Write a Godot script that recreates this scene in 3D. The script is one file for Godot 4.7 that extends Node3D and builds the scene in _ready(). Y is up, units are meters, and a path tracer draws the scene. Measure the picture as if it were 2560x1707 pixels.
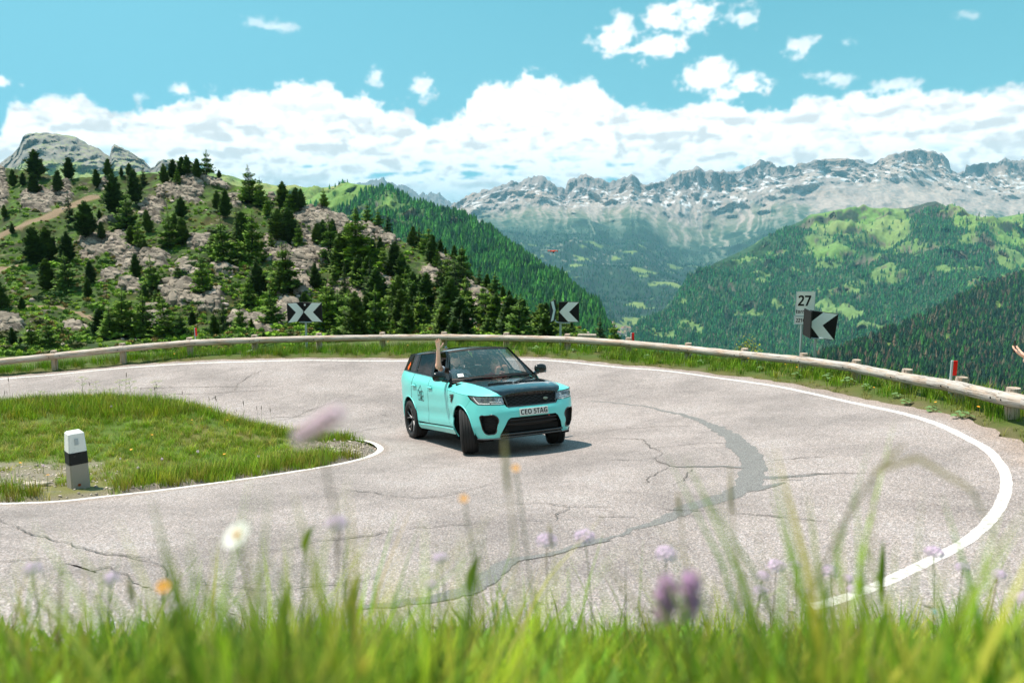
extends Node3D
# A hairpin on a mountain pass: the camera stands on the grassy bank inside the upper leg and looks across the bend.
# The origin is the camera, y is up, -z is the way it looks. Units are metres.

var rng := RandomNumberGenerator.new()
var mats := {}
var road_tps := PackedVector3Array([Vector3(-14.175, -24.215, -0.00519), Vector3(-10.176, -24.778, 0.00088), Vector3(-6.195, -25.162, -0.00523), Vector3(-2.184, -25.094, -0.00160), Vector3(1.677, -24.101, -0.00079), Vector3(4.889, -21.914, -0.00502), Vector3(6.890, -18.658, -0.00087), Vector3(7.455, -14.851, -0.00306), Vector3(6.999, -10.943, 0.00382), Vector3(-15.261, -23.286, 0.00934), Vector3(-9.551, -23.678, 0.00284), Vector3(-6.205, -23.474, 0.00740), Vector3(0.808, -22.384, 0.00649), Vector3(4.181, -20.084, 0.00501), Vector3(6.121, -15.640, 0.00293), Vector3(6.241, -11.616, 0.00101), Vector3(5.892, -9.500, -0.00201), Vector3(5.296, -8.203, 0.00324), Vector3(4.485, -7.132, -0.00502), Vector3(3.660, -6.356, 0.00594), Vector3(2.168, -5.430, -0.01158), Vector3(-5.986, -8.908, -0.00267), Vector3(-3.879, -10.896, 0.00089), Vector3(-2.679, -12.573, -0.00146), Vector3(-2.377, -13.876, -0.00102), Vector3(-2.848, -15.021, 0.01426), Vector3(-4.268, -15.907, -0.00193), Vector3(-9.000, -18.200, -0.00517), Vector3(-17.000, -18.200, -0.00613), Vector3(-20.000, -24.000, -0.00058), Vector3(-9.500, -8.200, 0.00319), Vector3(-14.000, -6.600, 0.00185), Vector3(-0.735, -13.304, 0.00244), Vector3(0.797, -14.017, -0.00220), Vector3(-1.950, -15.905, -0.01058), Vector3(-0.418, -16.618, -0.00670), Vector3(-3.000, -5.000, 0.00045), Vector3(-8.000, -4.000, -0.00038), Vector3(-14.000, -3.000, 0.00055), Vector3(1.000, -5.400, 0.00665)])
var road_affine := Vector3(-3.80717, 0.035515, 0.105628)
var outer_line := PackedVector3Array([Vector3(-15.26, -4.72, -23.29), Vector3(-12.26, -4.5, -23.8), Vector3(-9.55, -4.33, -23.68), Vector3(-6.2, -4.2, -23.47), Vector3(-2.27, -4.1, -23.21), Vector3(0.81, -4, -22.38), Vector3(3.01, -3.95, -21.04), Vector3(4.18, -3.9, -20.08), Vector3(5.64, -3.75, -17.75), Vector3(6.12, -3.5, -15.64), Vector3(6.31, -3.2, -13.22), Vector3(6.24, -3, -11.62), Vector3(6.05, -2.88, -10.28), Vector3(5.89, -2.84, -9.5), Vector3(5.57, -2.8, -8.7), Vector3(5.3, -2.79, -8.2), Vector3(4.93, -2.78, -7.65), Vector3(4.49, -2.8, -7.13), Vector3(4.14, -2.79, -6.77), Vector3(3.66, -2.78, -6.36), Vector3(2.66, -2.78, -5.69), Vector3(2.17, -2.8, -5.43)])
var inner_line := PackedVector3Array([Vector3(-14, -2.6, -6.6), Vector3(-9.5, -2.95, -8.2), Vector3(-5.99, -3.3, -8.91), Vector3(-5.06, -3.44, -9.58), Vector3(-3.88, -3.68, -10.9), Vector3(-3.19, -3.83, -11.79), Vector3(-2.68, -3.95, -12.57), Vector3(-2.44, -4.05, -13.24), Vector3(-2.38, -4.14, -13.88), Vector3(-2.54, -4.22, -14.51), Vector3(-2.85, -4.28, -15.02), Vector3(-3.36, -4.34, -15.42), Vector3(-4.27, -4.44, -15.91), Vector3(-6.2, -4.58, -17.3), Vector3(-9, -4.8, -18.2), Vector3(-12, -5, -18.4), Vector3(-17, -5.3, -18.2)])
var post_tops := PackedVector3Array([Vector3(-14.12, -4.07, -24.22), Vector3(-12.13, -3.89, -24.51), Vector3(-10.14, -3.75, -24.78), Vector3(-8.17, -3.7, -25), Vector3(-6.17, -3.67, -25.16), Vector3(-4.16, -3.65, -25.22), Vector3(-2.18, -3.62, -25.09), Vector3(-0.2, -3.59, -24.74), Vector3(1.67, -3.54, -24.1), Vector3(3.39, -3.51, -23.16), Vector3(4.87, -3.47, -21.91), Vector3(5.99, -3.37, -20.38), Vector3(6.86, -3.2, -18.66), Vector3(7.32, -3.02, -16.79), Vector3(7.42, -2.85, -14.85), Vector3(7.31, -2.6, -12.89), Vector3(6.95, -2.36, -10.94)])
var post_bases := PackedVector3Array([Vector3(-14.17, -4.66, -24.22), Vector3(-12.17, -4.47, -24.51), Vector3(-10.18, -4.35, -24.78), Vector3(-8.2, -4.3, -25), Vector3(-6.2, -4.28, -25.16), Vector3(-4.17, -4.24, -25.22), Vector3(-2.18, -4.21, -25.09), Vector3(-0.21, -4.15, -24.74), Vector3(1.68, -4.05, -24.1), Vector3(3.41, -4.01, -23.16), Vector3(4.89, -4.01, -21.91), Vector3(6.01, -3.85, -20.38), Vector3(6.89, -3.71, -18.66), Vector3(7.35, -3.53, -16.79), Vector3(7.46, -3.31, -14.85), Vector3(7.35, -3.06, -12.89), Vector3(7, -2.83, -10.94)])
var island := PackedVector2Array()
var road_edge := PackedVector2Array()
var rail_line := PackedVector2Array()

const ORD := ["first", "second", "third", "fourth", "fifth", "sixth", "seventh", "eighth", "ninth", "tenth", "eleventh", "twelfth", "thirteenth", "fourteenth", "fifteenth", "sixteenth", "seventeenth", "eighteenth", "nineteenth", "twentieth"]

func ordinal(n: int) -> String:
	if n < 20: return ORD[n]
	var tens = ["twenty", "thirty", "forty", "fifty", "sixty"][n / 10 - 2] if n >= 20 else ""
	if (n + 1) % 10 == 0: return ["twentieth", "thirtieth", "fortieth", "fiftieth", "sixtieth", "seventieth"][(n + 1) / 10 - 2]
	tens = ["twenty", "thirty", "forty", "fifty", "sixty"][(n + 1) / 10 - 2]
	return tens + "-" + ORD[(n + 1) % 10 - 1]

# ---------------------------------------------------------------- shapes
class Acc:
	var v := PackedVector3Array()
	var t := PackedInt32Array()
	var c := PackedColorArray()
	var uv := PackedVector2Array()
	var col := Color.WHITE
	var xf := Transform3D()
	func pt(p: Vector3) -> int:
		v.append(xf * p); c.append(col)
		return v.size() - 1
	func tri(a: Vector3, b: Vector3, d: Vector3) -> void:
		t.append(pt(a)); t.append(pt(b)); t.append(pt(d))
	func quad(a: Vector3, b: Vector3, d: Vector3, e: Vector3) -> void:
		var i := pt(a); pt(b); pt(d); pt(e)
		t.append_array([i, i + 1, i + 2, i, i + 2, i + 3])
	# a box whose edges are bevelled by k
	func box(at: Vector3, size: Vector3, k := 0.0) -> void:
		var h := size / 2
		k = minf(k, minf(h.x, minf(h.y, h.z)) * 0.9)
		if k <= 0.0:
			for ax in 3:
				var e1 := Vector3.ZERO; var e2 := Vector3.ZERO; var e0 := Vector3.ZERO
				e0[ax] = h[ax]; e1[(ax + 1) % 3] = h[(ax + 1) % 3]; e2[(ax + 2) % 3] = h[(ax + 2) % 3]
				quad(at + e0 - e1 - e2, at + e0 - e1 + e2, at + e0 + e1 + e2, at + e0 + e1 - e2)
				quad(at - e0 - e1 - e2, at - e0 + e1 - e2, at - e0 + e1 + e2, at - e0 - e1 + e2)
			return
		for ax in 3:
			var a := (ax + 1) % 3; var b := (ax + 2) % 3
			for s in [-1.0, 1.0]:
				var p := []
				for q in [[-1, -1], [-1, 1], [1, 1], [1, -1]]:
					var w := Vector3.ZERO
					w[ax] = s * h[ax]; w[a] = q[0] * (h[a] - k); w[b] = q[1] * (h[b] - k)
					p.append(at + w)
				if s > 0: quad(p[0], p[1], p[2], p[3])
				else: quad(p[3], p[2], p[1], p[0])
			for s in [-1.0, 1.0]:
				for r in [-1.0, 1.0]:
					var w0 := Vector3.ZERO; var w1 := Vector3.ZERO
					w0[a] = s * h[a]; w0[b] = r * (h[b] - k)
					w1[a] = s * (h[a] - k); w1[b] = r * h[b]
					var e := Vector3.ZERO; e[ax] = h[ax] - k
					if s * r > 0: quad(at + w0 - e, at + w1 - e, at + w1 + e, at + w0 + e)
					else: quad(at + w0 + e, at + w1 + e, at + w1 - e, at + w0 - e)
		for x in [-1.0, 1.0]:
			for y in [-1.0, 1.0]:
				for z in [-1.0, 1.0]:
					var p0 := at + Vector3(x * h.x, y * (h.y - k), z * (h.z - k))
					var p1 := at + Vector3(x * (h.x - k), y * h.y, z * (h.z - k))
					var p2 := at + Vector3(x * (h.x - k), y * (h.y - k), z * h.z)
					if x * y * z > 0: tri(p0, p2, p1)
					else: tri(p0, p1, p2)
	# a smooth grid; f(u, v) gives a point
	func grid(nu: int, nv: int, f: Callable) -> void:
		var o := v.size()
		for j in nv + 1:
			for i in nu + 1:
				pt(f.call(float(i) / nu, float(j) / nv))
		for j in nv:
			for i in nu:
				var a := o + j * (nu + 1) + i
				t.append_array([a, a + 1, a + nu + 2, a, a + nu + 2, a + nu + 1])
	func tube(path: PackedVector3Array, radii: Array, sides := 8, caps := true) -> void:
		var o := v.size()
		var n := path.size()
		var side := Vector3.ZERO
		for i in n:
			var d := (path[mini(i + 1, n - 1)] - path[maxi(i - 1, 0)]).normalized()
			if side == Vector3.ZERO:
				side = d.cross(Vector3.UP if absf(d.y) < 0.9 else Vector3.RIGHT).normalized()
			side = (side - d * side.dot(d)).normalized()
			var w := d.cross(side)
			var r: float = radii[mini(i, radii.size() - 1)]
			for k in sides:
				var a := TAU * k / sides
				pt(path[i] + (side * cos(a) + w * sin(a)) * r)
		for i in n - 1:
			for k in sides:
				var a := o + i * sides + k
				var b := o + i * sides + (k + 1) % sides
				t.append_array([a, b, b + sides, a, b + sides, a + sides])
		if caps:
			for e in [0, n - 1]:
				var r: float = radii[mini(e, radii.size() - 1)]
				if r < 0.0005: continue
				var m := pt(path[e])
				var ring := []
				for k in sides:
					c.append(col); v.append(v[o + e * sides + k]); ring.append(v.size() - 1)
				for k in sides:
					if e == 0: t.append_array([m, ring[(k + 1) % sides], ring[k]])
					else: t.append_array([m, ring[k], ring[(k + 1) % sides]])
	# profile: (radius, height) pairs turned round the axis; each pair of equal points makes a crease
	func lathe(profile: PackedVector2Array, sides: int, axis := Basis()) -> void:
		var o := v.size()
		var n := profile.size()
		for i in n:
			for k in sides:
				var a := TAU * k / sides
				pt(axis * Vector3(cos(a) * profile[i].x, profile[i].y, sin(a) * profile[i].x))
		for i in n - 1:
			if profile[i].is_equal_approx(profile[i + 1]): continue
			for k in sides:
				var a := o + i * sides + k
				var b := o + i * sides + (k + 1) % sides
				t.append_array([a, a + sides, b + sides, a, b + sides, b])
	func ball(at: Vector3, r: Vector3, nu := 10, nv := 6) -> void:
		grid(nu, nv, func(u: float, w: float): return at + Vector3(sin(PI * w) * cos(TAU * u) * r.x, cos(PI * w) * r.y, sin(PI * w) * sin(TAU * u) * r.z))
	# cells of a flat outline, carried over to space by f; cells share their corners, so the surface is smooth
	func patch(poly: PackedVector2Array, cell: float, f: Callable, holes := []) -> void:
		var lo := poly[0]; var hi := poly[0]
		for p in poly:
			lo = lo.min(p); hi = hi.max(p)
		var at := {}
		var nx := ceili((hi.x - lo.x) / cell); var ny := ceili((hi.y - lo.y) / cell)
		for j in ny:
			for i in nx:
				var q := lo + Vector2(i, j) * cell
				var parts: Array = Geometry2D.intersect_polygons(PackedVector2Array([q, q + Vector2(cell, 0), q + Vector2(cell, cell), q + Vector2(0, cell)]), poly)
				for h in holes:
					var next := []
					for p in parts: next.append_array(Geometry2D.clip_polygons(p, h))
					parts = next
				for p in parts:
					if p.size() < 3: continue
					var tr := Geometry2D.triangulate_polygon(p)
					var ccw := not Geometry2D.is_polygon_clockwise(p)
					for k in range(0, tr.size(), 3):
						var ids := []
						for m in 3:
							var w: Vector2 = p[tr[k + m]]
							var key := Vector2i((w * 4000).round())
							if not at.has(key): at[key] = pt(f.call(w))
							ids.append(at[key])
						var a: Vector2 = p[tr[k]]; var b: Vector2 = p[tr[k + 1]]; var d: Vector2 = p[tr[k + 2]]
						if (b - a).cross(d - a) > 0: t.append_array([ids[0], ids[1], ids[2]])
						else: t.append_array([ids[0], ids[2], ids[1]])
	func mesh() -> ArrayMesh:
		var n := PackedVector3Array()
		n.resize(v.size())
		for k in range(0, t.size(), 3):
			var a := v[t[k]]
			var w := (v[t[k + 2]] - a).cross(v[t[k + 1]] - a)
			n[t[k]] += w; n[t[k + 1]] += w; n[t[k + 2]] += w
		for i in n.size():
			n[i] = n[i].normalized() if n[i].length_squared() > 1e-20 else Vector3.UP
		var arr := []
		arr.resize(Mesh.ARRAY_MAX)
		arr[Mesh.ARRAY_VERTEX] = v; arr[Mesh.ARRAY_NORMAL] = n; arr[Mesh.ARRAY_INDEX] = t; arr[Mesh.ARRAY_COLOR] = c
		var m := ArrayMesh.new()
		m.add_surface_from_arrays(Mesh.PRIMITIVE_TRIANGLES, arr)
		return m

func put(parent: Node, called: String, m: Mesh, mat: Material, at := Transform3D()) -> MeshInstance3D:
	var o := MeshInstance3D.new()
	o.name = called
	o.mesh = m
	o.material_override = mat
	o.transform = at
	parent.add_child(o, true)
	return o

func tag(o: Node3D, label: String, category: String, group := "") -> Node3D:
	o.set_meta("label", label); o.set_meta("category", category)
	if group: o.set_meta("group", group)
	return o

func thing(called: String, label: String, category: String, at := Transform3D(), group := "") -> Node3D:
	var o := Node3D.new()
	o.name = called
	o.transform = at
	add_child(o, true)
	return tag(o, label, category, group)

func struct(called: String, m: Mesh, mat: Material) -> MeshInstance3D:
	var o := put(self, called, m, mat)
	o.set_meta("kind", "structure")
	return o

func paint(key: String, col: Color, rough := 0.8, metal := 0.0, vertex := false) -> StandardMaterial3D:
	if not mats.has(key):
		var m := StandardMaterial3D.new()
		m.albedo_color = col
		m.roughness = rough
		m.metallic = metal
		m.cull_mode = BaseMaterial3D.CULL_DISABLED
		if vertex:
			m.vertex_color_use_as_albedo = true
			m.vertex_color_is_srgb = true
		mats[key] = m
	return mats[key]

func noise_tex(freq: float, octaves: int, dark: Color, light: Color, size := 512, sd := 1, mid := 0.5, kind := FastNoiseLite.TYPE_SIMPLEX_SMOOTH) -> NoiseTexture2D:
	var n := FastNoiseLite.new()
	n.seed = sd; n.frequency = freq; n.noise_type = kind
	n.fractal_octaves = octaves; n.fractal_gain = 0.6
	var t := NoiseTexture2D.new()
	t.width = size; t.height = size; t.seamless = true; t.noise = n
	var g := Gradient.new()
	g.offsets = PackedFloat32Array([0.0, mid, 1.0])
	g.colors = PackedColorArray([dark, dark.lerp(light, 0.5) if mid >= 0.48 else light, light])
	t.color_ramp = g
	return t

func noise(freq: float, octaves := 4, sd := 1, ridged := false) -> FastNoiseLite:
	var n := FastNoiseLite.new()
	n.seed = sd; n.frequency = freq; n.noise_type = FastNoiseLite.TYPE_SIMPLEX
	n.fractal_octaves = octaves; n.fractal_gain = 0.5
	n.fractal_type = FastNoiseLite.FRACTAL_RIDGED if ridged else FastNoiseLite.FRACTAL_FBM
	return n

func triplanar(m: StandardMaterial3D, t: Texture2D, metres: float) -> StandardMaterial3D:
	m.albedo_texture = t
	m.uv1_triplanar = true
	m.uv1_world_triplanar = true
	m.uv1_scale = Vector3.ONE / metres
	return m

func lettering(parent: Node, called: String, text: String, height: float, mat: Material, at: Transform3D, bold := true, squeeze := 1.0, depth := 0.004) -> MeshInstance3D:
	var f := SystemFont.new()
	f.font_names = PackedStringArray(["Droid Sans"])
	f.font_weight = 700 if bold else 400
	var m := TextMesh.new()
	m.font = f; m.text = text; m.font_size = 64; m.depth = depth / (height / 0.46)
	m.pixel_size = 0.01
	return put(parent, called, m, mat, at * Transform3D(Basis().scaled(Vector3(squeeze, 1, 1) * (height / 0.46))))

# ---------------------------------------------------------------- the lie of the land near the road
func road_y(x: float, z: float) -> float:
	var s := road_affine.x + road_affine.y * x + road_affine.z * z
	for p in road_tps:
		var r2 := (x - p.x) * (x - p.x) + (z - p.y) * (z - p.y)
		if r2 > 1e-9: s += p.z * r2 * log(r2)
	return s

func near_on(line: PackedVector2Array, p: Vector2) -> Vector3:   # distance (positive on the left of the line), and the nearest point
	var best := 1e9; var at := line[0]; var sign := 1.0
	for i in line.size() - 1:
		var q := Geometry2D.get_closest_point_to_segment(p, line[i], line[i + 1])
		var d := p.distance_squared_to(q)
		if d < best:
			best = d; at = q
			sign = 1.0 if (line[i + 1] - line[i]).cross(p - line[i]) < 0 else -1.0
	return Vector3(sqrt(best) * sign, at.x, at.y)

func bank_y(x: float, z: float) -> float:
	return -0.34 + 0.5 * z + 0.012 * sin(x * 3.1) + 0.02 * sin(x * 1.3 + z * 2.0)

func ground_y(x: float, z: float) -> float:
	var p := Vector2(x, z)
	var e := near_on(rail_line, p)
	if e.x > 0.9 and z < -6.0:   # beyond the guard rail the hillside falls away
		var d := (e.x - 0.9) * smoothstep(-6.0, -8.5, z)
		return road_y(maxf(e.y, -17.0), e.z if e.y > -17.0 else -23.6) + 0.04 - d * lerpf(0.145, 0.62, smoothstep(-6.0, 5.0, e.y)) - 0.4 * minf(d, 1.0)
	var y := road_y(x, z) - 0.06
	if Geometry2D.is_point_in_polygon(p, island):
		var d := absf(near_on(inner_poly, p).x)
		y += 0.10 * smoothstep(0.02, 0.35, d) + 0.92 * smoothstep(0.2, 2.6, d) * exp(-pow((z + 15.4 + (x + 9.0) * 0.1) / 2.6, 2.0)) * smoothstep(-2.5, -6.0, x)
	elif z < -6.0:
		y += 0.11 * smoothstep(0.45, 0.85, near_on(road_edge, p).x) * smoothstep(-7.6, -9.2, z)
	if z > -9.0: y = maxf(y, bank_y(x, z))
	return y

var inner_poly := PackedVector2Array()

func road_outline() -> void:
	for p in outer_line: road_edge.append(Vector2(p.x, p.z))
	for p in inner_line: inner_poly.append(Vector2(p.x, p.z))
	inner_poly = smooth_line(inner_poly, 4)
	island = inner_poly.duplicate()
	island.append(Vector2(-40, -18)); island.append(Vector2(-40, 2)); island.append(Vector2(-20, -4.5))
	road_edge = smooth_line(road_edge, 4)
	rail_line.append(Vector2(-40, -19.0)); rail_line.append(Vector2(-26, -21.6)); rail_line.append(Vector2(-16.2, -23.9))
	for p in post_tops: rail_line.append(Vector2(p.x, p.z))
	rail_line.append(Vector2(6.75, -9.0)); rail_line.append(Vector2(6.5, -7.2)); rail_line.append(Vector2(6.2, -5.4)); rail_line.append(Vector2(6.2, 3))

func smooth_line(l: PackedVector2Array, n: int) -> PackedVector2Array:
	var o := PackedVector2Array()
	for i in l.size() - 1:
		var a := l[maxi(i - 1, 0)]; var d := l[mini(i + 2, l.size() - 1)]
		for k in n: o.append(l[i].cubic_interpolate(l[i + 1], a, d, float(k) / n))
	o.append(l[l.size() - 1])
	return o

# ---------------------------------------------------------------- sky, light, lens
func sky_picture() -> Texture2D:
	# air and cloud only; rows run from the zenith down, a column is a bearing
	var w := 4096; var h := 2048
	var img := Image.create(w, h, false, Image.FORMAT_RGBF)
	var billow := noise(1.0, 6, 11); billow.fractal_gain = 0.55
	var warp := noise(1.0, 3, 23)
	var lumps := noise(1.0, 5, 31)
	# the cumulus bank ahead: bearing (degrees) -> height of its top (degrees)
	var top := PackedVector2Array([Vector2(-60.0, 9.50), Vector2(-45.0, 8.00), Vector2(-33.0, 5.31), Vector2(-32.0, 5.31), Vector2(-31.8, 5.76), Vector2(-31.5, 6.58), Vector2(-31.1, 6.83), Vector2(-30.4, 6.65), Vector2(-29.8, 7.29), Vector2(-29.1, 7.37), Vector2(-28.6, 7.16), Vector2(-27.6, 7.50), Vector2(-27.0, 7.10), Vector2(-26.3, 7.04), Vector2(-26.0, 6.54), Vector2(-25.3, 6.52), Vector2(-24.2, 6.87), Vector2(-23.3, 7.11), Vector2(-22.7, 7.35), Vector2(-22.0, 7.68), Vector2(-21.4, 7.56), Vector2(-20.6, 7.76), Vector2(-19.6, 7.96), Vector2(-18.5, 8.19), Vector2(-17.6, 8.33), Vector2(-16.6, 8.48), Vector2(-15.8, 8.86), Vector2(-14.9, 9.10), Vector2(-14.3, 9.24), Vector2(-13.6, 9.02), Vector2(-12.8, 8.98), Vector2(-11.8, 8.59), Vector2(-11.1, 8.27), Vector2(-10.1, 8.36), Vector2(-9.2, 8.03), Vector2(-8.5, 7.55), Vector2(-7.6, 7.35), Vector2(-7.0, 7.29), Vector2(-6.4, 6.72), Vector2(-5.9, 6.40), Vector2(-5.2, 6.74), Vector2(-4.4, 6.96), Vector2(-3.7, 7.23), Vector2(-3.2, 7.48), Vector2(-3.1, 8.27), Vector2(-2.3, 9.05), Vector2(-1.4, 9.20), Vector2(0.0, 9.25), Vector2(0.4, 9.63), Vector2(0.9, 9.95), Vector2(2.3, 9.83), Vector2(2.9, 9.61), Vector2(3.5, 9.23), Vector2(4.5, 9.36), Vector2(5.6, 9.29), Vector2(6.3, 8.80), Vector2(6.8, 8.22), Vector2(7.5, 7.78), Vector2(7.8, 7.52), Vector2(9.0, 7.64), Vector2(10.2, 7.44), Vector2(10.8, 7.26), Vector2(11.8, 7.54), Vector2(13.1, 7.86), Vector2(14.5, 7.95), Vector2(15.6, 7.63), Vector2(16.1, 7.06), Vector2(17.1, 7.09), Vector2(18.0, 7.22), Vector2(18.6, 7.17), Vector2(18.9, 7.77), Vector2(19.6, 8.02), Vector2(20.5, 7.76), Vector2(21.2, 7.83), Vector2(22.0, 7.88), Vector2(22.9, 8.10), Vector2(24.1, 8.06), Vector2(25.4, 8.03), Vector2(26.0, 8.09), Vector2(26.9, 7.78), Vector2(27.8, 7.87), Vector2(28.7, 7.71), Vector2(29.5, 7.69), Vector2(30.5, 7.54), Vector2(31.2, 7.64), Vector2(31.8, 7.56), Vector2(40.0, 7.06), Vector2(60.0, 9.00)])
	# single clouds: bearing, height, half widths, strength
	var puffs := [[7.00, 11.83, 1.48, 0.98, 1.00], [7.42, 12.76, 0.66, 0.79, 0.90], [9.86, 11.34, 2.02, 1.01, 1.10], [10.54, 13.05, 1.37, 0.97, 1.00], [12.32, 13.17, 1.60, 1.06, 1.00], [15.14, 12.80, 1.25, 0.64, 0.75], [18.88, 10.74, 1.03, 0.63, 0.80], [13.17, 9.17, 1.76, 1.02, 1.50], [13.65, 9.69, 1.52, 0.99, 1.50], [16.08, 8.68, 1.49, 0.81, 1.30], [14.49, 8.16, 1.58, 0.54, 1.20], [21.40, 8.71, 1.61, 0.55, 0.70], [24.68, 8.12, 1.46, 0.40, 0.75], [21.86, 10.86, 0.37, 0.29, 0.55], [28.70, 11.80, 0.58, 0.19, 0.40], [-17.17, 12.51, 0.80, 0.47, 0.50], [-15.81, 12.20, 1.58, 0.28, 0.55], [-9.29, 9.39, 0.55, 0.75, 0.75], [-6.23, 8.76, 0.77, 0.84, 0.85], [-7.10, 8.11, 0.49, 0.28, 0.50], [-31.78, 7.90, 0.42, 0.45, 1.10], [-24.26, 7.52, 0.33, 0.24, 0.60], [-21.87, 7.99, 0.69, 0.46, 0.90], [-20.09, 8.15, 0.49, 0.40, 0.60], [-30.71, 7.70, 0.14, 0.11, 0.50]]
	for y in h / 2 + 8:
		var el := 90.0 - (y + 0.5) / h * 180.0
		var step := 1 if el < 26.0 else 4
		if el >= 26.0 and y % 4: continue
		for x in range(0, w, step):
			var az := (x + 0.5) / w * 360.0     # the first column lies along -z
			if az > 180.0: az -= 360.0
			var inview := absf(az) < 42.0 and el < 26.0
			if el < 26.0 and not inview and (x % 4 or y % 2): continue
			var a := deg_to_rad(az); var e := deg_to_rad(el)
			var d := Vector3(sin(a) * cos(e), sin(e), -cos(a) * cos(e))
			var q := d * 9.0
			var wv := warp.get_noise_3dv(q * 1.2)
			var f := billow.get_noise_3dv(Vector3(q.x, q.y * 1.9, q.z) * 2.2 + Vector3(wv, wv, wv) * 0.5)
			var f2 := lumps.get_noise_3dv(Vector3(q.x, q.y * 1.5, q.z) * 5.0)
			var fine := billow.get_noise_3dv(q * 13.0)
			# air: paler towards the horizon and towards the left, where the sun is
			var k := clampf(el / 24.0, 0.0, 1.0)
			var air := Color(0.21, 0.51, 0.59).lerp(Color(0.085, 0.315, 0.42), pow(k, 0.7))
			air = air.lerp(Color(0.17, 0.46, 0.58), clampf(-az / 50.0 + 0.3, 0.0, 0.8))
			if el > 24.0: air = air.lerp(Color(0.07, 0.28, 0.44), clampf((el - 24.0) / 60.0, 0.0, 1.0))
			var cover := 0.0; var shade := 0.0
			if absf(az) < 60.0:
				var tp := 9.0
				for i in top.size() - 1:
					if az >= top[i].x and az < top[i + 1].x:
						tp = lerpf(top[i].y, top[i + 1].y, smoothstep(0.0, 1.0, (az - top[i].x) / (top[i + 1].x - top[i].x)))
				var s := (tp - el) * 1.1 + f * 0.50 + f2 * 0.42 + fine * 0.24
				cover = smoothstep(-0.05, 0.55, s)
				# it thins out in flat streaks near the horizon
				var streak := lumps.get_noise_3dv(Vector3(q.x * 0.8, q.y * 5.5, q.z * 0.8) + Vector3(4, 0, 0))
				var low := smoothstep(5.0, 3.2, el)
				cover *= lerpf(1.0, smoothstep(-0.58, -0.22, streak + f * 0.5 + 0.10 * smoothstep(2.4, 1.2, el)), low)
				if el > 4.5:
					for p in puffs:
						var dx: float = (az - p[0]) / p[2]; var dy: float = (el - p[1]) / p[3]
						if absf(dx) > 1.9 or absf(dy) > 1.9: continue
						var sp: float = (1.0 - sqrt(dx * dx + dy * dy)) * 0.8 * p[4] + f * 0.65 + f2 * 0.45 + fine * 0.22
						cover = maxf(cover, smoothstep(-0.12, 0.55, sp) * minf(1.0, p[4]))
				shade = (smoothstep(0.0, 0.45, streak * 0.8 + f * 0.7) * smoothstep(9.5, 5.5, el) + smoothstep(0.05, 0.45, f2 * 0.9 + f * 0.5) * 0.45)
			else:
				var s := f * 1.6 + f2 * 0.6 + fine * 0.3 + lerpf(0.25, -0.22, clampf(el / 40.0, 0, 1))
				cover = smoothstep(0.0, 0.45, s)
				shade = smoothstep(0.1, 0.6, f2 + f * 0.4) * 0.4
			if el > 18.0 and absf(az) < 60.0:
				var s := f * 1.6 + f2 * 0.6 + fine * 0.3 - 0.3
				cover = maxf(cover, smoothstep(0.0, 0.45, s) * smoothstep(19.0, 28.0, el))
			var white := Color(0.95, 0.96, 0.97).lerp(Color(0.58, 0.61, 0.625), clampf(shade * 0.9, 0, 1))
			var c := air.lerp(white, cover)
			if inview: img.set_pixel(x, y, c)
			else: img.fill_rect(Rect2i(x, y, 4, 2 if el < 26.0 else 4), c)
	img.fill_rect(Rect2i(0, h / 2 + 8, w, h / 2 - 8), Color(0.22, 0.36, 0.30))
	return ImageTexture.create_from_image(img)

func lights_and_lens() -> void:
	var cam := Camera3D.new()
	cam.name = "camera"
	var lens := CameraAttributesPhysical.new()
	lens.frustum_focal_length = 28.0
	lens.frustum_focus_distance = 17.0
	lens.frustum_near = 0.05
	lens.frustum_far = 60000.0
	lens.exposure_aperture = 1.9
	cam.attributes = lens
	cam.rotation_degrees = Vector3(-8.86, 0, 0)
	add_child(cam)
	var env := Environment.new()
	env.background_mode = Environment.BG_SKY
	env.sky = Sky.new()
	var sm := PanoramaSkyMaterial.new()
	sm.panorama = sky_picture()
	env.sky.sky_material = sm
	env.tonemap_mode = Environment.TONE_MAPPER_LINEAR
	env.tonemap_exposure = 1.5
	env.sdfgi_enabled = true; env.ssao_enabled = true; env.ssil_enabled = true
	env.fog_enabled = true
	env.fog_density = 0.000034
	env.fog_light_color = Color(0.47, 0.72, 0.80)
	var we := WorldEnvironment.new()
	we.name = "world"
	we.environment = env
	add_child(we)
	var sun := DirectionalLight3D.new()
	sun.name = "sun"
	sun.light_energy = 1.5
	sun.light_color = Color(1.0, 0.955, 0.90)
	sun.light_angular_distance = 0.5
	sun.shadow_enabled = true
	var to_sun := Vector3(-0.36, 0.91, -0.14).normalized()
	add_child(sun)
	sun.look_at_from_position(to_sun * 100.0, Vector3.ZERO, Vector3.FORWARD)

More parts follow.
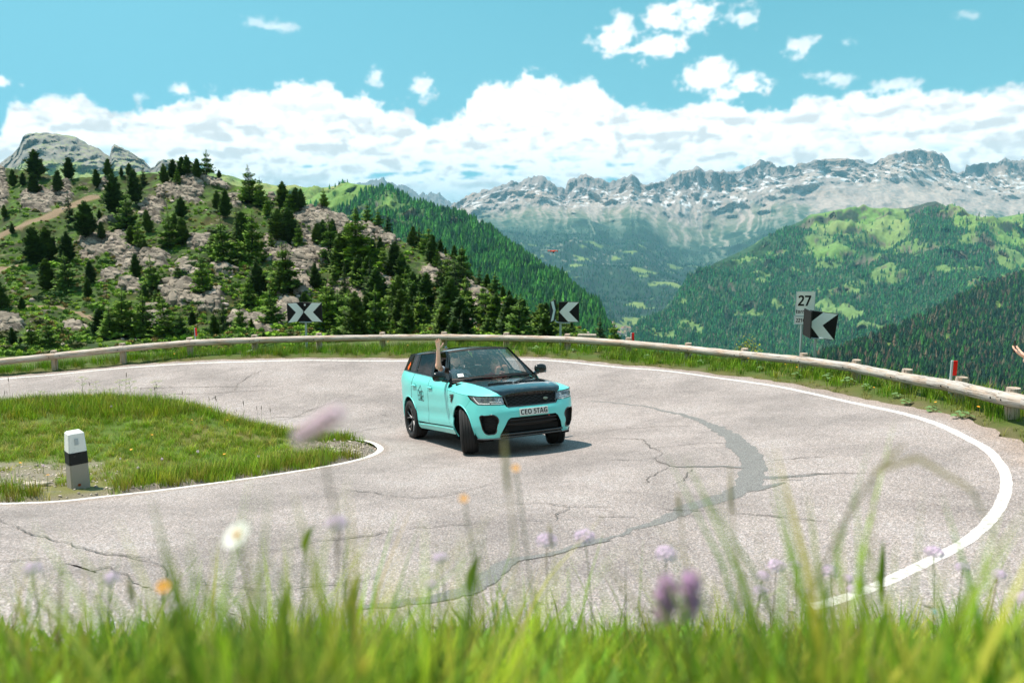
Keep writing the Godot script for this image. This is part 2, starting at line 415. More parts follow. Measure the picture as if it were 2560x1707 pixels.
# ---------------------------------------------------------------- far land: a sheet between outlines at their own distances
class Land:
	var nu := 0
	var nv := 0
	var p := PackedVector3Array()
	var n := PackedVector3Array()
	var c := PackedColorArray()
	func at(u: float, v: float) -> Vector3:
		var x := clampf(u, 0, 1) * nu; var y := clampf(v, 0, 1) * nv
		var i := mini(int(x), nu - 1); var j := mini(int(y), nv - 1)
		var a := p[j * (nu + 1) + i].lerp(p[j * (nu + 1) + i + 1], x - i)
		var b := p[(j + 1) * (nu + 1) + i].lerp(p[(j + 1) * (nu + 1) + i + 1], x - i)
		return a.lerp(b, y - j)
	func normal(u: float, v: float) -> Vector3:
		return n[clampi(roundi(v * nv), 0, nv) * (nu + 1) + clampi(roundi(u * nu), 0, nu)]
	func color(u: float, v: float) -> Color:
		return c[clampi(roundi(v * nv), 0, nv) * (nu + 1) + clampi(roundi(u * nu), 0, nu)]

func land(rows: Array, nu: int, nv: int, lift: Callable, tint: Callable, back := 0.15) -> Land:
	var l := Land.new()
	l.nu = nu; l.nv = nv
	var k: int = rows[0].size()
	var nr := rows.size()
	# even steps along the outline
	var s := PackedFloat32Array([0.0])
	for i in k - 1: s.append(s[i] + 1.0)
	for j in nv + 1:
		var v := float(j) / nv * (nr - 1)
		var r := mini(int(v), nr - 2)
		var f := v - r
		var ra: Array = rows[maxi(r - 1, 0)]; var rb: Array = rows[r]; var rc: Array = rows[r + 1]; var rd: Array = rows[mini(r + 2, nr - 1)]
		for i in nu + 1:
			var x := float(i) / nu * (k - 1)
			var q := mini(int(x), k - 2)
			var g := x - q
			var a: Vector3 = ra[q].lerp(ra[q + 1], g); var b: Vector3 = rb[q].lerp(rb[q + 1], g)
			var cc: Vector3 = rc[q].lerp(rc[q + 1], g); var d: Vector3 = rd[q].lerp(rd[q + 1], g)
			l.p.append(b.cubic_interpolate(cc, a, d, f))
	var flat := normals_of(l)
	for j in nv + 1:
		for i in nu + 1:
			var m := j * (nu + 1) + i
			l.p[m] += lift.call(l.p[m], float(i) / nu, float(j) / nv, flat[m])
	l.n = normals_of(l)
	for j in nv + 1:
		for i in nu + 1:
			var m := j * (nu + 1) + i
			l.c.append(tint.call(l.p[m], float(i) / nu, float(j) / nv, l.n[m]))
	return l

func normals_of(l: Land) -> PackedVector3Array:
	var n := PackedVector3Array()
	n.resize(l.p.size())
	var w := l.nu + 1
	for j in l.nv + 1:
		for i in w:
			var a := l.p[j * w + mini(i + 1, l.nu)] - l.p[j * w + maxi(i - 1, 0)]
			var b := l.p[mini(j + 1, l.nv) * w + i] - l.p[maxi(j - 1, 0) * w + i]
			var q := b.cross(a).normalized()
			n[j * w + i] = q if q.y >= 0 else -q
	return n

func land_mesh(l: Land, back: float) -> ArrayMesh:
	# the sheet itself, and behind its crest the far side, which falls away
	var v := l.p.duplicate(); var n := l.n.duplicate(); var c := l.c.duplicate()
	var t := PackedInt32Array()
	var w := l.nu + 1
	for j in l.nv:
		for i in l.nu:
			var a := j * w + i
			t.append_array([a, a + 1, a + w + 1, a, a + w + 1, a + w])
	var o := v.size()
	for i in w:
		var q := l.p[i]
		var out := Vector3(q.x, 0, q.z).normalized()
		var d := Vector2(q.x, q.z).length() * back
		v.append(q); v.append(q + out * d - Vector3(0, d * 0.7, 0))
		var m := (out * 0.6 + Vector3.UP * 0.8).normalized()
		n.append(m); n.append(m); c.append(l.c[i]); c.append(l.c[i])
	for i in l.nu:
		var a := o + i * 2
		t.append_array([a, a + 1, a + 3, a, a + 3, a + 2])
	# winding that agrees with the normals
	for k in range(0, t.size(), 3):
		var q := (v[t[k + 2]] - v[t[k]]).cross(v[t[k + 1]] - v[t[k]])
		if q.dot(n[t[k]]) < 0:
			var z := t[k + 1]; t[k + 1] = t[k + 2]; t[k + 2] = z
	var arr := []
	arr.resize(Mesh.ARRAY_MAX)
	arr[Mesh.ARRAY_VERTEX] = v; arr[Mesh.ARRAY_NORMAL] = n; arr[Mesh.ARRAY_INDEX] = t; arr[Mesh.ARRAY_COLOR] = c
	var m := ArrayMesh.new()
	m.add_surface_from_arrays(Mesh.PRIMITIVE_TRIANGLES, arr)
	return m

func far_tree(called: String, sides: int) -> ArrayMesh:
	# a small conifer: three ragged skirts, one metre tall
	var a := Acc.new()
	for k in 3:
		var y0 := 0.05 + k * 0.27; var y1 := y0 + 0.48; var r := 0.20 - k * 0.055
		for i in sides:
			var b0 := TAU * i / sides + k; var b1 := TAU * (i + 1) / sides + k
			var q := r * (0.8 + 0.4 * fmod(i * 0.618 + k * 0.31, 1.0))
			a.tri(Vector3(0, minf(y1, 1.0), 0), Vector3(cos(b1) * q, y0, sin(b1) * q), Vector3(cos(b0) * q, y0 + 0.04, sin(b0) * q))
	return a.mesh()

func copies(called: String, m: Mesh, mat: Material, where: Array, tints: Array) -> MultiMeshInstance3D:
	var mm := MultiMesh.new()
	mm.transform_format = MultiMesh.TRANSFORM_3D
	mm.use_colors = true
	mm.mesh = m
	mm.instance_count = where.size()
	for i in where.size():
		mm.set_instance_transform(i, where[i])
		mm.set_instance_color(i, tints[i])
	var o := MultiMeshInstance3D.new()
	o.name = called
	o.multimesh = mm
	o.material_override = mat
	o.set_meta("kind", "stuff")
	add_child(o, true)
	return o

func forest(called: String, label: String, l: Land, count: int, want: Callable, size: Vector2, hues: Array) -> void:
	var where := []; var tints := []
	for k in count:
		var u := rng.randf(); var v := rng.randf()
		var q := l.at(u, v)
		var r := rng.randf()
		var pick := rng.randf(); var tall := lerpf(size.x, size.y, rng.randf())
		if r > want.call(q, u, v, l.normal(u, v)): continue
		where.append(Transform3D(Basis(Vector3.UP, pick * TAU).scaled(Vector3(tall * 1.15, tall, tall * 1.15)), q - Vector3(0, tall * 0.06, 0)))
		var c: Color = hues[int(pick * 977) % hues.size()]
		c = c.lerp(hues[0], 0.4 * rng.randf()) * 1.75
		tints.append(c * (0.8 + 0.4 * rng.randf()))
	var o := copies(called, far_tree(called, 5), paint("far_trees", Color.WHITE, 0.9, 0.0, true), where, tints)
	tag(o, label, "forest")

func mountains() -> void:
	var ground_grain := noise_tex(0.03, 5, Color(0.72, 0.72, 0.72), Color(1, 1, 1), 512, 5)
	var far_mat := triplanar(paint("far_land", Color.WHITE, 0.95, 0.0, true), ground_grain, 900.0)
	# valley floor under everything
	var a := Acc.new()
	a.col = Color(0.36, 0.46, 0.27)
	a.grid(24, 24, func(u: float, v: float): return Vector3((u - 0.5) * 40000, -960, -19000 + (v - 0.5) * 38500))
	struct("valley_floor", a.mesh(), far_mat)

	# --- the pale limestone massif and the forest under it
	var big := noise(0.0007, 3, 3, true); var col_n := noise(0.0030, 4, 7, true); var fine := noise(0.008, 4, 9); var wide := noise(0.0006, 4, 12); var streaks := noise(1.0, 4, 15)
	var jags := noise(0.006, 4, 17, true)
	var massif_lift := func(p: Vector3, u: float, v: float, n: Vector3) -> Vector3:
		var rock := smoothstep(0.60, 0.36, v)
		var out := Vector3(-p.x, 0, -p.z).normalized()
		# pillars and gullies in the walls, broad spurs lower down
		var pil := col_n.get_noise_3d(p.x, p.y * 0.06, p.z * 0.5)
		var spur := big.get_noise_3d(p.x, p.y * 0.10, p.z * 0.7)
		var f := fine.get_noise_3dv(p)
		var edge := smoothstep(0.0, 0.05, v)
		var wall := smoothstep(0.46, 0.22, v)
		var d := out * (pil * 150.0 * wall + spur * 240.0 + f * 14.0) * rock * lerpf(0.3, 1.0, edge)
		d.y += rock * (f * 9.0 + (jags.get_noise_3d(p.x, 0.0, p.z) * 26.0 + 6.0) * smoothstep(0.10, 0.0, v) + pil * lerpf(34.0, 10.0, edge) * wall + spur * 30.0 * edge)
		d += (out * 0.5 + Vector3.UP) * (1.0 - rock) * (spur * 60.0 + wide.get_noise_3dv(p) * 90.0 + f * 5.0) * smoothstep(1.0, 0.85, v)
		return d
	var massif_tint := func(p: Vector3, u: float, v: float, n: Vector3) -> Color:
		var f := fine.get_noise_3dv(p); var b := wide.get_noise_3dv(p * 2.0)
		var pil := col_n.get_noise_3d(p.x, p.y * 0.06, p.z * 0.5)
		var run := streaks.get_noise_2d(u * 62.0 + b * 0.8, v * 2.6)      # what has run down the slope
		var c := Color(0.63, 0.575, 0.55).lerp(Color(0.70, 0.595, 0.52), clampf(b * 1.4 + 0.15, 0, 1)).lerp(Color(0.43, 0.41, 0.405), clampf(0.30 - pil * 0.8 + f * 0.5, 0, 1) * 0.7)
		var pale := Color(0.78, 0.705, 0.65)
		# rubble and bare slabs under the walls; on the right the whole plateau is bare
		var low := v + f * 0.05 + b * 0.05
		c = c.lerp(pale, smoothstep(0.17, 0.25, low + smoothstep(0.55, 0.75, u) * 0.06) * (0.25 + 0.4 * smoothstep(-0.2, 0.3, run) + 0.3 * smoothstep(0.55, 0.75, u)))
		c = c.lerp(Color(0.55, 0.53, 0.51), smoothstep(0.05, 0.35, f + b * 0.4) * smoothstep(0.2, 0.28, v) * 0.6)
		c = c.lerp(Color(0.96, 0.95, 0.95), smoothstep(0.30, 0.40, streaks.get_noise_2d(u * 40.0 + 7.0, v * 22.0) + f * 0.2) * smoothstep(0.10, 0.16, v) * smoothstep(0.36, 0.28, v))
		var right := smoothstep(0.56, 0.72, u)
		var meadow := smoothstep(0.34, 0.50, low - right * 0.16 + smoothstep(0.1, -0.2, run) * 0.06)
		var scree := smoothstep(0.18, 0.36, run + f * 0.10) * smoothstep(0.55, 0.42, v - maxf(run, 0.0) * 0.1)
		c = c.lerp(Color(0.43, 0.47, 0.35).lerp(Color(0.17, 0.30, 0.22), smoothstep(0.36, 0.50, low)), meadow * 0.85)
		c = c.lerp(pale, scree * smoothstep(0.2, 0.3, v) * (0.12 + 0.5 * exp(-pow((u - 0.52) / 0.07, 2.0)) + 0.4 * exp(-pow((u - 0.27) / 0.05, 2.0))))
		var wood := smoothstep(0.45, 0.54, low + b * 0.10 - maxf(run, 0.0) * 0.12 - right * 0.10)
		c = c.lerp(Color(0.10, 0.21, 0.17).lerp(Color(0.15, 0.28, 0.19), clampf(f * 2.0 + 0.4, 0, 1)), wood)
		c = c.lerp(Color(0.60, 0.55, 0.50), smoothstep(0.40, 0.52, f + b * 0.6) * smoothstep(0.52, 0.6, v) * smoothstep(0.74, 0.68, v) * 0.8)
		var clear := smoothstep(0.34, 0.42, wide.get_noise_3dv(p * 3.4 + Vector3(900, 0, 0)) + f * 0.08 + smoothstep(0.86, 1.0, v) * 0.40)
		c = c.lerp(Color(0.50, 0.58, 0.30), clear * smoothstep(0.55, 0.62, v))
		return c
	var massif := land([[Vector3(-1400, -7, -12000), Vector3(-1140, 44, -12000), Vector3(-945, 134, -12000), Vector3(-762, 252, -12200), Vector3(-569, 339, -12300), Vector3(-340, 408, -12400), Vector3(-173, 453, -12400), Vector3(-7, 523, -12500), Vector3(127, 516, -12500), Vector3(261, 576, -12500), Vector3(395, 635, -12500), Vector3(530, 556, -12500), Vector3(698, 444, -12500), Vector3(820, 404, -12500), Vector3(866, 527, -12600), Vector3(973, 587, -12600), Vector3(1141, 627, -12600), Vector3(1277, 593, -12600), Vector3(1413, 554, -12600), Vector3(1527, 505, -12700), Vector3(1730, 592, -12700), Vector3(1865, 625, -12700), Vector3(1947, 612, -12700), Vector3(2074, 464, -12700), Vector3(2243, 525, -12700), Vector3(2358, 531, -12700), Vector3(2479, 605, -12700), Vector3(2612, 685, -12700), Vector3(2770, 704, -12800), Vector3(2912, 751, -12800), Vector3(3044, 710, -12800), Vector3(3250, 697, -12800), Vector3(3552, 689, -12900), Vector3(3722, 743, -12900), Vector3(3907, 837, -13000), Vector3(4003, 878, -13000), Vector3(4129, 858, -13000), Vector3(4172, 771, -12800), Vector3(4377, 771, -12800), Vector3(4613, 831, -12800), Vector3(4885, 865, -12800), Vector3(5226, 878, -12800), Vector3(5467, 865, -12800), Vector3(5641, 818, -12800), Vector3(5741, 851, -12800), Vector3(5907, 925, -12800), Vector3(6107, 992, -12800), Vector3(6310, 1025, -12800), Vector3(6584, 1012, -12800), Vector3(6760, 951, -12800), Vector3(6869, 871, -12800), Vector3(6917, 704, -12800), Vector3(7024, 663, -12800), Vector3(7020, 673, -12600), Vector3(7039, 765, -12600), Vector3(7170, 805, -12600), Vector3(7318, 812, -12600), Vector3(7473, 812, -12600), Vector3(7635, 877, -12600), Vector3(7772, 858, -12600), Vector3(7922, 838, -12600), Vector3(8576, 891, -12600), Vector3(9328, 792, -12600)],
		[Vector3(-1367, -101, -11700), Vector3(-1116, -29, -11729), Vector3(-926, 24, -11750), Vector3(-739, 100, -11810), Vector3(-550, 167, -11870), Vector3(-328, 226, -11940), Vector3(-168, 269, -11994), Vector3(-6, 313, -12050), Vector3(123, 309, -12050), Vector3(253, 305, -12050), Vector3(383, 301, -12050), Vector3(513, 272, -12062), Vector3(677, 224, -12083), Vector3(795, 190, -12098), Vector3(835, 194, -12108), Vector3(942, 225, -12140), Vector3(1109, 275, -12190), Vector3(1243, 279, -12215), Vector3(1377, 272, -12235), Vector3(1477, 266, -12250), Vector3(1679, 298, -12280), Vector3(1813, 320, -12300), Vector3(1893, 317, -12300), Vector3(2012, 312, -12300), Vector3(2178, 305, -12304), Vector3(2294, 300, -12318), Vector3(2416, 294, -12333), Vector3(2553, 288, -12350), Vector3(2686, 265, -12350), Vector3(2827, 243, -12351), Vector3(2957, 261, -12370), Vector3(3164, 289, -12400), Vector3(3429, 316, -12400), Vector3(3603, 363, -12430), Vector3(3768, 425, -12476), Vector3(3866, 458, -12496), Vector3(3975, 469, -12460), Vector3(4065, 477, -12430), Vector3(4253, 506, -12400), Vector3(4484, 551, -12400), Vector3(4747, 604, -12400), Vector3(5078, 617, -12400), Vector3(5311, 617, -12400), Vector3(5477, 617, -12400), Vector3(5581, 634, -12412), Vector3(5755, 662, -12433), Vector3(5967, 690, -12462), Vector3(6185, 707, -12500), Vector3(6445, 644, -12476), Vector3(6608, 605, -12462), Vector3(6705, 581, -12453), Vector3(6738, 573, -12450), Vector3(6804, 542, -12383), Vector3(6873, 509, -12312), Vector3(6890, 501, -12294), Vector3(6996, 477, -12246), Vector3(7136, 471, -12237), Vector3(7282, 465, -12227), Vector3(7441, 458, -12217), Vector3(7567, 452, -12209), Vector3(7707, 446, -12200), Vector3(8316, 444, -12153), Vector3(8995, 442, -12100)],
		[Vector3(-1207, -282, -10300), Vector3(-988, -220, -10357), Vector3(-822, -173, -10400), Vector3(-655, -165, -10430), Vector3(-487, -157, -10460), Vector3(-290, -148, -10495), Vector3(-148, -152, -10500), Vector3(-6, -158, -10500), Vector3(108, -163, -10500), Vector3(222, -168, -10500), Vector3(336, -174, -10500), Vector3(449, -167, -10500), Vector3(591, -155, -10500), Vector3(694, -146, -10500), Vector3(728, -143, -10500), Vector3(818, -135, -10500), Vector3(961, -145, -10500), Vector3(1075, -166, -10500), Vector3(1189, -187, -10500), Vector3(1274, -203, -10500), Vector3(1444, -167, -10500), Vector3(1558, -143, -10500), Vector3(1625, -128, -10500), Vector3(1722, -163, -10460), Vector3(1849, -273, -10360), Vector3(1935, -343, -10300), Vector3(2037, -393, -10300), Vector3(2151, -449, -10300), Vector3(2264, -458, -10300), Vector3(2382, -468, -10300), Vector3(2488, -477, -10300), Vector3(2665, -437, -10338), Vector3(2901, -383, -10388), Vector3(3048, -336, -10415), Vector3(3183, -285, -10438), Vector3(3265, -254, -10452), Vector3(3370, -214, -10470), Vector3(3459, -180, -10485), Vector3(3642, -122, -10530), Vector3(3863, -63, -10600), Vector3(4119, 5, -10680), Vector3(4422, 34, -10720), Vector3(4632, 44, -10738), Vector3(4782, 51, -10750), Vector3(4872, 55, -10758), Vector3(5022, 63, -10770), Vector3(5203, 71, -10785), Vector3(5385, 80, -10800), Vector3(5602, 66, -10768), Vector3(5738, 57, -10748), Vector3(5819, 52, -10737), Vector3(5846, 51, -10733), Vector3(5927, 45, -10721), Vector3(6013, 40, -10708), Vector3(6034, 39, -10705), Vector3(6141, 32, -10689), Vector3(6259, 24, -10671), Vector3(6381, 16, -10653), Vector3(6513, 8, -10633), Vector3(6619, 1, -10617), Vector3(6735, -6, -10600), Vector3(7296, -6, -10600), Vector3(7926, -6, -10600)],
		[Vector3(-804, -555, -6800), Vector3(-655, -555, -6800), Vector3(-543, -555, -6800), Vector3(-432, -555, -6800), Vector3(-320, -555, -6800), Vector3(-190, -555, -6800), Vector3(-97, -555, -6800), Vector3(-4, -555, -6800), Vector3(71, -555, -6800), Vector3(145, -560, -6785), Vector3(218, -566, -6765), Vector3(292, -571, -6745), Vector3(383, -578, -6720), Vector3(448, -583, -6702), Vector3(469, -585, -6696), Vector3(527, -590, -6680), Vector3(616, -596, -6655), Vector3(687, -602, -6635), Vector3(758, -607, -6615), Vector3(810, -611, -6600), Vector3(915, -620, -6570), Vector3(984, -625, -6550), Vector3(1025, -628, -6538), Vector3(1087, -633, -6520), Vector3(1172, -639, -6495), Vector3(1230, -644, -6478), Vector3(1290, -648, -6460), Vector3(1357, -653, -6440), Vector3(1424, -658, -6420), Vector3(1494, -663, -6402), Vector3(1569, -650, -6440), Vector3(1690, -629, -6500), Vector3(1853, -601, -6580), Vector3(1957, -582, -6630), Vector3(2054, -565, -6676), Vector3(2113, -555, -6704), Vector3(2190, -541, -6740), Vector3(2254, -530, -6770), Vector3(2377, -517, -6804), Vector3(2510, -514, -6813), Vector3(2663, -511, -6824), Vector3(2854, -507, -6837), Vector3(2989, -505, -6846), Vector3(3085, -503, -6853), Vector3(3143, -501, -6857), Vector3(3240, -499, -6863), Vector3(3356, -497, -6871), Vector3(3472, -495, -6879), Vector3(3628, -491, -6889), Vector3(3725, -489, -6896), Vector3(3784, -488, -6900), Vector3(3803, -488, -6901), Vector3(3862, -487, -6905), Vector3(3924, -485, -6909), Vector3(3940, -485, -6911), Vector3(4018, -483, -6916), Vector3(4105, -482, -6922), Vector3(4195, -480, -6928), Vector3(4294, -478, -6934), Vector3(4372, -476, -6939), Vector3(4459, -474, -6945), Vector3(4848, -466, -6971), Vector3(5287, -457, -7000)],
		[Vector3(-480, -727, -4000), Vector3(-391, -727, -4000), Vector3(-324, -727, -4000), Vector3(-258, -727, -4000), Vector3(-191, -727, -4000), Vector3(-113, -727, -4000), Vector3(-58, -727, -4000), Vector3(-2, -727, -4000), Vector3(42, -727, -4000), Vector3(87, -722, -4000), Vector3(131, -715, -4000), Vector3(175, -708, -4000), Vector3(231, -700, -4000), Vector3(271, -694, -4000), Vector3(284, -692, -4000), Vector3(319, -686, -4000), Vector3(375, -678, -4000), Vector3(419, -671, -4000), Vector3(463, -664, -4000), Vector3(496, -659, -4000), Vector3(561, -667, -3985), Vector3(604, -672, -3975), Vector3(629, -675, -3969), Vector3(668, -680, -3960), Vector3(721, -686, -3948), Vector3(756, -690, -3939), Vector3(794, -694, -3930), Vector3(836, -699, -3920), Vector3(877, -704, -3910), Vector3(921, -709, -3900), Vector3(963, -707, -3906), Vector3(1031, -704, -3916), Vector3(1121, -699, -3928), Vector3(1178, -697, -3936), Vector3(1230, -694, -3943), Vector3(1262, -693, -3948), Vector3(1303, -691, -3953), Vector3(1337, -689, -3958), Vector3(1406, -686, -3967), Vector3(1487, -682, -3978), Vector3(1580, -678, -3991), Vector3(1697, -672, -4006), Vector3(1779, -668, -4017), Vector3(1838, -665, -4025), Vector3(1873, -664, -4030), Vector3(1933, -661, -4038), Vector3(2004, -657, -4047), Vector3(2076, -654, -4056), Vector3(2172, -649, -4069), Vector3(2232, -646, -4077), Vector3(2268, -645, -4081), Vector3(2280, -644, -4083), Vector3(2317, -642, -4088), Vector3(2355, -640, -4092), Vector3(2365, -640, -4094), Vector3(2414, -638, -4100), Vector3(2467, -635, -4107), Vector3(2524, -632, -4114), Vector3(2585, -629, -4122), Vector3(2634, -627, -4128), Vector3(2689, -624, -4135), Vector3(2933, -612, -4166), Vector3(3210, -598, -4200)]], 640, 210, massif_lift, massif_tint)
	struct("limestone_mountain", land_mesh(massif, 0.15), far_mat)
	forest("valley_forest", "blue-green conifer forest filling the far slopes below the pale limestone mountain", massif, 52000,
		func(p: Vector3, u: float, v: float, n: Vector3): return (smoothstep(0.46, 0.56, v) * smoothstep(0.40, 0.28, massif.color(u, v).r)) if u < 0.78 else 0.0, Vector2(17, 30), [Color(0.075, 0.17, 0.13), Color(0.11, 0.22, 0.14), Color(0.14, 0.25, 0.15), Color(0.08, 0.15, 0.13), Color(0.22, 0.23, 0.18)])

	# --- the far jagged ridge in the gap
	var jag := noise(0.004, 5, 41, true)
	var fr := land([[Vector3(-3513, 516, -16500), Vector3(-3065, 656, -16500), Vector3(-2816, 682, -16500), Vector3(-2710, 699, -16500), Vector3(-2620, 734, -16500), Vector3(-2568, 682, -16500), Vector3(-2445, 664, -16500), Vector3(-2313, 612, -16500), Vector3(-2181, 568, -16500), Vector3(-2049, 507, -16500), Vector3(-1961, 481, -16500), Vector3(-1900, 429, -16500), Vector3(-1811, 446, -16500), Vector3(-1696, 429, -16500), Vector3(-1562, 455, -16500), Vector3(-1456, 411, -16500), Vector3(-1342, 333, -16500), Vector3(-1165, 236, -16500), Vector3(-854, 184, -16500)],
		[Vector3(-3311, 156, -15500), Vector3(-2891, 208, -15500), Vector3(-2657, 213, -15500), Vector3(-2557, 218, -15500), Vector3(-2473, 232, -15500), Vector3(-2423, 205, -15500), Vector3(-2307, 193, -15500), Vector3(-2182, 164, -15500), Vector3(-2057, 140, -15500), Vector3(-1932, 107, -15500), Vector3(-1849, 91, -15500), Vector3(-1791, 65, -15500), Vector3(-1707, 70, -15500), Vector3(-1598, 58, -15500), Vector3(-1473, 67, -15500), Vector3(-1373, 43, -15500), Vector3(-1264, 2, -15500), Vector3(-1097, -49, -15500), Vector3(-805, -84, -15500)],
		[Vector3(-3107, -164, -14500), Vector3(-2716, -190, -14500), Vector3(-2496, -204, -14500), Vector3(-2402, -210, -14500), Vector3(-2324, -215, -14500), Vector3(-2277, -219, -14500), Vector3(-2167, -226, -14500), Vector3(-2050, -234, -14500), Vector3(-1932, -241, -14500), Vector3(-1814, -249, -14500), Vector3(-1736, -254, -14500), Vector3(-1681, -258, -14500), Vector3(-1603, -263, -14500), Vector3(-1500, -270, -14500), Vector3(-1383, -278, -14500), Vector3(-1289, -284, -14500), Vector3(-1187, -291, -14500), Vector3(-1029, -301, -14500), Vector3(-755, -319, -14500)]], 160, 30, func(p: Vector3, u: float, v: float, n: Vector3): return Vector3(0, jag.get_noise_3d(p.x, p.y * 0.3, p.z) * 90.0 * smoothstep(0.5, 0.0, v) + 20.0, 0),
		func(p: Vector3, u: float, v: float, n: Vector3): return Color(0.52, 0.50, 0.50).lerp(Color(0.40, 0.42, 0.40), v))
	struct("distant_jagged_ridge", land_mesh(fr, 0.1), far_mat)

	# --- the flat-topped rock on the left
	var mes := noise(0.004, 5, 51, true); var mf := noise(0.02, 4, 52)
	var mesa := land([[Vector3(-3188, 251, -4700), Vector3(-3009, 276, -4700), Vector3(-2897, 324, -4650), Vector3(-2813, 356, -4600), Vector3(-2781, 390, -4600), Vector3(-2751, 449, -4600), Vector3(-2725, 466, -4600), Vector3(-2631, 471, -4600), Vector3(-2483, 452, -4550), Vector3(-2423, 440, -4550), Vector3(-2340, 400, -4500), Vector3(-2282, 377, -4500), Vector3(-2248, 349, -4500), Vector3(-2223, 332, -4500), Vector3(-2197, 380, -4480), Vector3(-2182, 396, -4480), Vector3(-2135, 374, -4470), Vector3(-2080, 349, -4450), Vector3(-1989, 304, -4400), Vector3(-1955, 263, -4400), Vector3(-1913, 267, -4350), Vector3(-1893, 292, -4350), Vector3(-1840, 302, -4300), Vector3(-1760, 297, -4300), Vector3(-1673, 278, -4250), Vector3(-1599, 242, -4200), Vector3(-1503, 213, -4150)],
		[Vector3(-3019, 211, -4447), Vector3(-2840, 226, -4431), Vector3(-2744, 257, -4396), Vector3(-2675, 278, -4365), Vector3(-2644, 299, -4362), Vector3(-2615, 337, -4360), Vector3(-2590, 348, -4357), Vector3(-2496, 350, -4348), Vector3(-2360, 338, -4310), Vector3(-2300, 330, -4304), Vector3(-2227, 305, -4271), Vector3(-2168, 290, -4265), Vector3(-2134, 271, -4262), Vector3(-2108, 261, -4259), Vector3(-2088, 291, -4247), Vector3(-2073, 302, -4246), Vector3(-2029, 288, -4236), Vector3(-1977, 272, -4221), Vector3(-1896, 243, -4187), Vector3(-1860, 216, -4183), Vector3(-1829, 219, -4154), Vector3(-1810, 235, -4152), Vector3(-1767, 242, -4122), Vector3(-1687, 239, -4114), Vector3(-1608, 227, -4080), Vector3(-1542, 204, -4047), Vector3(-1455, 185, -4012)],
		[Vector3(-2914, 178, -4289), Vector3(-2735, 185, -4262), Vector3(-2650, 200, -4238), Vector3(-2591, 210, -4218), Vector3(-2560, 221, -4213), Vector3(-2533, 239, -4210), Vector3(-2508, 244, -4206), Vector3(-2414, 245, -4191), Vector3(-2285, 238, -4160), Vector3(-2225, 234, -4150), Vector3(-2158, 222, -4128), Vector3(-2099, 214, -4119), Vector3(-2064, 205, -4113), Vector3(-2038, 200, -4109), Vector3(-2022, 215, -4102), Vector3(-2007, 220, -4099), Vector3(-1964, 213, -4090), Vector3(-1914, 205, -4077), Vector3(-1839, 190, -4053), Vector3(-1802, 177, -4047), Vector3(-1778, 179, -4032), Vector3(-1759, 186, -4029), Vector3(-1723, 190, -4011), Vector3(-1642, 188, -3998), Vector3(-1569, 182, -3974), Vector3(-1508, 170, -3952), Vector3(-1424, 161, -3926)],
		[Vector3(-2823, 147, -4150), Vector3(-2644, 146, -4114), Vector3(-2568, 146, -4099), Vector3(-2517, 145, -4089), Vector3(-2487, 145, -4083), Vector3(-2462, 145, -4078), Vector3(-2437, 145, -4073), Vector3(-2343, 144, -4053), Vector3(-2220, 143, -4028), Vector3(-2159, 143, -4015), Vector3(-2099, 142, -4003), Vector3(-2038, 142, -3990), Vector3(-2002, 141, -3982), Vector3(-1976, 141, -3977), Vector3(-1964, 141, -3974), Vector3(-1950, 141, -3971), Vector3(-1907, 141, -3962), Vector3(-1860, 140, -3952), Vector3(-1789, 140, -3936), Vector3(-1752, 139, -3928), Vector3(-1733, 139, -3924), Vector3(-1714, 139, -3920), Vector3(-1684, 139, -3914), Vector3(-1603, 138, -3896), Vector3(-1534, 138, -3881), Vector3(-1477, 137, -3868), Vector3(-1398, 137, -3850)]], 260, 70, func(p: Vector3, u: float, v: float, n: Vector3):
		var out := Vector3(-p.x, 0, -p.z).normalized()
		return out * (mes.get_noise_3d(p.x, p.y * 0.25, p.z) * 75.0 + mf.get_noise_3dv(p) * 9.0) * smoothstep(0.0, 0.1, v) + Vector3(0, mf.get_noise_3dv(p) * 5.0 + mes.get_noise_3d(p.x, p.y * 2.0, p.z) * 14.0 * smoothstep(0.0, 0.15, v), 0),
		func(p: Vector3, u: float, v: float, n: Vector3):
		var f := mf.get_noise_3dv(p); var b := mes.get_noise_3d(p.x * 0.5, p.y * 2.5, p.z * 0.5)
		var band := sin(p.y * 0.075 + f * 2.0) * 0.5 + 0.5
		var c := Color(0.55, 0.53, 0.50).lerp(Color(0.66, 0.62, 0.56), clampf(b + band * 0.5, 0, 1)).lerp(Color(0.40, 0.41, 0.42), clampf(f + 0.25, 0, 1) * 0.6)
		var grass := smoothstep(0.52, 0.70, v + f * 0.16 + b * 0.16 + 0.3 * smoothstep(0.16, 0.0, u)) + smoothstep(0.90, 0.97, n.y + f * 0.06) * 0.6
		return c.lerp(Color(0.56, 0.63, 0.34), clampf(grass, 0, 1)))
	struct("flat_topped_rock_mountain", land_mesh(mesa, 0.12), far_mat)

	# --- the green ridge in the middle distance, forest on its lower end
	var rb := noise(0.0042, 5, 61, true); var rf := noise(0.03, 4, 62); var rw := noise(0.0035, 3, 63)
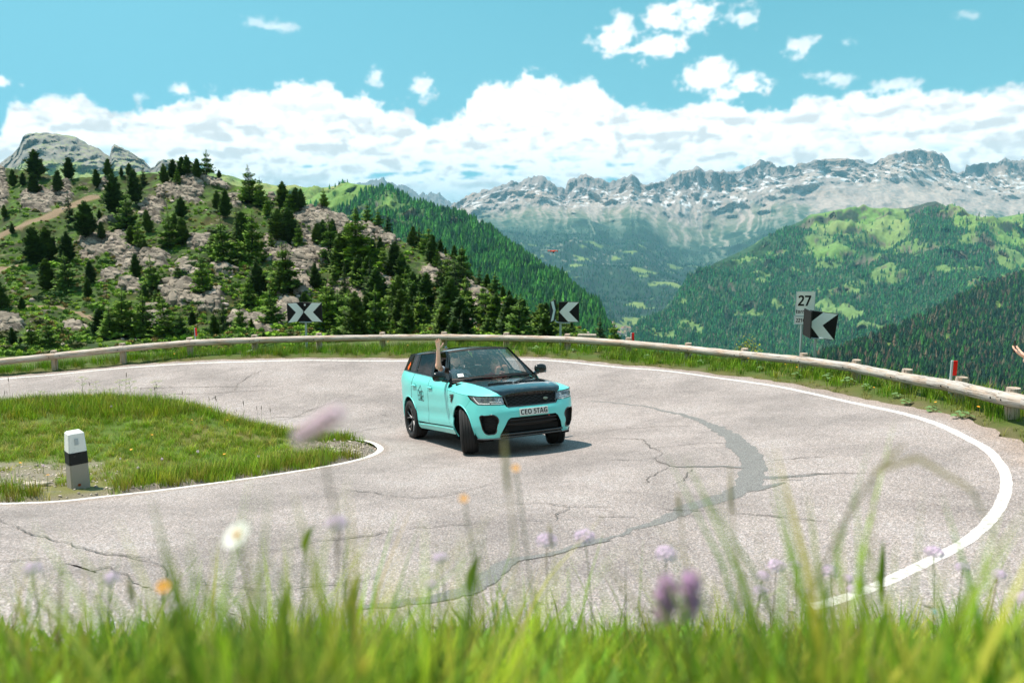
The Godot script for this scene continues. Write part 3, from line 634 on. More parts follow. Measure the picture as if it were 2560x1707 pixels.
	var ridge := land([[Vector3(-1502, 171, -3200), Vector3(-1118, 163, -3000), Vector3(-958, 132, -2900), Vector3(-806, 107, -2800), Vector3(-705, 94, -2700), Vector3(-595, 95, -2600), Vector3(-505, 103, -2500), Vector3(-411, 91, -2350), Vector3(-326, 68, -2200), Vector3(-250, 38, -2050), Vector3(-185, 18, -1950), Vector3(-116, 2, -1850), Vector3(-63, -20, -1750), Vector3(-23, -47, -1650), Vector3(20, -74, -1550), Vector3(59, -99, -1450), Vector3(92, -114, -1350), Vector3(114, -132, -1270), Vector3(135, -151, -1200), Vector3(146, -172, -1150), Vector3(154, -202, -1110)],
		[Vector3(-1350, 112, -2870), Vector3(-997, 94, -2667), Vector3(-852, 69, -2570), Vector3(-704, 39, -2437), Vector3(-610, 24, -2329), Vector3(-509, 15, -2212), Vector3(-427, 14, -2104), Vector3(-348, 1, -1975), Vector3(-276, -17, -1845), Vector3(-210, -38, -1716), Vector3(-155, -54, -1620), Vector3(-97, -68, -1536), Vector3(-52, -84, -1455), Vector3(-20, -101, -1377), Vector3(17, -119, -1296), Vector3(50, -133, -1219), Vector3(78, -141, -1142), Vector3(98, -150, -1086), Vector3(117, -161, -1037), Vector3(127, -172, -1003), Vector3(135, -190, -975)],
		[Vector3(-1197, 63, -2540), Vector3(-876, 36, -2335), Vector3(-744, 18, -2240), Vector3(-601, -13, -2074), Vector3(-515, -29, -1958), Vector3(-421, -42, -1824), Vector3(-348, -49, -1708), Vector3(-283, -62, -1599), Vector3(-224, -75, -1490), Vector3(-170, -88, -1382), Vector3(-124, -98, -1290), Vector3(-78, -111, -1222), Vector3(-42, -122, -1160), Vector3(-16, -131, -1104), Vector3(14, -141, -1042), Vector3(40, -148, -988), Vector3(64, -152, -934), Vector3(82, -157, -903), Vector3(99, -161, -875), Vector3(109, -167, -855), Vector3(117, -175, -839)],
		[Vector3(-1039, 22, -2200), Vector3(-750, -9, -1992), Vector3(-633, -21, -1900), Vector3(-494, -50, -1700), Vector3(-416, -64, -1575), Vector3(-331, -77, -1425), Vector3(-267, -85, -1300), Vector3(-216, -96, -1212), Vector3(-170, -104, -1125), Vector3(-129, -110, -1038), Vector3(-92, -114, -950), Vector3(-58, -125, -899), Vector3(-31, -132, -856), Vector3(-12, -137, -822), Vector3(10, -142, -780), Vector3(31, -145, -750), Vector3(50, -147, -720), Vector3(65, -150, -714), Vector3(81, -152, -707), Vector3(90, -154, -703), Vector3(97, -155, -700)]], 420, 150, func(p: Vector3, u: float, v: float, n: Vector3):
		var k := smoothstep(0.0, 0.10, v)
		return Vector3(0, (rb.get_noise_3dv(p) * 26.0 + rf.get_noise_3dv(p) * 1.5) * k, 0) + Vector3(-p.x, 0, -p.z).normalized() * rb.get_noise_3d(p.x, p.y * 0.3, p.z) * 45.0 * k,
		func(p: Vector3, u: float, v: float, n: Vector3):
		var f := rf.get_noise_3dv(p); var b := rw.get_noise_3dv(p)
		var c := Color(0.47, 0.61, 0.27).lerp(Color(0.64, 0.63, 0.36), clampf(b * 1.3 + 0.3 + f * 0.5, 0, 1)).lerp(Color(0.36, 0.51, 0.23), clampf(f + 0.1, 0, 1))
		var wood := smoothstep(0.34, 0.46, u + v * 0.22 + b * 0.12 + f * 0.08)
		c = c.lerp(Color(0.24, 0.39, 0.19), wood)
		c = c.lerp(Color(0.56, 0.55, 0.52), smoothstep(0.56, 0.70, 1.0 - n.y + f * 0.12) * wood)
		return c)
	struct("green_ridge", land_mesh(ridge, 0.25), triplanar(paint("ridge_land", Color.WHITE, 0.95, 0.0, true), ground_grain, 240.0))
	forest("ridge_forest", "dense conifer forest on the lower end of the green ridge", ridge, 26000,
		func(p: Vector3, u: float, v: float, n: Vector3): return smoothstep(0.34, 0.50, u + v * 0.22 + rw.get_noise_3dv(p) * 0.2) * smoothstep(0.30, 0.48, n.y) * (1.0 if rw.get_noise_3dv(p * 2.3 + Vector3(50, 0, 0)) < 0.42 else 0.1), Vector2(11, 24),
		[Color(0.10, 0.21, 0.11), Color(0.14, 0.27, 0.12), Color(0.20, 0.34, 0.13), Color(0.09, 0.18, 0.12), Color(0.17, 0.31, 0.13)])

	# --- the green mountain on the right
	var gb := noise(0.0019, 5, 71, true); var gf := noise(0.014, 4, 72); var gw := noise(0.0016, 4, 73)
	var gm := land([[Vector3(482, -507, -3300), Vector3(625, -450, -3500), Vector3(800, -356, -3800), Vector3(927, -294, -4000), Vector3(1062, -240, -4200), Vector3(1282, -191, -4500), Vector3(1489, -116, -4700), Vector3(1622, -67, -4800), Vector3(1733, -34, -4900), Vector3(1874, 16, -5000), Vector3(2034, 48, -5000), Vector3(2181, 58, -5000), Vector3(2283, 52, -4900), Vector3(2340, 53, -4800), Vector3(2366, 67, -4700), Vector3(2364, 83, -4600), Vector3(2413, 90, -4600), Vector3(2424, 60, -4500), Vector3(2430, 42, -4400), Vector3(2447, 16, -4300), Vector3(2460, -5, -4200), Vector3(2653, -3, -4400), Vector3(2804, 12, -4500), Vector3(2920, 22, -4600), Vector3(3171, -52, -4600), Vector3(3557, -151, -4600)],
		[Vector3(445, -512, -3042), Vector3(566, -482, -3160), Vector3(707, -433, -3341), Vector3(807, -403, -3461), Vector3(913, -380, -3582), Vector3(1081, -364, -3763), Vector3(1238, -328, -3874), Vector3(1340, -304, -3927), Vector3(1423, -289, -3983), Vector3(1529, -265, -4036), Vector3(1654, -247, -4022), Vector3(1768, -240, -4008), Vector3(1857, -238, -3941), Vector3(1912, -232, -3878), Vector3(1942, -219, -3815), Vector3(1950, -205, -3752), Vector3(1991, -201, -3752), Vector3(2009, -213, -3689), Vector3(2025, -218, -3626), Vector3(2049, -228, -3563), Vector3(2071, -235, -3499), Vector3(2209, -241, -3626), Vector3(2323, -236, -3689), Vector3(2407, -234, -3752), Vector3(2612, -273, -3752), Vector3(2925, -325, -3752)],
		[Vector3(413, -517, -2818), Vector3(515, -505, -2865), Vector3(626, -489, -2943), Vector3(703, -480, -2994), Vector3(782, -474, -3046), Vector3(905, -475, -3124), Vector3(1019, -461, -3159), Vector3(1093, -451, -3172), Vector3(1151, -445, -3189), Vector3(1226, -436, -3202), Vector3(1320, -425, -3175), Vector3(1405, -419, -3149), Vector3(1482, -413, -3111), Vector3(1535, -407, -3080), Vector3(1570, -398, -3049), Vector3(1586, -390, -3018), Vector3(1620, -387, -3018), Vector3(1644, -389, -2986), Vector3(1668, -388, -2955), Vector3(1699, -389, -2924), Vector3(1730, -389, -2893), Vector3(1819, -395, -2955), Vector3(1900, -395, -2986), Vector3(1956, -396, -3018), Vector3(2121, -409, -3018), Vector3(2373, -427, -3018)],
		[Vector3(382, -517, -2600), Vector3(465, -519, -2577), Vector3(547, -521, -2554), Vector3(600, -522, -2538), Vector3(653, -523, -2523), Vector3(731, -525, -2500), Vector3(802, -517, -2460), Vector3(847, -511, -2433), Vector3(881, -507, -2413), Vector3(924, -501, -2387), Vector3(987, -493, -2347), Vector3(1043, -485, -2310), Vector3(1109, -481, -2300), Vector3(1160, -480, -2300), Vector3(1198, -478, -2300), Vector3(1224, -478, -2300), Vector3(1249, -477, -2300), Vector3(1281, -476, -2300), Vector3(1313, -474, -2300), Vector3(1352, -473, -2300), Vector3(1390, -472, -2300), Vector3(1431, -470, -2300), Vector3(1479, -469, -2300), Vector3(1508, -468, -2300), Vector3(1633, -464, -2300), Vector3(1824, -457, -2300)]], 460, 180, func(p: Vector3, u: float, v: float, n: Vector3):
		var k := smoothstep(0.0, 0.08, v)
		return Vector3(0, (gb.get_noise_3dv(p) * 70.0 + gf.get_noise_3dv(p) * 3.0) * k, 0) + Vector3(-p.x, 0, -p.z).normalized() * gb.get_noise_3d(p.x, p.y * 0.4, p.z) * 85.0 * k,
		func(p: Vector3, u: float, v: float, n: Vector3):
		var f := gf.get_noise_3dv(p); var b := gw.get_noise_3dv(p)
		var meadow := Color(0.45, 0.60, 0.29).lerp(Color(0.56, 0.63, 0.37), clampf(b + 0.4 + f * 0.5, 0, 1))
		var c := meadow
		var wood := maxf(smoothstep(-0.02, 0.10, v * 1.25 - 0.24 + b * 0.36 + f * 0.12), smoothstep(0.37, 0.31, u + b * 0.06)) * (1.0 - smoothstep(0.33, 0.37, u) * smoothstep(0.60, 0.54, u + v * 0.2) * smoothstep(0.32, 0.22, v + b * 0.12 + f * 0.06))
		c = c.lerp(Color(0.18, 0.33, 0.21).lerp(Color(0.24, 0.38, 0.23), clampf(f * 2.0 + 0.4, 0, 1)), wood)
		var clear := smoothstep(0.16, 0.36, gw.get_noise_3d(p.x * 2.1 + 300, p.y * 3.0, p.z * 2.1) + f * 0.16) * smoothstep(0.95, 0.75, v)
		c = c.lerp(Color(0.47, 0.59, 0.33), clear * wood * 0.95)
		# the dark crag near the top, and scars
		var crag := smoothstep(0.10, 0.05, absf(u - 0.585 - v * 0.25)) * smoothstep(0.30, 0.16, v) * smoothstep(-0.25, 0.05, f + gb.get_noise_3dv(p * 2.0) * 0.6 + 0.15)
		c = c.lerp(Color(0.22, 0.25, 0.25), clampf(crag, 0, 1) * 0.85)
		c = c.lerp(Color(0.55, 0.50, 0.46), smoothstep(0.50, 0.62, 1.0 - n.y + f * 0.14) * 0.8)
		return c)
	struct("green_mountain", land_mesh(gm, 0.2), triplanar(paint("green_land", Color.WHITE, 0.95, 0.0, true), ground_grain, 420.0))
	forest("mountain_forest", "dark conifer woods with clearings on the green mountain to the right", gm, 60000,
		func(p: Vector3, u: float, v: float, n: Vector3): return maxf(0.05, smoothstep(0.46, 0.34, gm.color(u, v).r)) * smoothstep(0.02, 0.16, v + gw.get_noise_3dv(p) * 0.1), Vector2(15, 27),
		[Color(0.10, 0.23, 0.16), Color(0.13, 0.27, 0.17), Color(0.18, 0.32, 0.17), Color(0.09, 0.20, 0.16), Color(0.26, 0.27, 0.22)])

	# --- the near forested slope at the lower right
	var hb := noise(0.006, 4, 81); var hf := noise(0.05, 4, 82)
	var ns := land([[Vector3(188, -184, -720), Vector3(235, -191, -800), Vector3(294, -197, -900), Vector3(359, -202, -1000), Vector3(431, -207, -1100), Vector3(483, -209, -1170), Vector3(579, -214, -1300), Vector3(724, -220, -1500), Vector3(884, -219, -1700), Vector3(1096, -202, -1950), Vector3(1236, -192, -2100), Vector3(1383, -181, -2250), Vector3(1542, -170, -2400), Vector3(1804, -134, -2600), Vector3(2165, -92, -2800)],
		[Vector3(174, -177, -667), Vector3(212, -183, -721), Vector3(258, -189, -788), Vector3(308, -196, -855), Vector3(363, -203, -922), Vector3(402, -207, -969), Vector3(473, -215, -1056), Vector3(579, -228, -1190), Vector3(694, -237, -1324), Vector3(846, -242, -1491), Vector3(946, -245, -1592), Vector3(1051, -248, -1692), Vector3(1164, -251, -1793), Vector3(1352, -244, -1927), Vector3(1613, -235, -2061)],
		[Vector3(161, -169, -614), Vector3(189, -173, -642), Vector3(222, -177, -676), Vector3(257, -182, -710), Vector3(294, -187, -744), Vector3(320, -191, -767), Vector3(366, -198, -812), Vector3(431, -209, -880), Vector3(501, -219, -948), Vector3(591, -229, -1033), Vector3(650, -236, -1084), Vector3(712, -243, -1135), Vector3(778, -250, -1186), Vector3(890, -255, -1254), Vector3(1048, -260, -1322)],
		[Vector3(147, -160, -560), Vector3(166, -160, -560), Vector3(185, -160, -560), Vector3(203, -160, -560), Vector3(222, -160, -560), Vector3(235, -160, -560), Vector3(254, -160, -560), Vector3(276, -160, -560), Vector3(298, -160, -560), Vector3(324, -160, -560), Vector3(339, -160, -560), Vector3(355, -160, -560), Vector3(372, -160, -560), Vector3(403, -160, -560), Vector3(450, -160, -560)]], 240, 110, func(p: Vector3, u: float, v: float, n: Vector3): return Vector3(0, hb.get_noise_3dv(p) * 26.0 * smoothstep(0.0, 0.1, v) + hf.get_noise_3dv(p) * 1.5, 0),
		func(p: Vector3, u: float, v: float, n: Vector3): return Color(0.24, 0.36, 0.17).lerp(Color(0.48, 0.58, 0.26), smoothstep(0.30, 0.42, hb.get_noise_3dv(p * 1.7 + Vector3(70, 0, 0)) + hf.get_noise_3dv(p) * 0.15)))
	struct("forested_slope", land_mesh(ns, 0.25), triplanar(paint("slope_land", Color.WHITE, 0.95, 0.0, true), ground_grain, 160.0))
	forest("slope_forest", "shade-tinted spruce forest on the near slope beyond the right end of the guard rail", ns, 26000,
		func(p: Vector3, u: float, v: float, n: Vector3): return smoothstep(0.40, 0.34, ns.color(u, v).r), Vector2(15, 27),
		[Color(0.06, 0.145, 0.10), Color(0.09, 0.19, 0.11), Color(0.14, 0.26, 0.11), Color(0.055, 0.125, 0.10), Color(0.26, 0.22, 0.18)])  # hues darkened so the trees carry a cloud's shade in their colour
	village(massif)

func house_parts(o: Node3D, w: float, d: float, h: float, wall: Color, roof: Color) -> void:
	var a := Acc.new()
	a.box(Vector3(0, h / 2, 0), Vector3(w, h, d))
	a.tri(Vector3(-w / 2, h, d / 2), Vector3(0, h + w * 0.3, d / 2), Vector3(w / 2, h, d / 2))
	a.tri(Vector3(-w / 2, h, -d / 2), Vector3(w / 2, h, -d / 2), Vector3(0, h + w * 0.3, -d / 2))
	put(o, "wall", a.mesh(), paint("wall" + wall.to_html(), wall, 0.9))
	a = Acc.new()
	for s in [-1.0, 1.0]:
		var q := Vector3(s * w * 0.6, h - w * 0.06 + 0.15, 0); var r := Vector3(0, h + w * 0.3 + 0.15, 0); var e := Vector3(0, 0, d / 2 + 0.9); var up := Vector3(0, 0.35, 0)
		a.quad(q - e + up, q + e + up, r + e + up, r - e + up)
		a.quad(q - e, r - e, r + e, q + e)
		a.quad(q - e, q + e, q + e + up, q - e + up)
		a.quad(q + e, r + e, r + e + up, q + e + up)
		a.quad(q - e, q - e + up, r - e + up, r - e)
	put(o, "roof", a.mesh(), paint("roof" + roof.to_html(), roof, 0.9))

func village(l: Land) -> void:
	var spots: Array = [Vector3(600, -654, -4900), Vector3(607, -659, -4850), Vector3(630, -654, -4900), Vector3(628, -662, -4800), Vector3(678, -662, -4800), Vector3(701, -659, -4850), Vector3(713, -660, -4820), Vector3(686, -668, -4760), Vector3(693, -670, -4700), Vector3(720, -665, -4760), Vector3(716, -672, -4700), Vector3(666, -669, -4750), Vector3(719, -673, -4650), Vector3(694, -675, -4650), Vector3(675, -675, -4680), Vector3(730, -676, -4620), Vector3(700, -681, -4620), Vector3(592, -686, -4500), Vector3(614, -686, -4530), Vector3(624, -686, -4480), Vector3(647, -684, -4520), Vector3(657, -688, -4480), Vector3(677, -684, -4500), Vector3(688, -688, -4460), Vector3(710, -685, -4490), Vector3(719, -689, -4450), Vector3(738, -686, -4480), Vector3(762, -684, -4520), Vector3(785, -684, -4550), Vector3(805, -681, -4580), Vector3(740, -691, -4430), Vector3(765, -688, -4460), Vector3(703, -693, -4380), Vector3(810, -684, -4520), Vector3(738, -682, -4540), Vector3(833, -681, -4580)]
	var walls := [Color(0.90, 0.87, 0.82), Color(0.80, 0.76, 0.70), Color(0.86, 0.80, 0.74)]
	var roofs := [Color(0.52, 0.36, 0.33), Color(0.45, 0.42, 0.42), Color(0.60, 0.46, 0.42), Color(0.38, 0.33, 0.32)]
	for i in spots.size():
		var q: Vector3 = spots[i]
		var best := 1e12; var y := q.y
		for m in range(int(0.72 * l.nv) * (l.nu + 1), l.p.size()):
			var d := Vector2(l.p[m].x - q.x, l.p[m].z - q.z).length_squared()
			if d < best:
				best = d; y = l.p[m].y
		q.y = y
		var o := thing("house", "small pale house with a pitched roof in the village on the valley floor", "house", Transform3D(Basis(Vector3.UP, rng.randf_range(-0.6, 0.6) + (PI / 2 if i % 3 == 0 else 0.0)), q - Vector3(0, 3, 0)), "houses of the village in the valley")
		var w := rng.randf_range(12, 18)
		house_parts(o, w, w * rng.randf_range(1.0, 1.6), rng.randf_range(14, 18), walls[i % 3], roofs[(i * 7) % 4])

# ---------------------------------------------------------------- the rocky hill across the gully
func hill() -> void:
	var rows := [[Vector3(-161.8, 13.7, -205), Vector3(-143.6, 12.9, -202.5), Vector3(-125.9, 12, -200), Vector3(-117.7, 11.1, -197), Vector3(-107.3, 9, -195), Vector3(-95.8, 9.6, -193), Vector3(-87, 10.1, -192), Vector3(-79, 10.3, -190), Vector3(-70.1, 9.3, -188), Vector3(-63.5, 7.3, -186), Vector3(-57, 5.3, -184), Vector3(-50.3, 3.6, -181), Vector3(-43.8, 1.8, -178), Vector3(-37.4, -0.1, -175), Vector3(-30.3, -1.9, -172), Vector3(-24.2, -4.2, -168), Vector3(-19.4, -6.3, -165), Vector3(-14.6, -8.3, -161), Vector3(-9.9, -9.8, -157), Vector3(-5.5, -12.4, -152), Vector3(-1.3, -14.8, -147), Vector3(1.9, -16.6, -143), Vector3(5.7, -17.9, -139), Vector3(9.9, -18.9, -134), Vector3(14.5, -20, -128), Vector3(19.2, -21.1, -122)],
		[Vector3(-134, -2.5, -167.7), Vector3(-119.3, -2.9, -166), Vector3(-104.7, -3.2, -164.4), Vector3(-98.2, -3.6, -162.3), Vector3(-89.7, -4.7, -161), Vector3(-80.2, -4.3, -159.7), Vector3(-73, -4, -159), Vector3(-66.3, -3.7, -157.7), Vector3(-59, -4.2, -156.3), Vector3(-53.5, -5.3, -155), Vector3(-48.1, -6.4, -153.6), Vector3(-42.6, -7.2, -151.6), Vector3(-37.2, -8.1, -149.6), Vector3(-31.9, -9.1, -147.6), Vector3(-25.9, -10, -145.6), Vector3(-20.8, -11.1, -142.9), Vector3(-16.7, -12.3, -140.9), Vector3(-12.6, -13.3, -138.2), Vector3(-8.6, -14, -135.6), Vector3(-4.8, -15.4, -132.2), Vector3(-1.1, -16.7, -128.8), Vector3(1.7, -17.6, -126.2), Vector3(5.1, -18.3, -123.5), Vector3(8.9, -18.8, -120.1), Vector3(13.1, -19.4, -116.1), Vector3(17.7, -20, -112.1)],
		[Vector3(-105.6, -13, -130.4), Vector3(-94.3, -13, -129.6), Vector3(-83.1, -13.1, -128.7), Vector3(-78.2, -13.2, -127.7), Vector3(-71.6, -13.6, -127), Vector3(-64.2, -13.3, -126.3), Vector3(-58.5, -13.2, -126), Vector3(-53.4, -13, -125.3), Vector3(-47.6, -13.2, -124.6), Vector3(-43.3, -13.5, -124), Vector3(-39, -13.9, -123.3), Vector3(-34.7, -14.2, -122.3), Vector3(-30.4, -14.5, -121.2), Vector3(-26.2, -14.8, -120.2), Vector3(-21.4, -15.2, -119.2), Vector3(-17.3, -15.5, -117.8), Vector3(-13.9, -16, -116.8), Vector3(-10.6, -16.3, -115.5), Vector3(-7.3, -16.6, -114.1), Vector3(-4.1, -17.1, -112.4), Vector3(-1, -17.5, -110.7), Vector3(1.5, -17.9, -109.3), Vector3(4.4, -18.1, -108), Vector3(7.9, -18.3, -106.3), Vector3(11.8, -18.5, -104.2), Vector3(16.1, -18.7, -102.2)],
		[Vector3(-75.5, -17.3, -92), Vector3(-67.8, -17.3, -92), Vector3(-60.2, -17.3, -92), Vector3(-57.1, -17.3, -92), Vector3(-52.5, -17.3, -92), Vector3(-47.4, -17.3, -92), Vector3(-43.3, -17.3, -92), Vector3(-39.7, -17.3, -92), Vector3(-35.6, -17.3, -92), Vector3(-32.5, -17.3, -92), Vector3(-29.5, -17.3, -92), Vector3(-26.4, -17.3, -92), Vector3(-23.3, -17.3, -92), Vector3(-20.3, -17.3, -92), Vector3(-16.7, -17.3, -92), Vector3(-13.6, -17.3, -92), Vector3(-11.1, -17.3, -92), Vector3(-8.5, -17.3, -92), Vector3(-5.9, -17.3, -92), Vector3(-3.4, -17.3, -92), Vector3(-0.8, -17.3, -92), Vector3(1.2, -17.3, -92), Vector3(3.8, -17.3, -92), Vector3(6.9, -17.3, -92), Vector3(10.4, -17.3, -92), Vector3(14.5, -17.3, -92)]]
	var rocks := [[0.0835, 0.131, 0.0109, 0.105], [0.1324, 0.177, 0.0223, 0.079], [0.1558, 0.139, 0.0106, 0.053], [0.1619, 0.053, 0.0058, 0.044], [0.2007, 0.056, 0.0096, 0.035], [0.2989, 0.110, 0.0158, 0.070], [0.2724, 0.117, 0.0268, 0.044], [0.3235, 0.028, 0.0271, 0.035], [0.1872, 0.378, 0.0158, 0.088], [0.2051, 0.358, 0.0211, 0.114], [0.2192, 0.449, 0.0226, 0.097], [0.2016, 0.543, 0.0097, 0.053], [0.2544, 0.192, 0.0160, 0.097], [0.2523, 0.462, 0.0253, 0.053], [0.2980, 0.476, 0.0213, 0.053], [0.3085, 0.377, 0.0207, 0.053], [0.2945, 0.541, 0.0216, 0.044], [0.2874, 0.637, 0.0258, 0.062], [0.3173, 0.656, 0.0324, 0.053], [0.2564, 0.724, 0.0161, 0.062], [0.2262, 0.602, 0.0216, 0.035], [0.3610, 0.123, 0.0188, 0.053], [0.4219, 0.022, 0.0141, 0.044], [0.4782, 0.090, 0.0328, 0.105], [0.5133, 0.065, 0.0266, 0.088], [0.4290, 0.334, 0.0281, 0.088], [0.4594, 0.376, 0.0305, 0.097], [0.4969, 0.295, 0.0211, 0.070], [0.4571, 0.539, 0.0211, 0.053], [0.4407, 0.659, 0.0258, 0.097], [0.3985, 0.763, 0.0398, 0.062], [0.3727, 0.736, 0.0281, 0.053], [0.3352, 0.502, 0.0224, 0.044], [0.5324, 0.499, 0.0251, 0.062], [0.0917, 0.808, 0.0232, 0.053], [0.1675, 0.814, 0.0100, 0.035], [0.5464, 0.082, 0.0206, 0.097], [0.4685, 0.244, 0.0258, 0.113], [0.4873, 0.068, 0.0281, 0.113], [0.4638, 0.372, 0.0258, 0.100], [0.5361, 0.485, 0.0248, 0.113], [0.5744, 0.439, 0.0206, 0.100], [0.5542, 0.546, 0.0191, 0.088], [0.6958, 0.030, 0.0309, 0.075], [0.7042, 0.147, 0.0394, 0.113], [0.7380, 0.218, 0.0309, 0.100], [0.6705, 0.194, 0.0281, 0.075], [0.4521, 0.484, 0.0211, 0.100], [0.5673, 0.015, 0.0136, 0.050], [0.5861, 0.069, 0.0141, 0.050], [0.5177, 0.027, 0.0176, 0.075], [0.7464, 0.414, 0.0225, 0.075], [0.7352, 0.606, 0.0169, 0.050]]
	var path := PackedVector2Array([Vector2(0.0744, 0.368), Vector2(0.0800, 0.355), Vector2(0.1105, 0.328), Vector2(0.1402, 0.266), Vector2(0.1590, 0.201), Vector2(0.1731, 0.155), Vector2(0.1844, 0.131), Vector2(0.1984, 0.112)]); var path2 := PackedVector2Array([Vector2(0.0744, 0.560), Vector2(0.0800, 0.539), Vector2(0.0941, 0.525), Vector2(0.1058, 0.518)]); var path3 := PackedVector2Array([Vector2(0.0894, 0.696), Vector2(0.1230, 0.703), Vector2(0.1465, 0.699), Vector2(0.1675, 0.712), Vector2(0.1872, 0.742), Vector2(0.2086, 0.784), Vector2(0.2332, 0.826), Vector2(0.2544, 0.850)])
	var roll := noise(0.03, 4, 101); var crack := noise(0.16, 4, 103, true); var grit := noise(0.5, 3, 104); var heath := noise(0.075, 4, 105); var cell := noise(0.22, 2, 106)
	cell.noise_type = FastNoiseLite.TYPE_CELLULAR; cell.cellular_return_type = FastNoiseLite.RETURN_DISTANCE2_SUB
	var rocky := func(p: Vector3, u: float, v: float) -> float:
		var best := 0.0
		for r in rocks:
			var du: float = (u - r[0]) / r[2]; var dv: float = (v - r[1]) / r[3]
			if absf(du) < 1.8 and absf(dv) < 1.8:
				best = maxf(best, 1.35 - Vector2(du, dv).length())
		return best + roll.get_noise_3dv(p * 2.3) * 0.55 + crack.get_noise_3dv(p * 0.5) * 0.28 - 0.46
	var worn := func(u: float, v: float) -> float:
		var d := 9.0
		for l in [path, path2, path3]:
			var q := Vector2(u, v)
			for i in l.size() - 1:
				var c := Geometry2D.get_closest_point_to_segment(q, l[i], l[i + 1])
				d = minf(d, Vector2((q.x - c.x) * 1.9, q.y - c.y).length() / (0.011 if l != path3 else 0.006))
		return smoothstep(1.15, 0.75, d)
	var lift := func(p: Vector3, u: float, v: float, n: Vector3) -> Vector3:
		var k: float = rocky.call(p, u, v)
		var m := smoothstep(0.0, 0.28, k)
		var d := n * (m * (0.7 + 0.9 * crack.get_noise_3d(p.x * 0.8, p.y * 1.3, p.z * 0.8) + 0.7 * (cell.get_noise_3dv(p) + 0.5)))
		d.y += roll.get_noise_3dv(p) * 2.2 * smoothstep(0.0, 0.06, v) + grit.get_noise_3dv(p) * (0.12 + 0.16 * m) + heath.get_noise_3dv(p * 2.0) * 0.5 * (1.0 - m)
		return d
	var tint := func(p: Vector3, u: float, v: float, n: Vector3) -> Color:
		var k: float = rocky.call(p, u, v)
		var f := grit.get_noise_3dv(p); var b := heath.get_noise_3dv(p); var cr := crack.get_noise_3d(p.x * 0.8, p.y * 1.3, p.z * 0.8)
		var lush := Color(0.32, 0.45, 0.08).lerp(Color(0.21, 0.31, 0.06), clampf(f * 1.4 + 0.4, 0, 1))
		var dry := Color(0.31, 0.35, 0.08); var red := Color(0.28, 0.20, 0.11)
		var c := lush.lerp(dry, smoothstep(0.0, 0.45, b + f * 0.4 + (u - 0.4) * 0.4))
		c = c.lerp(red, smoothstep(0.18, 0.42, roll.get_noise_3dv(p * 4.0 + Vector3(31, 0, 0)) + f * 0.3) * 0.4)
		var stone := Color(0.66, 0.60, 0.56).lerp(Color(0.76, 0.70, 0.65), clampf(cr + 0.3, 0, 1)).lerp(Color(0.45, 0.41, 0.38), clampf(f * 1.2 + 0.1, 0, 1) * 0.7).lerp(Color(0.30, 0.27, 0.25), smoothstep(0.10, 0.45, crack.get_noise_3d(p.x * 2.0 + p.y, p.y * 2.6, p.z * 2.0 - p.y)) * 0.75)
		var m := smoothstep(0.02, 0.14, k + f * 0.16)
		# stones loose in the turf
		m = maxf(m, smoothstep(0.50, 0.58, grit.get_noise_3dv(p * 0.55 + Vector3(77, 0, 0)) + k * 0.25 + 0.10))
		c *= 0.86 + 0.75 * smoothstep(-0.35, 0.45, heath.get_noise_3dv(p * 3.1 + Vector3(5, 9, 2))) * 0.45
		c = c.lerp(stone, m)
		c = c.lerp(Color(0.66, 0.56, 0.46), worn.call(u, v))
		return c
	var l := land(rows, 620, 300, lift, tint)
	var grain := noise_tex(0.05, 5, Color(0.50, 0.52, 0.46), Color(1.0, 1.0, 1.0), 512, 8)
	var m := triplanar(paint("hill", Color.WHITE, 0.95, 0.0, true), grain, 5.0)
	struct("rocky_hill", land_mesh(l, 0.3), m)
	# low shrubs and tussocks
	var tuft := Acc.new()
	for k in 26:
		var a := k * 2.4; var r := sqrt(k / 26.0) * 0.5
		var q := Vector3(cos(a) * r, 0.25 + 0.3 * (1.0 - r * 1.6), sin(a) * r)
		var s := 0.16
		var e := Vector3(cos(a * 1.7), 0.3, sin(a * 1.7)) * s; var w := Vector3(-sin(a * 2.3), 0.8, cos(a * 2.3)) * s
		tuft.tri(q - e - w * 0.4, q + e - w * 0.4, q + w)
		tuft.tri(Vector3(q.x, 0, q.z) - e * 0.4, q + e, q - e)
	var where := []; var tints := []
	for k in 17000:
		var u := rng.randf(); var v := sqrt(rng.randf_range(0.0004, 0.98))
		var p := l.at(u, v)
		var g: float = rocky.call(p, u, v)
		var b := heath.get_noise_3dv(p * 0.8 + Vector3(9, 0, 0))
		if g > 0.16 or b < -0.42 + 0.3 * rng.randf() - v * 0.12 or worn.call(u, v) > 0.2: continue
		var s := rng.randf_range(0.3, 0.85)
		where.append(Transform3D(Basis(Vector3.UP, rng.randf() * TAU).scaled(Vector3(s, s * rng.randf_range(0.5, 1.5), s)), p - Vector3(0, 0.05, 0)))
		tints.append([Color(0.46, 0.60, 0.14), Color(0.36, 0.49, 0.14), Color(0.55, 0.66, 0.16), Color(0.30, 0.40, 0.14), Color(0.48, 0.42, 0.20)][rng.randi() % 5])
	for k in 1300:
		var u := rng.randf(); var v := sqrt(rng.randf_range(0.0004, 0.98))
		var p := l.at(u, v)
		var g: float = rocky.call(p, u, v)
		if g > 0.22 or rng.randf() > 0.35 + 1.2 * heath.get_noise_3dv(p * 1.4 + Vector3(40, 0, 0)) + v * 0.3 + u * 0.25 or worn.call(u, v) > 0.1: continue
		var s := rng.randf_range(0.9, 1.9)
		where.append(Transform3D(Basis(Vector3.UP, rng.randf() * TAU).scaled(Vector3(s * rng.randf_range(1.0, 1.6), s * rng.randf_range(0.6, 1.1), s)), p - Vector3(0, 0.1, 0)))
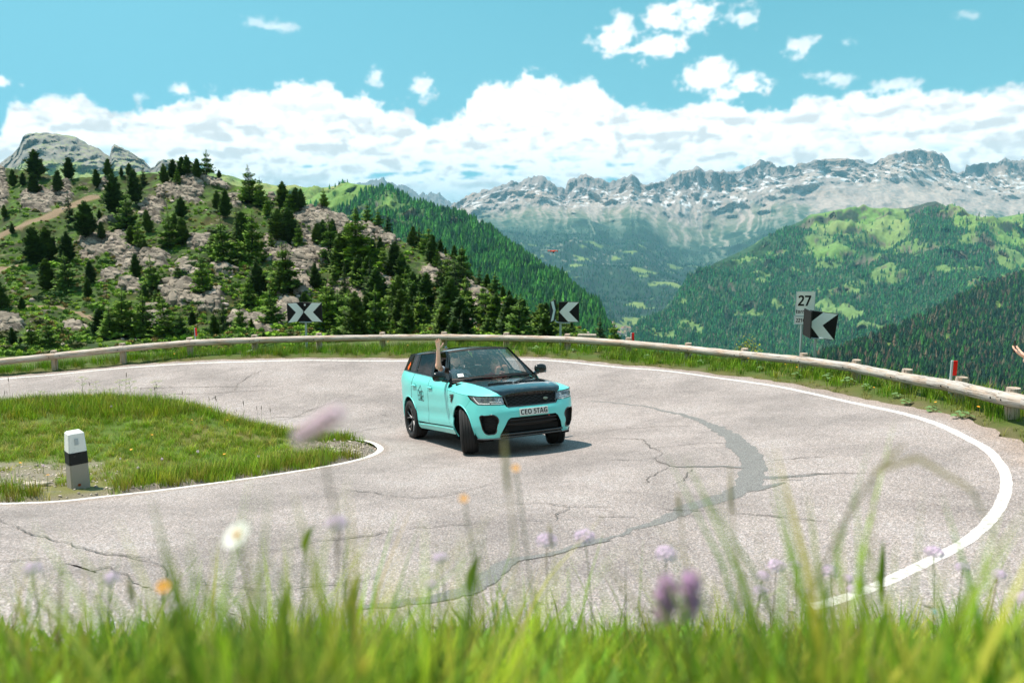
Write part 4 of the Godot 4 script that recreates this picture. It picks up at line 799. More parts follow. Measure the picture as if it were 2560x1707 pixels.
		tints.append([Color(0.24, 0.35, 0.13), Color(0.45, 0.60, 0.13), Color(0.20, 0.29, 0.12), Color(0.37, 0.50, 0.12), Color(0.28, 0.30, 0.14)][rng.randi() % 5])
	tag(copies("low_shrubs", tuft.mesh(), paint("shrubs", Color.WHITE, 0.9, 0.0, true), where, tints), "low green shrubs and heath between the rocks of the hill", "shrubs")
	# stones lying in the turf
	var stone := Acc.new()
	stone.grid(7, 5, func(u: float, v: float): return Vector3(sin(PI * v) * cos(TAU * u), cos(PI * v) * 0.7, sin(PI * v) * sin(TAU * u)) * (0.5 + 0.12 * sin(u * TAU * 2.0 + v * 7.0)))
	where = []; tints = []
	for k in 3000:
		var u := rng.randf(); var v := rng.randf_range(0.02, 0.97)
		var p := l.at(u, v)
		var g: float = rocky.call(p, u, v)
		if g < -0.35 + rng.randf() * 0.45: continue
		var s := rng.randf_range(0.2, 0.6) * (1.8 if rng.randf() < 0.1 else 1.0)
		where.append(Transform3D(Basis.from_euler(Vector3(rng.randf() * 0.8, rng.randf() * TAU, rng.randf() * 0.8)).scaled(Vector3(s * 1.3, s, s)), p))
		tints.append(Color(0.68, 0.62, 0.58) * rng.randf_range(0.75, 1.12))
	tag(copies("loose_stones", stone.mesh(), paint("loose_stone", Color.WHITE, 0.95, 0.0, true), where, tints), "pale loose stones scattered between the outcrops of the hill", "stones")
	# tilted slabs that break out of the outcrops
	var slab := Acc.new()
	var sr := RandomNumberGenerator.new()
	sr.seed = 9
	var ring := []
	for j in 3:
		for i in 7:
			var b := TAU * (i + 0.3 * j) / 7
			var rr: float = [0.62, 0.56, 0.34][j] * sr.randf_range(0.75, 1.2)
			ring.append(Vector3(cos(b) * rr, [-0.3, 0.22, 0.36][j] + sr.randf_range(-0.05, 0.05), sin(b) * rr))
	for j in 2:
		for i in 7: slab.quad(ring[j * 7 + i], ring[j * 7 + (i + 1) % 7], ring[j * 7 + 7 + (i + 1) % 7], ring[j * 7 + 7 + i])
	for i in 7: slab.tri(ring[14 + i], ring[14 + (i + 1) % 7], Vector3(0.03, 0.38, 0))
	where = []; tints = []
	for k in 30000:
		var u := rng.randf(); var v := rng.randf_range(0.01, 0.97)
		var p := l.at(u, v)
		var g: float = rocky.call(p, u, v)
		if g < 0.06 + rng.randf() * 0.4: continue
		var s := rng.randf_range(0.35, 1.15) * (1.5 if rng.randf() < 0.15 else 1.0)
		where.append(Transform3D(Basis.from_euler(Vector3(rng.randf_range(0.1, 0.5), rng.randf_range(-0.5, 0.3), rng.randf_range(-0.6, -0.1))) * Basis(Vector3.UP, float(rng.randi() % 4) * 1.7) * Basis.from_scale(Vector3(s * rng.randf_range(0.9, 1.7), s * rng.randf_range(0.5, 0.9), s)), p - Vector3(0, 0.12 * s, 0)))
		tints.append(Color(0.77, 0.70, 0.65) * rng.randf_range(0.7, 1.1))
	tag(copies("rock_slabs", slab.mesh(), triplanar(paint("slab", Color.WHITE, 0.95, 0.0, true), grain, 2.5), where, tints), "tilted pale limestone slabs breaking out of the hill", "rocks")
	hill_trees(l)

func spray(a: Acc, base: Vector3, dir: Vector3, length: float, width: float, sag: float) -> void:
	# one needled branch: a ragged folded blade
	var side := dir.cross(Vector3.UP).normalized()
	var m := base + dir * length * 0.55 + Vector3(0, -sag * 0.35, 0)
	var e := base + dir * length + Vector3(0, -sag, 0)
	a.tri(base, m + side * width, e)
	a.tri(base, e, m - side * width)
	a.tri(m + side * width * 0.4 + Vector3(0, width * 0.5, 0), m - side * width * 0.5 - Vector3(0, width * 0.45, 0), e)

func pine_mesh(kind: int, sd: int) -> Array:
	# crown and trunk of a conifer one metre tall. 0 stone pine: a dense egg; 1 larch: airy, light; 2 spruce: a narrow cone
	var r := RandomNumberGenerator.new()
	r.seed = 500 + sd * 13 + kind
	var a := Acc.new()
	var levels: int = [40, 34, 38][kind]
	for k in levels:
		var h := lerpf([0.05, 0.07, 0.05][kind], 0.99, pow(float(k) / (levels - 1), 0.92))
		var w := 0.0
		if kind == 0: w = 0.225 * pow(1.0 - h, 0.56) * smoothstep(-0.10, 0.22, h) * (0.92 + 0.13 * sin(h * 24.0 + sd * 2.0) + 0.08 * sin(h * 57.0)) + 0.01
		elif kind == 1: w = 0.235 * pow(1.0 - h, 0.78) * (0.78 + 0.34 * sin(h * 33.0 + sd * 2.0)) + 0.008
		else: w = 0.175 * pow(1.0 - h, 0.9) * (0.8 + 0.3 * sin(h * 40.0 + sd)) + 0.006
		var n: int = [16, 15, 13][kind]
		n = maxi(5, int(n * (0.45 + w * 3.4)))
		for i in n:
			var b := TAU * (i + r.randf() * 0.8) / n + k * 1.1
			var len := w * (r.randf_range(0.55, 1.25) if r.randf() < 0.8 else r.randf_range(1.1, 1.5))
			var up: float = [0.35, 0.08, -0.12][kind] + r.randf_range(-0.2, 0.25) + h * 0.35
			var d := Vector3(cos(b), up, sin(b)).normalized()
			a.col = Color.WHITE * r.randf_range(0.6, 1.3)
			var st := Vector3(0, h, 0) + Vector3(cos(b), 0, sin(b)) * len * 0.12
			spray(a, st, d, len, len * [0.36, 0.24, 0.26][kind] + 0.006, len * [0.05, 0.25, 0.35][kind])
			if len > 0.08:
				for s in 2:
					var q := st + d * len * r.randf_range(0.45, 0.8)
					var e := d.rotated(Vector3.UP, r.randf_range(-0.9, 0.9))
					a.col = Color.WHITE * r.randf_range(0.6, 1.45)
					spray(a, q, (e + Vector3(0, r.randf_range(-0.2, 0.4), 0)).normalized(), len * 0.5, len * 0.16 + 0.004, len * 0.06)
	a.col = Color.WHITE
	spray(a, Vector3(0, 0.93, 0), Vector3(0.04, 1, 0).normalized(), 0.07, 0.008, 0.0)
	spray(a, Vector3(0, 0.93, 0), Vector3(0, 1, 0.06).normalized(), 0.07, 0.008, 0.0)
	var t := Acc.new()
	t.tube(PackedVector3Array([Vector3(0, -0.06, 0), Vector3(0.004, 0.3, 0), Vector3(-0.003, 0.65, 0.003), Vector3(0, 0.96, 0)]), [0.024, 0.018, 0.010, 0.003], 6)
	for k in 14:
		var h := 0.12 + k * 0.055; var b := k * 2.4
		t.tube(PackedVector3Array([Vector3(0, h, 0), Vector3(cos(b) * 0.12 * (1.1 - h), h + 0.01, sin(b) * 0.12 * (1.1 - h))]), [0.005, 0.002], 4, false)
	return [a.mesh(), t.mesh()]

func hill_trees(l: Land) -> void:
	var spots := [[0.1301, 0.065, 7.1, 0], [0.1629, 0.017, 5.4, 0], [0.1994, 0.019, 4.8, 0], [0.2236, 0.012, 3.4, 0], [0.1893, 0.056, 4.3, 0], [0.2139, 0.012, 2.3, 0], [0.0988, 0.106, 4.3, 0], [0.1145, 0.104, 3.2, 0], [0.1277, 0.142, 4.9, 0], [0.1524, 0.126, 4.9, 0], [0.087, 0.272, 2.9, 0], [0.0988, 0.354, 2.3, 0], [0.1661, 0.283, 7.2, 2], [0.1802, 0.34, 7.3, 0], [0.1945, 0.336, 3.5, 0], [0.1914, 0.258, 1.9, 0], [0.2086, 0.239, 8.8, 0], [0.22, 0.273, 7.9, 1], [0.2306, 0.18, 7.5, 0], [0.2385, 0.07, 4.6, 2], [0.2674, 0.088, 4.7, 0], [0.2775, 0.059, 4.5, 0], [0.2883, 0.051, 4.4, 0], [0.2966, 0.055, 4.4, 0], [0.2839, 0.093, 3.5, 1], [0.3073, 0.062, 4.4, 0], [0.3173, 0.017, 5.9, 1], [0.3352, 0.012, 1.9, 0], [0.3832, 0.108, 8.1, 1], [0.3985, 0.117, 6.3, 1], [0.4325, 0.075, 5.5, 0], [0.4512, 0.101, 5.3, 0], [0.4418, 0.074, 4, 1], [0.4606, 0.072, 4, 0], [0.4969, 0.012, 3.6, 1], [0.2467, 0.31, 4.6, 0], [0.2874, 0.257, 4.4, 0], [0.2744, 0.401, 7, 1], [0.2901, 0.383, 5, 0], [0.2813, 0.315, 3.4, 0], [0.235, 0.416, 5.1, 1], [0.2279, 0.41, 3.8, 0], [0.2433, 0.425, 2, 0], [0.3246, 0.39, 3, 1], [0.334, 0.216, 4.2, 0], [0.345, 0.239, 6, 0], [0.3621, 0.367, 8.4, 2], [0.3727, 0.316, 6, 0], [0.3868, 0.426, 9.5, 1], [0.3434, 0.472, 8.7, 1], [0.4102, 0.16, 4.2, 1], [0.4254, 0.282, 6.3, 0], [0.4454, 0.266, 7.5, 0], [0.4594, 0.282, 4.8, 1], [0.4946, 0.238, 5.3, 0], [0.4876, 0.255, 4.3, 0], [0.5233, 0.423, 8.1, 0], [0.5404, 0.408, 11.9, 1], [0.5086, 0.334, 8.8, 1], [0.1308, 0.515, 7, 0], [0.1441, 0.463, 6.4, 0], [0.1619, 0.486, 5.8, 0], [0.1612, 0.633, 6.7, 1], [0.1433, 0.612, 5.5, 0], [0.1844, 0.596, 4, 0], [0.1809, 0.657, 3.5, 0], [0.2323, 0.575, 4.1, 0], [0.2523, 0.62, 6, 1], [0.3961, 0.596, 5.3, 0], [0.436, 0.578, 8.5, 1], [0.4348, 0.597, 4.7, 0], [0.3797, 0.643, 4.8, 1], [0.4172, 0.785, 6.1, 1], [0.3138, 0.64, 6.1, 1], [0.1128, 0.732, 2.2, 0], [0.1914, 0.86, 4, 0], [0.2156, 0.881, 6.4, 1], [0.2394, 0.874, 6, 1], [0.2016, 0.889, 4.4, 1], [0.2704, 0.875, 5, 1], [0.2874, 0.875, 3.6, 1], [0.3282, 0.863, 3, 0], [0.3411, 0.845, 5.1, 2], [0.368, 0.839, 3.9, 1], [0.3006, 0.802, 2.4, 0], [0.0823, 0.77, 5.6, 0], [0.1449, 0.929, 4, 1], [0.1269, 0.938, 3.4, 1], [0.1128, 0.947, 1.1, 0], [0.1011, 0.931, 2.3, 0], [0.484, 0.513, 4.1, 0], [0.5016, 0.781, 6.4, 1], [0.5157, 0.736, 5.3, 1], [0.5294, 0.73, 5.5, 1], [0.5384, 0.78, 3.6, 1], [0.4641, 0.601, 1.7, 0], [0.4334, 0.064, 5.2, 0], [0.4427, 0.119, 5.2, 1], [0.4521, 0.043, 4.4, 0], [0.4615, 0.075, 4.3, 0], [0.4966, 0.031, 4.2, 1], [0.5422, 0.012, 3.6, 1], [0.5562, 0.013, 4.8, 1], [0.572, 0.012, 3.5, 1], [0.5873, 0.012, 4.8, 2], [0.5095, 0.18, 4.9, 0], [0.4943, 0.233, 5.3, 0], [0.4861, 0.256, 4.2, 0], [0.438, 0.585, 8.4, 1], [0.5231, 0.371, 6.9, 0], [0.5462, 0.413, 9.9, 1], [0.5626, 0.276, 4.9, 0], [0.5755, 0.201, 3.7, 0], [0.5826, 0.304, 5.1, 1], [0.5966, 0.319, 6.6, 0], [0.6086, 0.277, 5.9, 1], [0.6255, 0.012, 2.5, 0], [0.6325, 0.012, 4.2, 0], [0.641, 0.012, 5.4, 2], [0.6522, 0.012, 4.6, 1], [0.6592, 0.012, 5.6, 1], [0.6649, 0.109, 5.7, 0], [0.6789, 0.012, 3.2, 0], [0.6761, 0.113, 3.8, 1], [0.6902, 0.012, 1.7, 0], [0.7057, 0.012, 3.1, 0], [0.7183, 0.012, 3, 0], [0.7324, 0.074, 4.5, 2], [0.7521, 0.117, 4.2, 2], [0.7661, 0.078, 3, 0], [0.783, 0.08, 3.6, 1], [0.7971, 0.076, 2.5, 0], [0.8104, 0.087, 2.4, 0], [0.8245, 0.075, 2.4, 1], [0.7605, 0.322, 4.3, 1], [0.7296, 0.502, 4.5, 0], [0.7113, 0.408, 2.5, 0], [0.6916, 0.476, 4.2, 0], [0.6508, 0.51, 5.1, 0], [0.6339, 0.427, 4.4, 0], [0.617, 0.423, 4.7, 1], [0.6058, 0.593, 5.2, 1], [0.5861, 0.655, 4.3, 1], [0.5472, 0.497, 5.4, 0], [0.4838, 0.493, 3.6, 0], [0.499, 0.711, 5.1, 1], [0.5241, 0.701, 4.5, 1], [0.4662, 0.599, 1.7, 0], [0.5955, 0.743, 2.1, 1], [0.6199, 0.729, 1.7, 0], [0.6396, 0.716, 3.2, 1], [0.6536, 0.707, 3.3, 1], [0.6705, 0.695, 3.1, 1], [0.7141, 0.664, 3.9, 1], [0.7774, 0.543, 5, 1], [0.7914, 0.531, 3.9, 1], [0.8501, 0.435, 5.7, 2], [0.8698, 0.098, 2.1, 0], [0.8832, 0.333, 3.8, 1], [0.8926, 0.299, 1.2, 1], [0.835, 0.421, 3, 0], [0.8174, 0.347, 3.4, 0], [0.8034, 0.478, 3.2, 1], [0.6846, 0.656, 2.4, 0]]
	var kinds := [[], [], []]
	for k in 3:
		for s in 4: kinds[k].append(pine_mesh(k, s))
	var bark := triplanar(paint("bark", Color(0.24, 0.19, 0.15), 0.95), noise_tex(0.06, 4, Color(0.6, 0.6, 0.6), Color(1, 1, 1), 256, 3), 1.0)
	var greens := [[Color(0.34, 0.47, 0.20), Color(0.30, 0.42, 0.20), Color(0.39, 0.50, 0.21)], [Color(0.47, 0.61, 0.20), Color(0.42, 0.56, 0.20), Color(0.51, 0.64, 0.21)], [Color(0.33, 0.44, 0.18), Color(0.37, 0.47, 0.18), Color(0.31, 0.41, 0.18)]]
	# fill the lower slope, where the photograph is thick with young trees
	var all := spots.duplicate()
	for k in 108:
		all.append([rng.randf_range(0.5, 0.985), rng.randf_range(0.2, 0.93), rng.randf_range(2.2, 7.5), [0, 1, 1, 0, 2][rng.randi() % 5]])
	for k in 16:
		all.append([rng.randf_range(0.12, 0.42), rng.randf_range(0.1, 0.95), rng.randf_range(1.2, 3.0), [0, 1, 0][rng.randi() % 3]])
	all.sort_custom(func(p, q): return p[0] < q[0])
	var count := {}
	var first := {}
	for e in all:
		var kind: int = e[3]; var h: float = e[2]; var v: float = e[1]; var u: float = e[0]
		var q := l.at(u, v)
		var looks := "dark stone pine" if kind == 0 else "light green larch" if kind == 1 else "slim dark spruce"
		var size := "tall" if h > 8.5 else "small" if h < 4.0 else "medium"
		var zone := "on the skyline of the rocky hill" if v < 0.07 else "high on the rocky hill" if v < 0.3 else "halfway up the rocky hill" if v < 0.6 else "at the foot of the rocky hill"
		var key := size + " " + looks + " " + zone
		count[key] = count.get(key, 0) + 1
		var variant := (int(u * 9973) + kind) % 4
		var tone := int(h * 97) % 3
		var made := "%d%d%d" % [kind, variant, tone]
		var o: Node3D
		if first.has(made):
			o = first[made].duplicate()
			add_child(o, true)
			o.name = ["stone_pine", "larch_tree", "spruce_tree"][kind]
		else:
			o = Node3D.new()
			o.name = ["stone_pine", "larch_tree", "spruce_tree"][kind]
			add_child(o, true)
			var m := paint("needles" + made, greens[kind][tone], 0.85, 0.0, true)
			m.backlight_enabled = true
			m.backlight = Color(0.5, 0.55, 0.3)
			put(o, "trunk", kinds[kind][variant][1], bark)
			put(o, "crown", kinds[kind][variant][0], m)
			first[made] = o
		o.transform = Transform3D(Basis.from_euler(Vector3(0.05 * sin(u * 900.0), u * 400.0, 0.05 * cos(u * 700.0))) * Basis.from_scale(Vector3(h * (0.85 + 0.4 * fmod(u * 61.0, 1.0)), h, h * (0.85 + 0.4 * fmod(u * 83.0, 1.0)))), q)
		tag(o, "%s, %s from the left there" % [key, ordinal(count[key] - 1)], "tree", "conifers on the rocky hill")

# ---------------------------------------------------------------- road, verges, bank
func ribbon(a: Acc, line: PackedVector2Array, half: Callable, lift: float, ragged := 0.0, sd := 0) -> void:
	var n := line.size()
	var o := a.v.size()
	for i in n:
		var d := (line[mini(i + 1, n - 1)] - line[maxi(i - 1, 0)]).normalized()
		var w := Vector2(-d.y, d.x)
		var h: float = half.call(float(i) / (n - 1))
		for k in 3:
			var q := line[i] + w * h * (k - 1) * (1.0 + ragged * (fmod(absf(sin((i * 3 + k + sd) * 12.9898) * 43758.5), 1.0) - 0.5))
			a.pt(Vector3(q.x, road_y(q.x, q.y) + lift, q.y))
	for i in n - 1:
		for k in 2:
			var b := o + i * 3 + k
			a.t.append_array([b, b + 1, b + 4, b, b + 4, b + 3])

func resample(l: PackedVector2Array, step: float, wiggle := 0.0, sd := 1) -> PackedVector2Array:
	var c := Curve2D.new()
	for p in l: c.add_point(p)
	var o := PackedVector2Array()
	var n := maxi(2, int(c.get_baked_length() / step))
	var w := noise(0.9, 3, sd); var w2 := noise(5.0, 2, sd + 1)
	for i in n + 1:
		var q := c.sample_baked(c.get_baked_length() * i / n)
		if wiggle > 0: q += Vector2(w.get_noise_2dv(q * 2.0) + w2.get_noise_2dv(q) * 0.4, w.get_noise_2dv(q * 2.0 + Vector2(40, 9)) + w2.get_noise_2dv(q + Vector2(7, 3)) * 0.4) * wiggle
		o.append(q)
	return o

func flat(l: Array) -> PackedVector2Array:
	var o := PackedVector2Array()
	for p in l: o.append(Vector2(p.x, p.z))
	return o

func asphalt_picture() -> ImageTexture:
	# crushed stone in worn bitumen, seen from above: a centimetre of grain, some of it pale, some of it dark
	var s := 1024
	var img := Image.create(s, s, false, Image.FORMAT_RGB8)
	var r := RandomNumberGenerator.new()
	r.seed = 77
	img.fill(Color(0.66, 0.64, 0.625))
	for k in 120000:
		var b := r.randf()
		var v := lerpf(0.42, 0.67, r.randf()) if b < 0.57 else lerpf(0.67, 0.93, r.randf())
		var warm := r.randf_range(-0.015, 0.04)
		var w := r.randi_range(2, 6)
		img.fill_rect(Rect2i(r.randi() % s, r.randi() % s, w, r.randi_range(2, 6)), Color(v + warm, v, v - warm))
	return ImageTexture.create_from_image(img)

func near_land() -> void:
	road_outline()
	# the ground: one sheet of turf and stony soil, a polar net that is fine near the bend
	var a := Acc.new()
	var tone := noise(0.55, 4, 201); var tone2 := noise(2.6, 3, 202); var mid := Vector2(-2.5, -14.0)
	var rings := 150; var around := 260
	for j in rings + 1:
		var r := 0.1 + 24.0 * pow(j / 120.0, 1.0) if j <= 120 else 24.1 + 150.0 * pow((j - 120) / 30.0, 2.0)
		for i in around + 1:
			var b := TAU * i / around
			var x := mid.x + cos(b) * r; var z := mid.y + sin(b) * r
			var y := ground_y(x, z)
			var p := Vector2(x, z)
			var f := tone.get_noise_2dv(p) + tone2.get_noise_2dv(p) * 0.5
			var c := Color(0.34, 0.42, 0.12).lerp(Color(0.44, 0.43, 0.20), clampf(f + 0.35, 0, 1))
			if Geometry2D.is_point_in_polygon(p, island):
				var d := absf(near_on(inner_poly, p).x)
				c = Color(0.37, 0.48, 0.12).lerp(Color(0.50, 0.50, 0.24), clampf(f * 1.2 + 0.45, 0, 1))
				# bare stony ground near the lower edge and at the tip
				var stony := smoothstep(0.75, 0.15, d + f * 0.35) + smoothstep(2.1, 1.0, Vector2(x + 7.0, (z + 10.4) * 1.2).length() + f * 0.9) * 0.9 + smoothstep(1.1, 0.5, Vector2(x + 3.0, z + 13.9).length() + f * 0.4)
				c = c.lerp(Color(0.62, 0.57, 0.52), clampf(stony, 0, 1))
			elif z < -6 and near_on(road_edge, p).x > 0.2 and near_on(road_edge, p).x < 0.7:
				c = c.lerp(Color(0.50, 0.44, 0.36), 0.6)
			a.col = c
			a.pt(Vector3(x, y, z))
	for j in rings:
		for i in around:
			var q := j * (around + 1) + i
			a.t.append_array([q, q + 1, q + around + 2, q, q + around + 2, q + around + 1])
	var soil := triplanar(paint("soil", Color.WHITE, 0.95, 0.0, true), noise_tex(0.09, 5, Color(0.55, 0.55, 0.55), Color(1.0, 1.0, 1.0), 512, 21), 1.1)
	struct("ground", a.mesh(), soil)

	# the road: from the inner edge out to the verge
	var tex := asphalt_picture()
	var road_mat := triplanar(paint("asphalt", Color(0.87, 0.838, 0.838), 0.88, 0.0, true), tex, 2.6)
	var grey := noise(0.35, 4, 211); var small := noise(2.2, 3, 212)
	a = Acc.new()
	var inner := resample(inner_poly, 0.05); var ed := PackedVector2Array()
	for p in outer_line: ed.append(Vector2(p.x, p.z))
	ed.append(Vector2(0.4, -5.0)); ed.append(Vector2(-3, -4.35)); ed.append(Vector2(-9, -3.2)); ed.append(Vector2(-17, -1.9))
	var e0 := PackedVector2Array([Vector2(-32, -20.6), Vector2(-24, -22.2)]); e0.append_array(ed)
	var outer := resample(smooth_line(e0, 6), 0.05)
	# the line of the inner edge, the same way round as the outer one
	inner.reverse()
	# the road reaches past the painted line
	var shoulder := noise(1.3, 3, 214)
	var nu := 330; var nv := 90
	for j in nv + 1:
		for i in nu + 1:
			var f := float(i) / nu
			var p0 := inner[mini(int(f * (inner.size() - 1)), inner.size() - 1)]
			var fo := float(i) / nu
			var k := mini(int(fo * (outer.size() - 1)), outer.size() - 1)
			var dirv := (outer[mini(k + 3, outer.size() - 1)] - outer[maxi(k - 3, 0)]).normalized()
			var out := Vector2(dirv.y, -dirv.x)
			if out.dot(outer[k] - Vector2(-3, -13)) < 0: out = -out
			var p1 := outer[k] + out * (0.44 + 0.16 * shoulder.get_noise_2dv(outer[k]) + 3.4 * smoothstep(-9.0, -7.4, outer[k].y) * smoothstep(-1.0, 1.0, outer[k].x))
			var q := p0.lerp(p1, float(j) / nv)
			var t := grey.get_noise_2dv(q) * 0.12 + small.get_noise_2dv(q) * 0.05
			# the wheels' way round is polished darker; the rim is dusty
			var v := float(j) / nv
			var track := exp(-pow((v - 0.42) / 0.06, 2.0)) * 0.035 + exp(-pow((v - 0.62) / 0.05, 2.0)) * 0.03
			var g := 0.95 + t - track
			a.col = Color(g, g * 0.992, g * 0.985).lerp(Color(0.95, 0.86, 0.77), smoothstep(0.95, 1.0, v) * 0.5 + smoothstep(0.03, 0.0, v) * 0.5)
			a.pt(Vector3(q.x, road_y(q.x, q.y), q.y))
	for j in nv:
		for i in nu:
			var q := j * (nu + 1) + i
			a.t.append_array([q, q + 1, q + nu + 2, q, q + nu + 2, q + nu + 1])
	var road := struct("road", a.mesh(), road_mat)
	# painted lines
	var line_white := triplanar(paint("line_paint", Color(0.86, 0.84, 0.82), 0.75), noise_tex(0.035, 5, Color(0.52, 0.51, 0.50), Color(1, 1, 1), 512, 31, 0.47), 1.6)
	for side in 2:
		a = Acc.new()
		var l := PackedVector2Array()
		if side == 0:
			l.append(Vector2(-24, -22.2))
			for p in outer_line: l.append(Vector2(p.x, p.z))
			
		else: l = inner_poly.duplicate()
		l = resample(smooth_line(l, 6) if side == 0 else l, 0.12)
		ribbon(a, l, func(f: float): return 0.056 if side == 0 else 0.055, 0.002, 0.22, side)
		put(road, "edge_line", a.mesh(), line_white)
	# bitumen seam and cracks
	var tar := triplanar(paint("tar", Color(0.66, 0.665, 0.665), 0.8), tex, 1.7)
	var n := 0
	for band in [[Vector3(0.678, -7.15, 0.02), Vector3(0.834, -7.15, 0.03), Vector3(1.015, -7.33, 0.1), Vector3(1.253, -7.57, 0.14), Vector3(1.541, -7.86, 0.17), Vector3(1.887, -8.27, 0.2), Vector3(2.213, -8.5, 0.2), Vector3(2.541, -8.8, 0.19), Vector3(2.831, -9.19, 0.2), Vector3(3.057, -9.66, 0.22), Vector3(3.212, -10.11, 0.17), Vector3(3.305, -10.66, 0.15), Vector3(3.381, -11.18, 0.14), Vector3(3.499, -12.02, 0.08), Vector3(3.563, -12.89, 0.08), Vector3(3.575, -13.56, 0.06), Vector3(3.506, -14.6, 0.04), Vector3(3.285, -15.67, 0.03), Vector3(2.944, -16.59, 0.025), Vector3(2.406, -17.39, 0.02), Vector3(1.843, -17.92, 0.015)], [Vector3(3.025, -9.5, 0.12), Vector3(3.22, -9.37, 0.07), Vector3(3.417, -9.36, 0.05), Vector3(3.653, -9.32, 0.03), Vector3(3.903, -9.28, 0.01)], [Vector3(2.778, -8.85, 0.12), Vector3(2.981, -8.99, 0.08), Vector3(3.245, -9.1, 0.02)], [Vector3(3.095, -10.08, 0.06), Vector3(2.85, -10.31, 0.04), Vector3(2.512, -10.44, 0.035), Vector3(2.24, -10.57, 0.02)], [Vector3(-1.19, -4.96, 0.03), Vector3(-1.105, -5.26, 0.05), Vector3(-0.858, -5.25, 0.1), Vector3(-0.633, -5.43, 0.12), Vector3(-0.329, -5.65, 0.1), Vector3(0, -6.44, 0.05), Vector3(0.348, -6.69, 0.04), Vector3(0.887, -7.17, 0.08)]]:
		a = Acc.new()
		var l := PackedVector2Array(); var hw := []
		for p in band:
			l.append(Vector2(p.x, p.y)); hw.append(p.z)
		var fine := resample(l, 0.06, 0.05, 300 + n)
		ribbon(a, fine, func(f: float):
			var x: float = f * (hw.size() - 1); var i := mini(int(x), hw.size() - 2)
			return lerpf(hw[i], hw[i + 1], x - i) * 0.76 + 0.006, 0.003 + n * 0.0008, 0.16, n)
		put(road, "tar_seam", a.mesh(), tar)
		n += 1
	var dark := paint("crack", Color(0.40, 0.375, 0.36), 0.95)
	n = 0
